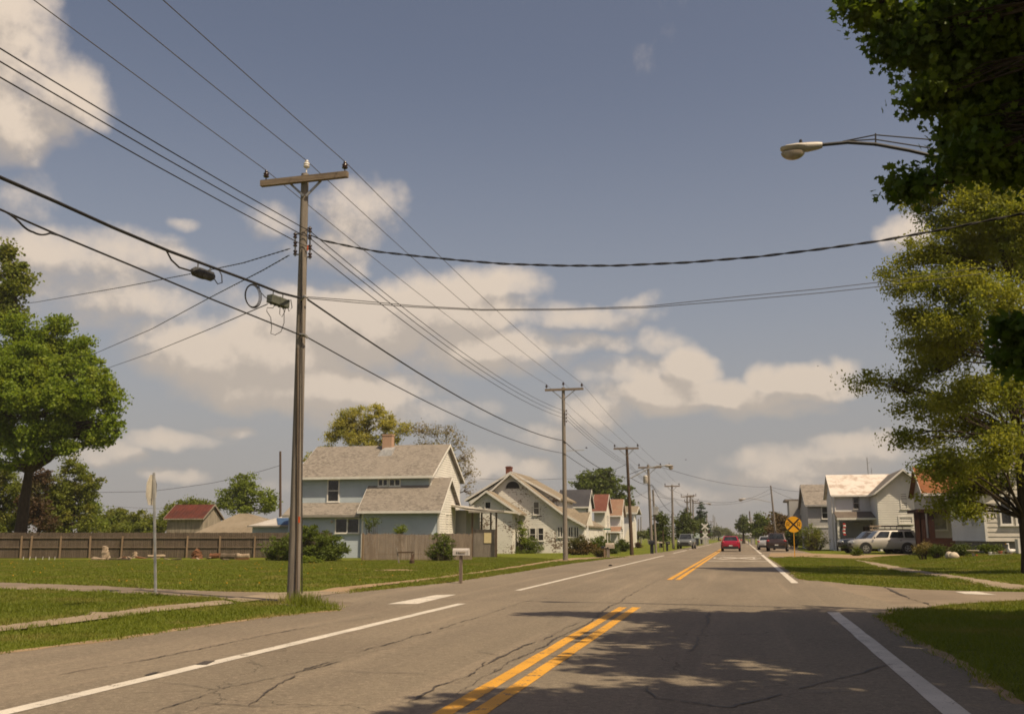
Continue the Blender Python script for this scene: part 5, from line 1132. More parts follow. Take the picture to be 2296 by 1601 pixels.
    for k in range(n):
        z0 = .6-k*.17; mb.cur = k % 2; mb.add([(f.x-.02+.05*math.sin(k), f.y-.12, f.z+z0), (f.x+.22+.05*math.sin(k), f.y-.12+.03*(k % 2), f.z+z0), (f.x+.22+.05*math.sin(k+1), f.y-.12, f.z+z0-.17), (f.x-.02+.05*math.sin(k+1), f.y-.12+.03*(k % 2), f.z+z0-.17)], [(0, 1, 2, 3)])
    mb.build('cloth', [M['flag_red'], M['white_plastic']], ft)
white_house()
g = at(1958, 1204, 116); t = thing('antenna_mast', 'thin roof antenna mast above the rusty metal roof', 'antenna', (g.x, 116, 0)); zt = at(1957, 1025, 116).z; mb = MB()
mb.tube([(g.x, 116, 0), (g.x-.1, 116, zt)], .05, 5); mb.tube([(g.x+.42, 116, 0), (g.x+.3, 116, zt*.88)], .035, 5); mb.bar((g.x-.15, 116, zt*.93), (g.x+.3, 116, zt*.95), .03, .03)
for k in range(14): mb.bar((g.x, 116, zt*.3+k*.42), (g.x+.36, 116, zt*.3+.2+k*.42), .025, .025)
mb.build('lattice', M['steel'], t)
def orange_house():
    Y = 86.; e = at(*r4(1430, 395), Y-.4); rg = at(*r4(1335, 173), 89.); x0 = rg.x
    t = thing('orange_roof_house', 'house with an orange shingle roof and dark brown porch behind the oak', 'house', (x0+5, Y, .0))
    zr = rg.z; ze = e.z; x1 = x0+13
    gable_walls(t, x0+.4, x1, Y, 92, 89, -.2, ze+.15, ze+.15, zr-.05, 'tan_siding'); gable_roof(t, x0, x1+.4, Y-.4, 92.4, 89, ze, ze, zr, 'orange_shingle', .15)
    # porch, dark brown
    a = at(*r4(1372, 700), 82); b = at(*r4(1600, 700), 82); pz = at(*r4(1450, 545), 82).z
    MB().box((a.x, 81.6, pz), (b.x+3, Y-.01, pz+.25)).build('porch_roof', M['brown_wood'], t)
    for xx in (1385, 1425, 1500): p = at(*r4(xx, 700), 81.9); MB().box((p.x-.22, 81.8, 0), (p.x+.22, 82.2, pz)).build('porch_post', M['brown_wood'], t)
    MB().box((a.x+.3, 81.75, 0), (b.x+2.5, 81.79, at(*r4(1600, 765), 81.8).z)).build('porch_rail', M['brown_wood'], t)
    wf(t, r4, 1500, 520, 1640, 700, Y, glass='curtain_glass', rail=False)
orange_house()
def near_house():
    Y = 60.; c = at(2207.5, 1160, Y); x0 = c.x; zb = at(2212, 1213.3, Y).z; y1 = 69.; x1 = x0+9.; ze = 3.95; zr = 6.9; xm = (x0+x1)/2
    t = thing('near_white_house', 'nearest white house on the right with wide lap siding and double windows, under the oak', 'house', (xm, Y, .45))
    gable_walls(t, Y, y1, x0, x1, xm, zb, ze, ze, zr, 'lap_board', axis='y')
    mb = MB(); p = .265; z = zb; k = 0
    while z < ze+2.2:          # wide clapboards on the wall facing the street
        h = min(p, 9.); xa, xb = x0, x1
        if z+h > ze: f = (z+h-ze)/(zr-ze); xa = x0+(xm-x0)*f; xb = x1-(x1-xm)*f
        mb.prism([(xa, Y-.001, z), (xa, Y-.045, z), (xa, Y-.012, z+h+.01), (xa, Y-.001, z+h+.01)], (xb-xa, 0, 0)); z += h
    mb.build('clapboard', M['lap_board'], t)
    mb = MB(); z = zb
    while z < ze: mb.prism([(x0+.001, Y, z), (x0-.03, Y, z), (x0-.01, Y, z+p), (x0+.001, Y, z+p)], (0, y1-Y, 0)); z += p
    mb.build('clapboard', M['white_siding'], t)
    MB().box((x0-.05, Y-.055, zb), (x0+.08, Y-.002, ze)).build('corner_board', M['trim'], t)
    gable_roof(t, Y-.5, y1+.4, x0-.5, x1+.5, xm, ze-.2, ze-.2, zr, 'brown_shingle', .15, axis='y')
    MB().box((x0+.1, Y+.1, -.1), (x1-.1, y1-.1, zb-.002)).build('foundation', M['foundation'], t)
    for a, b in ((2068, 2204), (2202, 2338), (2336, 2470)): wf(t, r4, a, 395, b, 656, Y-.045, fw=.095)
    for a, b in ((1752, 1780), (1832, 1862), (1864, 1894)):
        P, Q = atX(*r4(a, 470), x0-.03), atX(*r4(b, 650), x0-.03); window(t, 'l', x0-.03, P.y, Q.y, Q.z, P.z+.3, fw=.05)
    return t
near_house()
# ---------------------------------------------------------------- fences
def long_fence():
    A, B = Vector((*G(-60, 1251)[:2], -.2)), Vector((*G(905, 1249)[:2], -.2)); d = (B-A); L = d.length; u = d/L; n = Vector((u.y, -u.x, 0))   # n towards camera
    hT = at(500, 1194.5, G(500, 1250).y).z
    t = thing('wood_fence', 'long weathered board fence seen from its railed back with pale posts', 'fence', A.lerp(B, .5))
    mb = MB(); r = random.Random(5); s = 0.
    while s < L:
        w = .138; p = A+u*s; h = hT+r.uniform(-.02, .02); q = p+u*w
        mb.prism([p, q, Vector((q.x, q.y, h)), Vector((q.x-u.x*.03, q.y-u.y*.03, h+.03)), Vector((p.x+u.x*.03, p.y+u.y*.03, h+.03)), Vector((p.x, p.y, h))], -n*.02); s += .146
    mb.build('boards', M['fence_wood'], t)
    for fz in (.80, .42): MB().bar(A+n*.045+Vector((0, 0, (hT+.2)*fz)), B+n*.045+Vector((0, 0, (hT+.2)*fz)), .085, .085).build('rail', M['fence_rail'], t)
    for px in (-8, 62, 82, 145, 209, 277, 347, 419, 491, 568, 640, 712, 790, 860):
        g = G(px, 1250); k = (Vector((g.x, g.y, 0))-A).dot(u); p = A+u*k+n*.145
        lean = u*r.uniform(-.04, .04)
        MB().bar(p-Vector((0, 0, .1)), p+lean+Vector((0, 0, (hT+.2)*.88)), .105, .105, up=n).build('post', M['post_wood'], t)
long_fence()
def panel_fence():
    A, B = Vector((*G(813, 1255.5)[:2], -.2)), Vector((*G(1056, 1254.5)[:2], -.2)); d = B-A; L = d.length; u = d/L; n = Vector((u.y, -u.x, 0)); r = random.Random(8)
    t = thing('stockade_fence', 'short light grey stockade fence panel in front of the blue garage wing', 'fence', A.lerp(B, .5)); hT = at(870, 1195.5, A.y).z; mb = MB(); s = 0.
    while s < L:
        w = .088; p = A+u*s; q = p+u*w; h = hT+r.uniform(-.06, .03)+.03*math.sin(s*1.3); e = n*r.uniform(0, .012)
        mb.prism([p+e, q+e, Vector((q.x, q.y, h-.06))+e, Vector(((p.x+q.x)/2, (p.y+q.y)/2, h))+e, Vector((p.x, p.y, h-.06))+e], -n*.02); s += .094
    mb.build('boards', M['panel_wood'], t)
    MB().box((A.x-.07, A.y-.09, -.3), (A.x+.07, A.y-.005, hT+.02)).build('post', M['post_wood'], t)
    MB().bar(A-n*.05+Vector((0, 0, .4)), B-n*.05+Vector((0, 0, .4)), .06, .08).build('rail', M['fence_rail'], t)
panel_fence()
# ------------------------------------------------------------------ vehicles (local frame: nose towards +Y)
def car(name, label, loc, rz, paint, L, W, HH, zb, belt, hood, cowl, wt, rt, rb, wr_, ax, tail=None, sill=.0, group=None, cat='car', nose=.62, rack=False, side=(.34, .66), glassrear=True, plate=True):
    t = thing(name, label, cat, loc, group, rz, local=True)
    h, w = L/2, W/2; tail = tail or belt; mb = MB()
    st = [(-h, .78, zb+.22, tail-.22), (-h+.05, .88, zb+.10, tail-.07), (-h+.16, .95, zb+.02, tail-.005), (-h+.5, .99, zb, tail+.01), (rb+.1, 1., zb, belt), (0, 1., zb-.01, belt), (cowl, 1., zb, belt-.01), (cowl+.25, .995, zb, hood+.02), (h-.55, .97, zb, hood-.02), (h-.18, .90, zb+.03, hood-.10), (h-.05, .80, zb+.08, hood-.22), (h, .68, zb+.16, hood-.33)]
    vs = []
    for y, f, z0, z1 in st:
        ww = w*f; d = z1-z0; half = [(ww*.55, z0), (ww*.90, z0+.03), (ww*.975, z0+.22*d), (ww, z0+.55*d), (ww*.985, z0+.80*d), (ww*.93, z1-.035), (ww*.84, z1), (ww*.45, z1+.022), (0, z1+.03)]
        ring = [(x, z) for x, z in half]+[(-x, z) for x, z in reversed(half[:-1])]
        vs += [(x, y, z) for x, z in ring]
    n = 17; k = len(st)
    mb.add(vs, [(i*n+j, i*n+(j+1) % n, (i+1)*n+(j+1) % n, (i+1)*n+j) for i in range(k-1) for j in range(n)]+[tuple(range(n)), tuple(range((k-1)*n, k*n))])
    body = mb.build('body', M[paint], t, smooth=True)
    # greenhouse
    wb, wtp = w*.90, w*.70; zt = HH
    b = [Vector((-wb, rb, belt-.03)), Vector((wb, rb, belt-.03)), Vector((wb, cowl, belt-.03)), Vector((-wb, cowl, belt-.03))]
    q = [Vector((-wtp, rt, zt-.02)), Vector((wtp, rt, zt-.02)), Vector((wtp, wt, zt-.02)), Vector((-wtp, wt, zt-.02))]
    bm = bmesh.new(); v = [bm.verts.new(p) for p in b+q]
    for f in ((0, 1, 5, 4), (1, 2, 6, 5), (2, 3, 7, 6), (3, 0, 4, 7), (4, 5, 6, 7)): bm.faces.new([v[i] for i in f])
    bmesh.ops.bevel(bm, geom=[e for e in bm.edges if not e.is_boundary], offset=.07, segments=3, affect='EDGES', profile=.5)
    bmesh.ops.recalc_face_normals(bm, faces=bm.faces); me = bpy.data.meshes.new('cabin'); bm.to_mesh(me); bm.free(); me.polygons.foreach_set('use_smooth', [True]*len(me.polygons))
    link_mesh(me, 'cabin', M[paint], t)
    def pane(nm, a0, a1, a2, a3, u0, u1, v0, v1, mat='car_glass', off=.006):
        n_ = (a1-a0).cross(a3-a0).normalized(); P = lambda u, v_: (a0.lerp(a1, u)).lerp(a3.lerp(a2, u), v_)+n_*off
        return MB().poly([P(u0+.02, v0), P(u1-.02, v0), P(u1, v0+.06), P(u1-.01, v1-.05), P(u1-.04, v1), P(u0+.04, v1), P(u0+.01, v1-.05), P(u0, v0+.06)]).build(nm, M[mat], t, recalc=False)
    pane('windscreen', b[2], b[3], q[3], q[2], .06, .94, .10, .90); pane('rear_window', b[0], b[1], q[1], q[0], .08, .92, .14, .88)
    cuts = [.06]+list(side)+[.95]
    for a0, a1, a2, a3, fl in ((b[1], b[2], q[2], q[1], False), (b[3], b[0], q[0], q[3], True)):
        for c0, c1 in zip(cuts[:-1], cuts[1:]):
            u0, u1 = (1-c1, 1-c0) if fl else (c0, c1); pane('side_window', a0, a1, a2, a3, u0+.014, u1-.014, .14, .86)
    for sx in (-1, 1):
        for ay in ax:
            MB().lathe([(wr_+.09, -.02), (wr_+.09, .012), (wr_-.1, .012)], (sx*(w-.004), ay, wr_+.03), axis='x', n=24).build('wheel_arch', M['black_plastic'], t)
            wh = MB().lathe([(wr_*.62, -.1), (wr_*.93, -.11), (wr_, -.08), (wr_, .08), (wr_*.93, .11), (wr_*.62, .1)], (sx*(w-.085), ay, wr_), axis='x', n=24).build('wheel', M['tyre'], t, smooth=True)
            mb = MB(); mb.lathe([(wr_*.64, .06*sx), (wr_*.64, .112*sx), (wr_*.56, .112*sx), (wr_*.52, .05*sx), (.01, .045*sx)], (sx*(w-.085), ay, wr_), axis='x', n=20)
            mb.lathe([(wr_*.14, .05*sx), (wr_*.14, .105*sx), (.001, .11*sx)], (sx*(w-.085), ay, wr_), axis='x', n=10)
            xo = sx*(w-.085)+sx*.09
            for s5 in range(5): a = 2*math.pi*s5/5+.3; mb.bar((xo, ay, wr_), (xo, ay+wr_*.58*math.cos(a), wr_+wr_*.58*math.sin(a)), .075, .03, up=(1, 0, 0))
            mb.build('rim', M['rim'], wh)
        m = MB().blob((sx*(w+.09), cowl-.22, belt+.07), (.10, .06, .075), 8, .02); m.build('mirror', M['black_plastic'] if paint in ('maroon_paint', 'champagne_paint') else M[paint], t, smooth=True)
        for hy in ((rb+cowl)/2-.45, (rb+cowl)/2+.5): MB().box((sx*(w-.01) if sx > 0 else sx*(w+.022), hy-.09, belt-.17), (sx*(w+.022) if sx > 0 else sx*(w-.01), hy+.09, belt-.13)).build('door_handle', M['chrome'], t)
        MB().blob((sx*w*.80, -h+.07, tail-.13), (.155*W/1.8, .09, .085), 10, .02).build('tail_lamp', M['tail_red'], t, smooth=True)
        MB().blob((sx*w*.72, h-.13, hood-.24), (.15, .12, .075), 10, .02).build('headlight', M['head_clear'], t, smooth=True)
    MB().box((-w*.80, -h-.045, zb+.02), (w*.80, -h+.1, zb+.24)).build('rear_bumper', M['black_plastic'], t)
    MB().box((-w*.5, h-.06, zb+.27), (w*.5, h+.012, hood-.32)).build('grille', M['black_plastic'], t)
    MB().box((-w*.72, h-.04, zb+.10), (w*.72, h+.03, zb+.25)).build('front_bumper', M['black_plastic'], t)
    if plate: MB().box((-.16, -h-.052, zb+.26), (.16, -h-.01, zb+.36)).build('number_plate', M['plate'], t)
    if rack:
        for sx in (-1, 1): MB().bar((sx*wtp*.82, rt+.1, HH+.045), (sx*wtp*.82, wt-.1, HH+.045), .035, .035).build('roof_rail', M['black_plastic'], t)
    return t
g = G(1639, 1236.5)
car('red_car', 'bright red hatchback driving away in the right lane', (g.x, g.y+2.0, .006), 0, 'red_paint', 4.25, 1.79, 1.46, .24, .98, .92, 1.05, .35, -1.35, -2.02, .32, (-1.35, 1.3), tail=1.0)
g = G(1743, 1236.5)
car('dark_suv', 'dark brown suv parked on the right, seen from behind near the yellow sign', (g.x+.12, g.y+2.2, .009), math.radians(-4), 'maroon_paint', 4.7, 1.94, 1.74, .30, 1.10, 1.06, 1.15, .45, -1.85, -2.25, .36, (-1.42, 1.42), tail=1.12, rack=True, cat='suv')
a = at(1712.5, 1230, 108)
car('silver_sedan', 'silver sedan parked ahead of the dark suv and half hidden by it', (a.x+.35, 110, .009), math.radians(-3), 'silver_paint', 4.6, 1.8, 1.45, .24, .95, .90, .95, .25, -1.1, -1.75, .32, (-1.35, 1.4), tail=1.0)
g = G(1537.5, 1230.5)
car('grey_suv', 'grey suv facing the camera on the left shoulder, beyond the mailboxes', (g.x, g.y+2.2, .006), math.pi-.05, 'grey_paint', 4.7, 1.87, 1.74, .30, 1.10, 1.08, 1.05, .45, -1.8, -2.2, .36, (-1.42, 1.42), rack=True, cat='suv')
rz = math.radians(99); hd = Vector((-math.sin(rz), math.cos(rz), 0)); rt_ = Vector((math.cos(rz), math.sin(rz), 0))
fw = Vector((*G(1942, 1241)[:2], 0)); c = fw-hd*1.72+rt_*.92
car('champagne_suv', 'long champagne coloured suv parked on the driveway, nose towards the road', (c.x, c.y, .012), rz, 'champagne_paint', 5.5, 2.0, 1.92, .36, 1.22, 1.17, 1.22, .52, -2.35, -2.65, .41, (-1.68, 1.72), tail=1.2, rack=True, side=(.30, .64), cat='suv')
c2 = c+Vector((-.55, 3.3, 0))
t = car('navy_pickup', 'dark vehicle with a timber rack parked behind the champagne suv', (c2.x, c2.y, .012), rz, 'navy_paint', 5.5, 1.98, 1.86, .38, 1.22, 1.20, 1.15, .50, -.75, -1.0, .40, (-1.68, 1.72), tail=1.15, side=(.5,), cat='pickup')
mb = MB()
for sx in (-.8, .8):
    for y in (-2.5, -1.5, -.4): mb.bar((sx, y, 1.1), (sx, y, 2.25), .05, .05)
for z, w in ((2.28, .14), (1.98, .12)):
    for sx in (-.8, .8): mb.bar((sx, -3.2, z), (sx, -.2, z), .06, w)
mb.build('ladder_rack', M['stump_wood'], t)
# ------------------------------------------------------------------ trees and shrubs
def gg(x, Y): p = at(x, 1204, Y); return gz(p.x, Y)
# near maple whose trunk stands out of frame on the right: its crown overhangs the picture and shades the road
nl = plobes([(1948, 16, 42, 28), (2010, 60, 62, 40, .3), (2060, 105, 85, 52, .2), (2120, 30, 110, 60), (2110, 205, 80, 55, .1), (2200, 150, 110, 70, .4), (2190, 285, 90, 50), (2270, 240, 90, 70, .3), (2185, 355, 58, 30, -.2), (2270, 380, 80, 45), (2290, 60, 110, 80), (2045, 418, 26, 13, .6), (2278, 735, 26, 22, -.5), (2300, 800, 22, 30, -.3)], 14.0, k=.86)
nl2 = [(5.3, 14.0, 9.0, 1.5, 1.5, 1.1), (7.3, 14.2, 9.0, 1.9, 1.9, 1.5), (9.4, 14.2, 8.8, 2.0, 2.0, 1.7), (11.6, 14.4, 8.6, 2.0, 2.2, 1.7), (13.2, 15.5, 8.2, 2.0, 2.2, 1.7), (6.6, 11.6, 9.2, 1.8, 1.5, 1.3), (8.6, 11.2, 9.8, 2.0, 1.9, 1.7), (10.6, 11.2, 9.0, 2.0, 2.0, 2.), (12.6, 12, 8.4, 2.0, 2.2, 2.), (7.6, 8.6, 9.2, 1.5, 1.4, 1.4), (9.4, 8.2, 9.6, 2.0, 1.8, 1.8), (4.7, 4.6, 8.6, 1.9, 1.6, 1.), (6.7, 4.8, 8.8, 2., 1.7, 1.4), (8.8, 5.0, 8.8, 2., 1.9, 1.6), (10.6, 7.0, 8.6, 2., 2., 1.8), (4.2, 2.0, 8.8, 2.2, 1.5, 1.2), (7.2, 2.0, 8.6, 2.2, 1.6, 1.4), (8.4, 16.2, 7.4, 1.8, 1.2, 1.4), (4.8, 10.8, 9., 1.4, 1.2, .8), (5.7, 8.5, 9.2, 1.4, 1.0, .8), (6.4, 9.8, 9.2, 1.4, 1.2, 1), (4.5, 7.5, 9, 1.0, .9, .6), (5.3, 12.3, 9.2, 1.4, 1.0, .9), (7.4, 7., 9.2, 1.4, 1.2, 1.)]
tree('maple_tree', 'dark leafy maple overhanging the upper right corner above the street lamp', 'tree', (7.6, 11.2, 0), (7.4, 11.2), nl, 'leaf_near', extra=(nl2, (1900, 80, .62, 1.9), .225), split=3, clumps=470, per=58, rc=.45, size=.12, limb=.3, shape='maple', fork=.32, tr=.30, twigs=.55, trunk_top=10.5, shell=2.0, upbias=1.1)
# pin oak
Bo = Vector((*G(2273, 1271)[:2], 0)); Bo = at(2301, 1204, 39); Bo = gz(Bo.x, 39); Bx = at(2252, 600, 39).x
ol = plobes([(2190, 405, 95, 52), (2290, 400, 90, 70), (2095, 445, 70, 36, .6), (2230, 480, 110, 55, -1.5), (2090, 520, 70, 36, 1), (2340, 500, 120, 90), (2075, 575, 85, 34, -.6), (2190, 580, 100, 50, 1.6), (2025, 640, 70, 30, .3), (2130, 650, 95, 42, -1.8), (2045, 712, 72, 30, .8), (2160, 725, 90, 42, -1.2), (2040, 778, 70, 30, -.5), (2150, 800, 90, 40, 1.5), (1975, 858, 46, 22, .2), (2070, 850, 78, 32, 1), (2160, 880, 85, 42, -1.6), (2080, 930, 68, 32, .5), (2170, 960, 85, 40, 1), (2070, 1005, 66, 24, .2), (2150, 1030, 85, 36, -1.2), (2175, 1090, 62, 28, .6), (2190, 1065, 70, 34, 1.2), (2165, 1140, 56, 22, -.8), (2200, 1060, 80, 34, .6), (2180, 1135, 50, 22, .3), (2240, 1000, 80, 50, -3), (2250, 860, 70, 50, -3.5), (2250, 700, 70, 50, -3.2), (2360, 700, 90, 70), (2380, 850, 100, 60), (2390, 1000, 100, 60), (2300, 600, 80, 60, 3), (2320, 900, 80, 60, 3.5)], 39, k=.95); ol = [(x+random.uniform(-.35, .35), y+random.uniform(-.5, .5), z+random.uniform(-.3, .3), a*random.uniform(.85, 1.15), b, c*random.uniform(1.15, 1.75)) for x, y, z, a, b, c in ol]
tree('oak_tree', 'tall yellow green oak with drooping layered branches in front of the right houses', 'tree', Bo, (Bx, Bo.y), ol, 'leaf_oak', clumps=3600, per=44, rc=.62, size=.108, split=2, shape='oval', fork=.2, tr=.22, limb=.24, twigs=.75, trunk_top=16.2, shell=1.7, wob=.07)
# big maple on the left and its neighbour
Bm = G(40, 1250)
ml = plobes([(55, 790, 100, 75), (150, 800, 80, 60, 2), (110, 740, 55, 38), (190, 815, 52, 45), (225, 880, 55, 55), (245, 935, 40, 32), (150, 890, 95, 65, -3), (60, 890, 90, 70, -3), (190, 960, 62, 32, 1), (110, 970, 90, 48, -2), (20, 980, 80, 50), (150, 1005, 40, 20, -2), (225, 990, 30, 20), (-40, 860, 90, 120), (40, 1040, 50, 22, 1), (205, 985, 55, 26), (135, 1005, 55, 24, -1), (60, 1020, 65, 26, -2), (252, 955, 38, 32), (262, 900, 26, 30), (-60, 960, 90, 70), (100, 850, 120, 95, -1), (40, 730, 60, 34), (180, 770, 40, 26), (170, 930, 70, 50, 2), (215, 845, 44, 40, -2), (20, 900, 110, 100)], Bm.y, k=.92)
tree('maple_tree', 'large round bright green maple standing at the fence on the left edge', 'tree', Bm, (Bm.x+.3, Bm.y), ml, 'leaf_maple', clumps=2000, per=64, rc=.75, size=.21, split=2, shape='maple', fork=.28, tr=.46, twigs=.4, trunk_top=at(55, 880, Bm.y).z)
Bt = gg(-20, 70)
tree('maple_tree', 'darker maple top rising behind the round maple at the left edge', 'tree', Bt, (Bt.x, 70), plobes([(10, 560, 34, 40), (30, 610, 52, 36), (20, 660, 60, 40), (-10, 700, 80, 60), (-50, 600, 60, 70), (-40, 800, 80, 90)], 70, k=.92), 'leaf_mid', clumps=330, per=65, rc=.95, size=.28, split=3, shape='maple', tr=.4, twigs=.5, trunk_top=at(0, 650, 70).z)
def bg(name, label, x, Y, lobes, leaf, n, size, rc, per=40, group=None, tr=.2, shape='kite', bark='bark', twigs=.3, fork=.3, top=None, k=1., shell=2.4, split=3):
    b = gg(x, Y); ls = plobes(lobes, Y, k=k); return tree(name, label, 'tree', b, (b.x, Y), ls, leaf, bark, n, per, rc, size, shape, group, fork, tr, twigs, trunk_top=top or sum(l[2] for l in ls)/len(ls), shell=shell, split=split)
GB = 'trees behind the left fence'
bg('garden_tree', 'yellow green tree behind the fence right of the big maple trunk', 175, 84, [(165, 1050, 40, 34), (140, 1095, 60, 45), (190, 1120, 34, 40), (150, 1160, 62, 35), (205, 1150, 22, 30), (130, 1180, 70, 24), (195, 1178, 40, 24), (180, 1080, 44, 40), (120, 1140, 70, 40)], 'leaf_mid', 420, .26, .75, 55, GB)
bg('garden_tree', 'dark reddish leaved tree behind the fence beside the maple trunk', 85, 80, [(90, 1075, 34, 40), (80, 1130, 46, 44), (95, 1175, 46, 28)], 'leaf_red', 170, .24, .65, 50, GB)
bg('garden_tree', 'green tree behind the fence at the far left edge', 5, 82, [(10, 1080, 50, 50), (0, 1140, 60, 50), (30, 1165, 50, 34), (-40, 1110, 50, 80), (40, 1110, 40, 50), (20, 1185, 60, 20)], 'leaf_mid', 240, .26, .75, 55, GB)
bg('garden_tree', 'light feathery young tree at the right side of the fence trees', 200, 88, [(200, 1110, 18, 20), (210, 1145, 26, 24), (225, 1175, 30, 20)], 'leaf_lime', 50, .22, .6, 40, GB)
bs_ = []
ls = plobes([(235, 1170, 30, 26), (262, 1160, 28, 24), (290, 1165, 26, 22), (318, 1162, 26, 20), (345, 1170, 24, 18), (372, 1165, 22, 22), (300, 1186, 90, 16)], 112)
P, _ = crown_points(ls, 300, 60, .9, 2.4); V, Fc = leaf_geo(P, .3, 'kite'); np_mesh('far_thicket', V, Fc, M['leaf_mid'], kind='stuff', label='low green thicket beyond the fence, left of the barn', cat='thicket', loc=tuple(gg(300, 112)))
bg('garden_tree', 'loose low tree just behind the red roofed barn', 420, 118, [(395, 1138, 24, 16), (425, 1128, 28, 14), (455, 1132, 26, 14), (385, 1160, 20, 20)], 'leaf_mid', 70, .3, .9, 40, GB)
bg('garden_tree', 'full green tree between the barn and the brown pole', 548, 120, [(540, 1078, 32, 24), (515, 1105, 34, 28), (560, 1105, 40, 32), (595, 1115, 30, 28), (540, 1135, 52, 26), (600, 1145, 26, 20), (500, 1130, 22, 22)], 'leaf_lime', 220, .30, .85, 45, GB)
bg('yellow_tree', 'big yellow green tree rising behind the blue house roof', 815, 102, [(800, 922, 30, 20), (845, 922, 34, 22), (775, 945, 38, 34), (868, 948, 40, 32), (905, 965, 22, 26), (760, 960, 30, 28), (745, 980, 28, 26), (800, 980, 46, 34), (880, 980, 28, 30), (820, 950, 30, 26), (692, 1024, 16, 16), (730, 1010, 24, 20), (840, 1000, 40, 30)], 'leaf_yellow', 620, .20, .60, 34, 'trees behind the blue house', .35, twigs=.8, shell=1.8, split=1)
bg('budding_tree', 'sparse budding tree with visible twigs right of the blue house ridge', 1000, 99, [(935, 962, 30, 18), (965, 965, 34, 18), (1000, 970, 30, 22), (1020, 995, 30, 24), (1045, 1025, 24, 26), (1052, 1062, 22, 26), (1055, 1100, 18, 22), (1010, 1040, 40, 30), (960, 1000, 40, 20)], 'leaf_sparse', 300, .19, .7, 11, 'trees behind the blue house', .28, twigs=1., bark='pale_bark', shell=1.6, split=0)
bg('street_tree', 'dark green full tree behind the row of left houses', 1345, 172, [(1340, 1068, 36, 20), (1305, 1085, 28, 20), (1375, 1078, 28, 22), (1345, 1095, 55, 24), (1400, 1105, 15, 24), (1406, 1125, 12, 12), (1330, 1110, 50, 20)], 'leaf_bush', 260, .40, 1.1, 45, None, .4, shape='maple')
GF2 = 'round trees near the railway crossing'
bg('round_tree', 'small round tree behind the short meter pole', 1481, 132, [(1482, 1165, 15, 18), (1473, 1188, 20, 18), (1490, 1188, 14, 16), (1480, 1205, 22, 10)], 'leaf_dark', 110, .28, .7, 40, GF2)
bg('round_tree', 'round tree right behind the pole beside the oncoming suv', 1535, 150, [(1535, 1155, 16, 14), (1525, 1175, 18, 18), (1546, 1175, 15, 18), (1535, 1195, 28, 14)], 'leaf_dark', 110, .3, .75, 40, GF2)
bg('round_tree', 'dense green tree just left of the left crossing signal', 1571, 205, [(1572, 1178, 11, 14), (1568, 1195, 14, 14), (1576, 1200, 12, 12)], 'leaf_dark', 90, .36, .9, 40, GF2)
b = gg(1573.5, 215); zt = at(1573, 1124, 215).z; tl = []
for i in range(9):
    z = zt-.4-(zt-2)*i/9.; r = .5+1.5*i/9.*1.15; tl.append((b.x+math.sin(i*2.4)*r*.35, 215+math.cos(i*2.4)*r*.3, z, r, r, .75))
tree('spruce_tree', 'dark ragged spruce above the left railway signal', 'tree', b, (b.x, 215), tl, 'leaf_conifer', clumps=120, per=40, rc=.7, size=.34, trunk_top=zt-.5, tr=.22, twigs=.3)
for lab, x, Y, ls in (('far hazy tree left of the road end', 1611, 380, [(1610, 1190, 12, 10), (1604, 1197, 10, 8), (1618, 1194, 8, 8)]), ('far hazy tree nearest the road end', 1628, 430, [(1628, 1192, 10, 8), (1636, 1197, 7, 6)])):
    bg('distant_tree', lab, x, Y, ls, 'leaf_far', 60, .55, 1.5, 30, 'distant hazy trees', .3, twigs=.2)
def thicket(label, ls, Y, leaf, n, size, rc, x):
    P, _ = crown_points(plobes(ls, Y), n, 40, rc, 2.4); V, Fc = leaf_geo(P, size, 'kite'); np_mesh('far_thicket', V, Fc, M[leaf], kind='stuff', label=label, cat='thicket', loc=tuple(gg(x, Y)))
thicket('far low tree line at the end of the road', [(1590, 1201, 14, 5), (1645, 1201, 10, 3.5), (1655, 1203, 12, 3), (1668, 1203, 12, 3)], 620, 'leaf_far', 70, .9, 2.4, 1640)
thicket('low field scrub seen between the tan house and the meter pole', [(1440, 1199, 16, 7), (1458, 1197, 14, 8), (1425, 1201, 14, 6), (1475, 1203, 20, 5)], 190, 'leaf_far', 90, .35, .9, 1450)
GR = 'trees on the right by the crossing'
bg('round_tree', 'round clipped green tree with a short trunk, left of the right signal', 1667, 215, [(1667, 1175, 14, 15), (1661, 1186, 11, 12), (1674, 1186, 11, 12)], 'leaf_dark', 110, .38, .9, 45, GR, .3)
bg('round_tree', 'larger bright green round tree behind the right crossing signal', 1706, 190, [(1703, 1168, 16, 15), (1714, 1172, 14, 15), (1694, 1184, 12, 14), (1705, 1190, 22, 16)], 'leaf_bush', 140, .36, .9, 45, GR, .3)
bg('copper_tree', 'dark copper leaved tree above the parked dark suv', 1748, 152, [(1746, 1165, 20, 18), (1732, 1180, 16, 18), (1760, 1180, 18, 20), (1768, 1172, 10, 14), (1748, 1200, 32, 18), (1778, 1200, 18, 16)], 'leaf_bronze', 190, .30, .8, 45, GR, .3)
bg('round_tree', 'dark shady tree between the copper tree and the yellow sign', 1783, 140, [(1778, 1205, 18, 16), (1790, 1190, 12, 16), (1795, 1215, 16, 12)], 'leaf_dark', 90, .28, .75, 45, GR, .2)
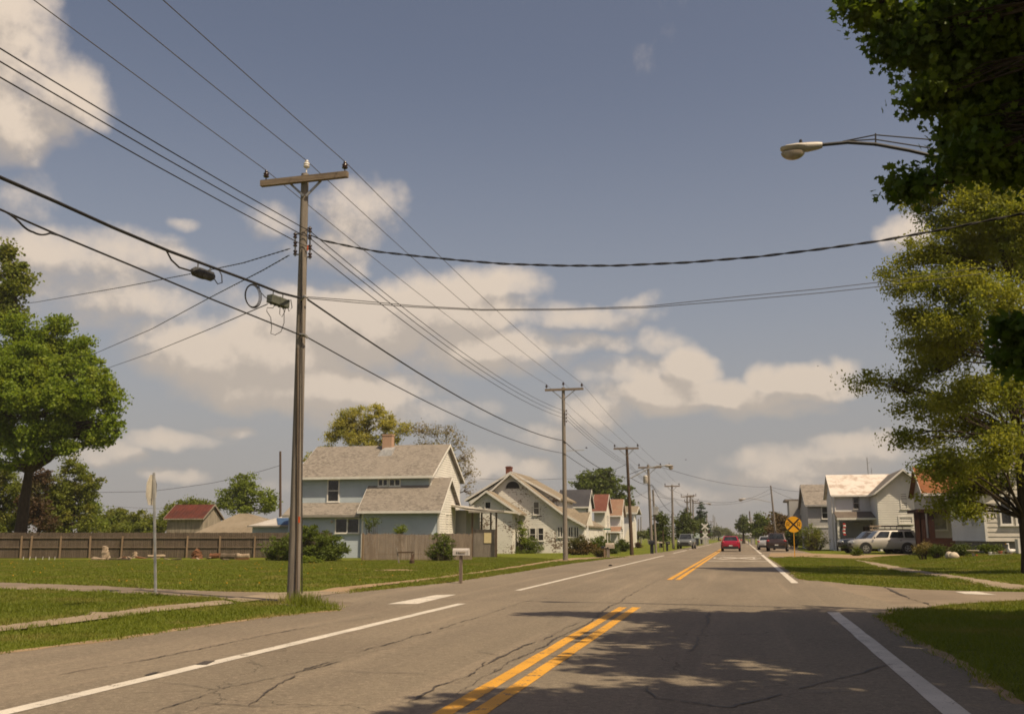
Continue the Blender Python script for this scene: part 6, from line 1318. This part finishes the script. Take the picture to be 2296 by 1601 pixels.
# shrubs
def pb(label, x, y, lobes, leaf, n=60, per=45, rc=.3, size=.1, Y=None, **k):
    b = G(x, y) if Y is None else gg(x, Y); ls = plobes(lobes, b.y); return bush(k.pop('name', 'shrub'), label, b, ls, leaf, n, per, rc, size, **k)
pb('large glossy green shrub in front of the fence, behind the near pole', 680, 1257, [(610, 1238, 36, 20), (650, 1225, 42, 30), (700, 1218, 45, 36), (745, 1225, 40, 34), (690, 1190, 28, 14), (765, 1240, 22, 18), (720, 1240, 50, 18)], 'leaf_bush', 330, 48, .40, .125, shape='oval')
pb('low lime green plant clump at the foot of the large shrub', 692, 1262, [(690, 1256, 24, 9), (675, 1258, 14, 6), (708, 1258, 14, 6)], 'leaf_lime', 50, 40, .22, .10, tw=.2)
pb('straggly shrub with bare twigs beside the stockade fence', 990, 1257, [(985, 1232, 26, 22), (1005, 1240, 24, 18), (970, 1245, 18, 12), (1000, 1215, 22, 16), (975, 1205, 10, 14)], 'leaf_bush', 150, 26, .35, .11, tw=1., bark='pale_bark', stems=30)
pb('rounded brownish shrub before the blue house side porch', 1080, 1244, [(1078, 1228, 22, 16), (1090, 1232, 18, 13), (1068, 1234, 16, 10), (1082, 1212, 14, 9)], 'leaf_bronze', 110, 36, .35, .11, tw=.6)
pb('dark shrub against the left part of the peeling house', 1140, 1238, [(1130, 1225, 12, 14), (1145, 1230, 12, 9), (1122, 1218, 8, 12)], 'leaf_bush', 60, 40, .4, .13)
pb('broad green shrub under the paired windows of the peeling house', 1183, 1240, [(1165, 1226, 20, 14), (1185, 1220, 20, 18), (1203, 1228, 18, 12), (1175, 1236, 34, 6)], 'leaf_bush', 120, 45, .4, .13)
pb('climbing vine growing up the peeling house wall', 1168, 1236, [(1166, 1180, 7, 16), (1172, 1200, 9, 18), (1150, 1163, 8, 7), (1176, 1215, 10, 10)], 'leaf_lime', 60, 34, .35, .13, Y=93.5, name='vine', cat='plant')
pb('reddish green shrub hedge beside the second pole', 1300, 1243, [(1285, 1226, 16, 16), (1303, 1220, 18, 18), (1318, 1228, 16, 14), (1295, 1236, 24, 7)], 'leaf_bronze', 120, 45, .4, .13)
pb('mixed green shrub at the porch of the peeling house', 1345, 1240, [(1335, 1222, 16, 16), (1350, 1216, 15, 16), (1362, 1226, 14, 12), (1345, 1234, 22, 8)], 'leaf_bush', 120, 45, .4, .13)
pb('brown dried shrub behind the black mailbox', 1345, 1249, [(1343, 1237, 11, 10), (1352, 1241, 8, 8)], 'leaf_bronze', 50, 30, .3, .1, bark='pale_bark')
pb('low dark shrub right of the tan mailbox', 1376, 1241, [(1374, 1232, 9, 7), (1380, 1235, 6, 5)], 'leaf_dark', 40, 40, .3, .11)
pb('round dark green shrub before the pink roofed house', 1396, 1236, [(1393, 1222, 11, 12), (1402, 1225, 9, 9), (1386, 1228, 7, 7)], 'leaf_dark', 70, 45, .4, .14)
pb('small brown weedy bush right of the leaning dark pole', 1431, 1228, [(1430, 1222, 5, 5), (1434, 1225, 4, 3)], 'leaf_red', 25, 40, .35, .13)
pb('small tree like weeds in front of the blue garage wing', 835, 1248, [(830, 1180, 9, 12), (842, 1170, 8, 10), (820, 1165, 6, 8)], 'leaf_bush', 26, 16, .35, .12, Y=69, tw=1., stem_r=.02, name='sapling', cat='sapling')
pb('leafy sapling poking over the stockade fence', 898, 1248, [(895, 1188, 12, 7), (905, 1183, 8, 5)], 'leaf_lime', 26, 26, .3, .11, Y=66, tw=1., stem_r=.02, name='sapling', cat='sapling')
pb('airy spring shrub with thin upright twigs beside the yellow sign', 1824, 1236, [(1822, 1195, 22, 22), (1838, 1205, 16, 20), (1808, 1208, 14, 20), (1822, 1222, 20, 12)], 'leaf_mid', 160, 22, .45, .13, Y=104, tw=1., bark='pale_bark', stems=40)
pb('weeds growing at the front wheel of the champagne suv', 1918, 1246, [(1915, 1240, 8, 6), (1926, 1238, 6, 8)], 'leaf_bush', 40, 26, .22, .10, tw=.4, name='weed', cat='weed')
0 and pb('dark leafy groundcover at the foot of the oak', 2262, 1275, [(2258, 1266, 18, 6), (2288, 1262, 18, 9)], 'leaf_near', 70, 40, .25, .10, tw=.1)
Ys = 57.5
for lab, x, ls, lf in (('pale shrub beside the brown porch', 2068, [(2066, 1230, 10, 8), (2076, 1227, 8, 9), (2058, 1233, 8, 5)], 'leaf_sparse'), ('dark small shrub between pale shrub and rocks', 2100, [(2098, 1231, 13, 7), (2110, 1230, 9, 7), (2088, 1234, 8, 4)], 'leaf_dark'), ('dark shrub under the narrow windows of the near house', 2155, [(2150, 1228, 13, 8), (2164, 1230, 11, 7), (2140, 1233, 9, 5)], 'leaf_dark'), ('low dark plants along the foundation behind the birdbath', 2215, [(2210, 1228, 14, 6), (2230, 1229, 12, 5)], 'leaf_bush')):
    pb(lab, x, 1236, ls, lf, 60, 30, .25, .09, Y=Ys+1, tw=.3)
# ------------------------------------------------------------------ small things
rq = lambda x, y: (188.8+x*.16447, 1132.9+y*.16447)
def G2(px): g = G(*px); return Vector((g.x, g.y, g.z))
def log(label, a, b, r, mat='stump_wood', cut='stump_wood', name='log', group='wood debris along the fence', seed=1):
    a, b = Vector(a), Vector(b); q = random.Random(seed); t = thing(name, label, 'log', a.lerp(b, .5), group); n = 10; mb = MB()
    k = 5; mb.tube([a.lerp(b, i/k)+Vector((0, q.uniform(-.1, .1)*r, q.uniform(-.12, .12)*r)) for i in range(k+1)], [r*q.uniform(.85, 1.1) for _ in range(k+1)], n)
    mb.build('wood', M[mat], t, recalc=False); return t
def chunk(label, c, s, mat, seed, name='wood_chunk', cat='wood', spikes=0):
    c = Vector(c); q = random.Random(seed); mb = MB(); n = 9; m = 5; vs = []
    for i in range(m+1):
        f = i/m
        for j in range(n):
            a = 2*math.pi*j/n; k = (1.1-.45*f)*q.uniform(.7, 1.25); z = f*s[2]*(1 if i < m else q.uniform(.6, 1.25))
            vs.append(c+Vector((s[0]*math.cos(a)*k, s[1]*math.sin(a)*k, z-.04)))
    mb.add(vs, [(i*n+j, i*n+(j+1) % n, (i+1)*n+(j+1) % n, (i+1)*n+j) for i in range(m) for j in range(n)]+[tuple(range(m*n, m*n+n))])
    for k in range(spikes):
        a = q.uniform(0, 6.28); p = c+Vector((s[0]*.5*math.cos(a), s[1]*.5*math.sin(a), s[2]*.6)); mb.tube([p, p+Vector((q.uniform(-.15, .15), 0, s[2]*q.uniform(.3, .6)))], [.05, .008], 5)
    return mb.build(name, M[mat], loc=tuple(c), label=label, cat=cat, group='wood debris along the fence', recalc=False)
g = G2(rq(280, 735)); chunk('tall splintered pale stump against the fence', g, (.32, .28, .85), 'stump_wood', 3, 'tree_stump', 'stump', 5)
g = G2(rq(415, 705)); chunk('flat rust coloured rotten wood beside the tall stump', g, (.48, .25, .20), 'rotten_wood', 4)
g = G2(rq(160, 735)); chunk('low splinter pile left of the tall stump', g, (.42, .25, .20), 'stump_wood', 5)
g = G2(rq(685, 715)); chunk('upright pale block of split wood near the stop sign', g, (.24, .2, .48), 'stump_wood', 6)
g = G2(rq(570, 725)); chunk('dark rotten wood heap left of the pale block', g, (.45, .25, .17), 'rotten_wood', 7)
a, b = G2(rq(860, 715)), G2(rq(1130, 712)); log('long pale plank like log behind the stop sign post', a+Vector((0, 0, .12)), b+Vector((0, 0, .14)), .11, seed=2)
a, b = G2(rq(330, 742)), G2(rq(620, 745)); log('long grey branch lying in front of the stumps', a+Vector((0, 0, .05)), b+Vector((0, 0, .06)), .06, 'pale_bark', seed=3)
g = G2(rq(1535, 722)); chunk('pointed rust orange stump with grey bark slabs', g, (.42, .3, .66), 'rotten_wood', 8, 'tree_stump', 'stump')
a = G2(rq(1470, 718)); log('grey bark slab leaning left on the orange stump', a+Vector((0, -.15, 0)), a+Vector((.42, -.05, .72)), .09, 'pale_bark', name='bark_slab', seed=4)
a = G2(rq(1620, 715)); log('pale bark slab leaning right on the orange stump', a+Vector((0, -.25, 0)), a+Vector((-.42, -.2, .52)), .08, 'stump_wood', name='bark_slab', seed=5)
a = G2(rq(1715, 725)); log('yellowish rotten log end, first of the row of logs', a+Vector((0, 0, .18)), a+Vector((.75, .1, .2)), .20, 'rotten_wood', seed=6)
a = G2(rq(1860, 730)); log('grey log with dark cut end, second of the row', a+Vector((0, 0, .22)), a+Vector((1.05, .25, .18)), .23, 'pale_bark', seed=7)
a = G2(rq(2060, 725)); log('pale log next to the shrub, third of the row', a+Vector((0, 0, .18)), a+Vector((.95, .3, .2)), .20, 'stump_wood', seed=8)
a = G2(rq(1930, 740)); chunk('small bark pieces lying in front of the grey log', a, (.3, .2, .12), 'pale_bark', 9)
for i, x in enumerate((52, 66, 80, 95, 110, 122)):
    g = G2((x, 1255)); t = MB().tube([g-Vector((0, 0, .1)), g+Vector((.04*(i % 2), 0, .22))], .018, 5).build('garden_stake', M['white_plastic'], loc=tuple(g), label='short white garden stake in the grass below the big maple', cat='stake', group='white stakes below the maple')
# broken bench frame by the stockade fence
b0 = G2(r1(1195, 1385)); t = thing('bench_frame', 'broken wooden bench frame standing before the stockade fence', 'bench frame', b0); Y = b0.y
MB().bar(b0-Vector((0, 0, .1)), at(*r1(1172, 1255), Y), .07, .07).build('leg', M['pole_wood'], t); c = at(*r1(1300, 1380), Y); MB().bar(Vector((c.x, Y, b0.z-.1)), at(*r1(1296, 1290), Y), .07, .07).build('leg', M['pole_wood'], t)
MB().bar(at(*r1(1182, 1298), Y-.06), at(*r1(1312, 1296), Y-.06), .05, .08).build('rail', M['dark_pole'], t)
g = G2(r1(1300, 1390)); chunk('dark pointed stump beside the broken bench frame', g, (.14, .14, .55), 'dark_pole', 10, 'tree_stump', 'stump')
g = G2(r1(1180, 1443)); mb = MB(); mb.blob(g+Vector((0, 0, -.02)), (.95, .55, .05), 14, .25, 4); mb.build('bare_soil', M['dirt_path'], kind='structure')
g = G(1368, 1269); MB().blob((g.x-.0, g.y, .03), (.10, .07, .04), 8, .3, 2).build('road_debris', M['tyre'], loc=(g.x, g.y, .01), label='small dark scrap lying on the left shoulder of the road', cat='debris')
# small posts near the peeling house
for i, (x, y, yt, lab) in enumerate(((1382.5, 1234, 1221, 'short white post beside the round dark shrub'), (1179.5, 1240, 1224, 'short pale post in front of the broad green shrub'))):
    b = G(x, y); MB().tube([b-Vector((0, 0, .1)), Vector((b.x, b.y, at(x, yt, b.y).z))], .07, 6).build('short_post', M['white_plastic'], loc=tuple(b), label=lab, cat='post')
# ornaments at the near white house
r6 = lambda x, y: (1951+x*.17687, 1038.5+y*.17687)
Yo = 57.
def on(x, dy=0.): p = at(*r6(x, 1120), Yo+dy); return Vector((p.x, Yo+dy, terrain(p.x, Yo+dy)-.02))
for lab, x, s, sd, dy in (('larger pale boulder lying in front of the near house bed', 1062, (.27, .22, .22), 2, -.6), ('smaller pale boulder behind the larger one', 998, (.23, .20, .24), 5, .1)):
    g = on(x, dy); mb = MB(); mb.blob(g+Vector((0, 0, s[2]*.55)), s, 10, .10, sd); mb.build('boulder', M['rock'], loc=tuple(g), smooth=True, label=lab, cat='boulder', group='boulders')
g = on(1785); t = thing('goose_statue', 'white goose garden statue near the house corner', 'garden statue', g)
mb = MB(); mb.tube([g+Vector(p) for p in ((.24, 0, .26), (.16, 0, .22), (.02, 0, .18), (-.08, 0, .20), (-.12, 0, .34), (-.10, 0, .48), (-.11, 0, .56), (-.19, 0, .57))], [.02, .08, .13, .11, .055, .04, .055, .02], 10); mb.build('body', M['white_plastic'], t, smooth=True)
MB().lathe([(.09, 0), (.10, .03), (.05, .08)], g).build('foot', M['terracotta'], t); MB().tube([g+Vector((-.18, 0, .565)), g+Vector((-.26, 0, .55))], [.022, .006], 6).build('beak', M['sign_yellow'], t)
g = on(1305); t = thing('birdbath', 'low stone birdbath with a red ball under it', 'birdbath', g)
MB().lathe([(.10, 0), (.06, .12), (.08, .22)], g, n=12).build('pedestal', M['rock'], t, smooth=True); MB().lathe([(.08, .22), (.30, .27), (.33, .32), (.31, .33), (.05, .285)], g, n=18).build('bowl', M['rock'], t, smooth=True); MB().blob(g+Vector((.12, -.18, .06)), (.05, .05, .05), 8, .02).build('ball', M['flag_red'], t, smooth=True)
for i, (x, m, lab, s) in enumerate(((1520, 'white_plastic', 'white flower pot left of the goose statue', .8), (1575, 'rock', 'grey stone pot beside the white pot', .7), (1650, 'terracotta', 'orange clay pot left of the goose statue', .9), (1720, 'rotten_wood', 'small brown pot next to the goose statue', .6))):
    g = on(x, .2*(i % 2)); t = thing('flower_pot', lab, 'flower pot', g, 'pots beside the goose'); MB().lathe([(.07*s, 0), (.12*s, .18*s), (.135*s, .18*s), (.135*s, .22*s), (.11*s, .22*s), (.10*s, .19*s)], g, n=12).build('pot', M[m], t)
    P = np.array(g)+np.array((0, 0, .25*s))+rng.normal(0, .05, (40, 3)); V, Fc = leaf_geo(P, .06); np_mesh('plant', V, Fc, M['leaf_bush'], t)
a, b = at(*r6(1500, 1118), Yo-.15), at(*r6(1810, 1118), Yo-.15); MB().box((a.x, Yo-.17, terrain(a.x, Yo)-.05), (b.x, Yo-.11, terrain(a.x, Yo)+.07)).build('bed_edging', M['galv'], loc=(a.x, Yo, .45), label='low grey edging strip before the goose and pots', cat='edging')
a = at(*r6(1868, 960), 58.3); t = thing('air_conditioner', 'pale outdoor air conditioner box at the right picture edge', 'air conditioner', (a.x+.4, 58.5, .45)); z1 = a.z; MB().box((a.x, 58.3, .43), (a.x+.85, 58.9, z1)).build('case', M['trim'], t)
MB().lathe([(.26, 0), (.26, -.012), (.03, -.016)], (a.x+.42, 58.298, (z1+.43)/2), axis='y', n=20).build('fan_grille', M['grey_trim'], t)

q_ = random.Random(21); first = None
for i in range(16):
    px_ = rq(q_.choice((110, 180, 330, 420, 540, 620, 700, 790, 900, 1000, 1140, 1240, 1560, 1700, 1960, 2150))+q_.uniform(-30, 30), q_.uniform(715, 745)); g = G2(px_)
    if first is None:
        mb = MB(); mb.prism([(-.32, -.05, 0), (.30, -.06, 0), (.36, .02, .0), (.2, .07, 0), (-.28, .05, 0)], (0, 0, .07)); first = o = mb.build('wood_scrap', M['stump_wood'], loc=(0, 0, 0), label='weathered scrap of wood lying among the debris along the fence', cat='wood scrap', group='wood scraps along the fence')
    else: o = first.copy(); C.objects.link(o)
    k = q_.uniform(.6, 1.5); o.scale = (k, k*q_.uniform(.7, 1.4), q_.uniform(.7, 2.)); o.location = (g.x, g.y, g.z-.02); o.rotation_euler = (q_.uniform(-.15, .3), q_.uniform(-.25, .25), q_.uniform(-.7, .7))
    if i % 3 == 1: o.data = o.data.copy(); o.data.materials[0] = M[q_.choice(('rotten_wood', 'pale_bark'))]
HAZE = .0003
# ------------------------------------------------------------------ sky, sun, camera
SUN_EL, SUN_A = math.radians(54.5), math.radians(30)
sd = Vector((math.cos(SUN_EL)*math.cos(SUN_A), -math.cos(SUN_EL)*math.sin(SUN_A), math.sin(SUN_EL)))
sl = bpy.data.lights.new('sun', 'SUN'); sl.energy = 5.0; sl.angle = math.radians(.55); sl.color = (1., .82, .575)
so = bpy.data.objects.new('sun', sl); C.objects.link(so); so.rotation_euler = sd.to_track_quat('Z', 'Y').to_euler(); so.location = (30, -10, 60)
w = bpy.data.worlds.new('World'); scn.world = w; w.use_nodes = True; T = w.node_tree; T.nodes.clear()
def N(k, **kw):
    x = T.nodes.new(k)
    for a, b in kw.items(): setattr(x, a, b)
    return x
def lk(a, b): T.links.new(a, b)
def mth(op, a, b=0., c=None, clamp=False):
    x = N('ShaderNodeMath', operation=op); x.use_clamp = clamp
    for i, v in enumerate((a, b, c)):
        if v is None: continue
        if isinstance(v, (int, float)): x.inputs[i].default_value = v
        else: lk(v, x.inputs[i])
    return x.outputs[0]
def sstep(v, a, b):
    x = N('ShaderNodeMapRange', interpolation_type='SMOOTHSTEP'); lk(v, x.inputs[0]); x.inputs[1].default_value = a; x.inputs[2].default_value = b; return x.outputs[0]
def cmix(f, a, b, bt='MIX'):
    x = N('ShaderNodeMix', data_type='RGBA', blend_type=bt)
    for i, v in ((0, f), (6, a), (7, b)):
        if isinstance(v, (int, float)): x.inputs[i].default_value = v
        elif isinstance(v, tuple): x.inputs[i].default_value = (*v, 1)
        else: lk(v, x.inputs[i])
    return x.outputs[2]
sky = N('ShaderNodeTexSky', sky_type='NISHITA'); sky.sun_disc = False; sky.sun_elevation = SUN_EL; sky.sun_rotation = math.atan2(sd.x, sd.y); sky.altitude = 250; sky.air_density = 1.; sky.dust_density = 2.2; sky.ozone_density = 1.
gen = N('ShaderNodeTexCoord').outputs['Generated']; sx = N('ShaderNodeSeparateXYZ'); lk(gen, sx.inputs[0])
AZ = mth('ARCTAN2', sx.outputs[0], sx.outputs[1]); EL = mth('ARCSINE', sx.outputs[2])
cmb = N('ShaderNodeCombineXYZ'); lk(AZ, cmb.inputs[0]); lk(EL, cmb.inputs[1]); AE = cmb.outputs[0]
CL = [(30, 90, 100, 150, 1.3), (35, 250, 95, 100, 1.2), (135, 215, 90, 70, 1.), (25, 330, 55, 40, .8), (60, 450, 60, 45, .45), (150, 585, 180, 62, .9), (300, 560, 150, 48, .85), (230, 650, 230, 62, .75), (120, 680, 130, 60, .5),
 (800, 480, 95, 75, .95), (740, 560, 85, 50, .85), (400, 487, 42, 13, .5), (640, 490, 70, 30, .45), (560, 800, 240, 95, 1.6), (700, 865, 300, 65, 1.55), (800, 730, 250, 90, 1.65), (1000, 690, 190, 90, 1.65), (1080, 635, 140, 50, 1.15), (1090, 790, 180, 70, 1.35), (440, 830, 110, 60, .9), (1290, 705, 150, 36, .85), (1290, 770, 120, 28, .75), (1430, 680, 44, 20, .45), (850, 920, 220, 36, .7), (500, 740, 100, 60, .8),
 (1540, 825, 80, 60, 1.6), (1500, 890, 200, 54, 1.5), (1630, 895, 170, 52, 1.45), (1785, 855, 100, 50, 1.55), (1845, 880, 75, 32, .9), (1400, 850, 110, 48, .85), (1690, 925, 160, 26, .75), (1330, 930, 100, 40, .85), (1480, 770, 60, 28, .55),
 (1090, 1035, 85, 36, 1.), (1190, 1050, 75, 28, .85), (1240, 975, 100, 30, .65), (410, 985, 100, 24, .8), (400, 1060, 70, 20, .9), (240, 1010, 65, 26, .75), (510, 968, 55, 16, .6), (1820, 1030, 190, 34, .85), (1900, 1000, 120, 24, .8), (1740, 1065, 150, 30, .7), (2030, 500, 46, 34, .9), (1482, 66, 60, 90, .10, -.20), (1640, 1110, 160, 20, .4), (900, 1090, 260, 26, .4)]
def make_density():
    gt = bpy.data.node_groups.new('cloud_density', 'ShaderNodeTree'); gt.interface.new_socket('AE', in_out='INPUT', socket_type='NodeSocketVector'); gt.interface.new_socket('D', in_out='OUTPUT', socket_type='NodeSocketFloat')
    gi, go = gt.nodes.new('NodeGroupInput'), gt.nodes.new('NodeGroupOutput')
    def n(k, **kw):
        x = gt.nodes.new(k)
        for a, b in kw.items(): setattr(x, a, b)
        return x
    nz = n('ShaderNodeTexNoise'); gt.links.new(gi.outputs[0], nz.inputs['Vector']); nz.inputs['Scale'].default_value = 9.; nz.inputs['Detail'].default_value = 4.; nz.inputs['Roughness'].default_value = .55
    sub = n('ShaderNodeVectorMath', operation='SUBTRACT'); gt.links.new(nz.outputs[1], sub.inputs[0]); sub.inputs[1].default_value = (.5, .5, .5)
    wp = n('ShaderNodeVectorMath', operation='MULTIPLY_ADD'); gt.links.new(sub.outputs[0], wp.inputs[0]); wp.inputs[1].default_value = (.11, .06, 0); gt.links.new(gi.outputs[0], wp.inputs[2])
    tot = None
    for x, y, rx, ry, wgt, *bi in CL:
        d = ray(x, y).normalized(); a0, e0 = math.atan2(d.x, d.y), math.asin(d.z); s = 1/2190./max(.5, math.cos(e0)); s2 = 1/2190.
        s0 = n('ShaderNodeVectorMath', operation='SUBTRACT'); gt.links.new(wp.outputs[0], s0.inputs[0]); s0.inputs[1].default_value = (a0, e0, 0)
        m = n('ShaderNodeVectorMath', operation='MULTIPLY'); gt.links.new(s0.outputs[0], m.inputs[0]); m.inputs[1].default_value = (1/(rx*s*1.12), 1/(ry*s2*1.12), 0)
        dt = n('ShaderNodeVectorMath', operation='DOT_PRODUCT'); gt.links.new(m.outputs[0], dt.inputs[0]); gt.links.new(m.outputs[0], dt.inputs[1])
        q = n('ShaderNodeMath', operation='MULTIPLY_ADD'); gt.links.new(dt.outputs['Value'], q.inputs[0]); q.inputs[1].default_value = -wgt*.62; q.inputs[2].default_value = wgt*.62+(bi[0] if bi else 0)
        if tot is None: tot = q.outputs[0]
        else:
            mx = n('ShaderNodeMath', operation='SMOOTH_MAX'); gt.links.new(tot, mx.inputs[0]); gt.links.new(q.outputs[0], mx.inputs[1]); mx.inputs[2].default_value = .16; tot = mx.outputs[0]
    # the rest of the sky, outside the view
    sp = n('ShaderNodeSeparateXYZ'); gt.links.new(gi.outputs[0], sp.inputs[0])
    def mr(v, a, b):
        x = n('ShaderNodeMapRange', interpolation_type='SMOOTHSTEP'); gt.links.new(v, x.inputs[0]); x.inputs[1].default_value = a; x.inputs[2].default_value = b; return x.outputs[0]
    ab = n('ShaderNodeMath', operation='ADD'); gt.links.new(sp.outputs[0], ab.inputs[0]); ab.inputs[1].default_value = PSI
    ab2 = n('ShaderNodeMath', operation='ABSOLUTE'); gt.links.new(ab.outputs[0], ab2.inputs[0])
    om = n('ShaderNodeMath', operation='MAXIMUM'); gt.links.new(mr(ab2.outputs[0], .62, .8), om.inputs[0]); gt.links.new(mr(sp.outputs[1], .62, .75), om.inputs[1])
    bn = n('ShaderNodeTexNoise'); gt.links.new(gi.outputs[0], bn.inputs['Vector']); bn.inputs['Scale'].default_value = 2.6; bn.inputs['Detail'].default_value = 3.
    ov = n('ShaderNodeMath', operation='MULTIPLY_ADD'); gt.links.new(bn.outputs[0], ov.inputs[0]); ov.inputs[1].default_value = 3.2; ov.inputs[2].default_value = -2.05
    cl = n('ShaderNodeMath', operation='MINIMUM'); gt.links.new(ov.outputs[0], cl.inputs[0]); cl.inputs[1].default_value = .35
    mixn = n('ShaderNodeMix'); gt.links.new(om.outputs[0], mixn.inputs[0]); gt.links.new(tot, mixn.inputs[2]); gt.links.new(cl.outputs[0], mixn.inputs[3])
    fb = n('ShaderNodeTexNoise'); gt.links.new(gi.outputs[0], fb.inputs['Vector']); fb.inputs['Scale'].default_value = 17.; fb.inputs['Detail'].default_value = 9.; fb.inputs['Roughness'].default_value = .58
    f2 = n('ShaderNodeMath', operation='MULTIPLY_ADD'); gt.links.new(fb.outputs[0], f2.inputs[0]); f2.inputs[1].default_value = 1.3; gt.links.new(mixn.outputs[0], f2.inputs[2])
    o = n('ShaderNodeMath', operation='SUBTRACT'); gt.links.new(f2.outputs[0], o.inputs[0]); o.inputs[1].default_value = .665
    gt.links.new(o.outputs[0], go.inputs[0]); return gt
DG = make_density()
def dens(vec):
    g = N('ShaderNodeGroup'); g.node_tree = DG; lk(vec, g.inputs[0]); return g.outputs[0]
def offs(x, y):
    v = N('ShaderNodeVectorMath', operation='ADD'); lk(AE, v.inputs[0]); v.inputs[1].default_value = (x, y, 0); return v.outputs[0]
d0 = dens(AE); d1 = dens(offs(.012, .022))
alpha = sstep(d0, -.18, .68)
light = sstep(mth('SUBTRACT', d0, d1), -.16, .26)
core = sstep(d0, .25, .75)
SK = 1.0
skyc = cmix(1., sky.outputs[0], (1.14, .89, .75), 'MULTIPLY')
K = .1
hz = sstep(EL, .50, -.02)
base = cmix(mth('MULTIPLY', hz, .78), skyc, (3.0, 3.08, 3.35)); base = cmix(mth('MULTIPLY', sstep(EL, .24, -.02), .85), base, (3.45, 3.25, 3.05))
cloud = cmix(light, (4.6, 3.9, 3.3), (8.2, 6.75, 5.35))
cloud = cmix(mth('MULTIPLY', core, .25), cloud, (5.4, 4.6, 3.8))
cloud = cmix(mth('MULTIPLY', hz, .45), cloud, (4.3, 3.8, 3.3))
fin = cmix(mth('MULTIPLY', alpha, .93), base, cloud)
bg_ = N('ShaderNodeBackground'); lk(fin, bg_.inputs[0]); bg_.inputs[1].default_value = K
ow = N('ShaderNodeOutputWorld'); lk(bg_.outputs[0], ow.inputs[0])
def haze(density):
    m = bpy.data.materials.new('haze_air'); m.use_nodes = True; t = m.node_tree; t.nodes.clear()
    o = t.nodes.new('ShaderNodeOutputMaterial'); v = t.nodes.new('ShaderNodeVolumePrincipled'); v.inputs['Color'].default_value = (.93, .89, .84, 1); v.inputs['Density'].default_value = density; v.inputs['Anisotropy'].default_value = .35
    t.links.new(v.outputs[0], o.inputs['Volume'])
    MB().box((-4300, -500, -1.3), (4300, 6300, 26.)).build('haze', m, kind='stuff', label='thin bright spring haze filling the air over the village', cat='haze')
if HAZE: haze(HAZE)
cam = bpy.data.cameras.new('camera'); co = bpy.data.objects.new('camera', cam); C.objects.link(co); scn.camera = co
cam.sensor_width = 36.; cam.lens = F/2296.*36.; cam.clip_start = .05; cam.clip_end = 12000
co.matrix_world = Matrix(((RV.x, UV.x, -FV.x, 0), (RV.y, UV.y, -FV.y, 0), (RV.z, UV.z, -FV.z, H), (0, 0, 0, 1)))
vs = scn.view_settings; vs.view_transform = 'Standard'; vs.look = 'None'; vs.exposure = .13; vs.gamma = 1.; vs.use_curve_mapping = False
scn.render.engine = 'CYCLES'; cy = scn.cycles
cy.use_denoising = True
try: cy.denoiser = 'OPENIMAGEDENOISE'
except Exception: pass
cy.max_bounces = 6; cy.diffuse_bounces = 3; cy.glossy_bounces = 3; cy.transmission_bounces = 4; cy.transparent_max_bounces = 6
cy.filter_width = 1.75; cy.use_adaptive_sampling = True; cy.adaptive_threshold = .015; cy.sample_clamp_indirect = 4.
w.cycles.sampling_method = 'MANUAL'; w.cycles.sample_map_resolution = 512
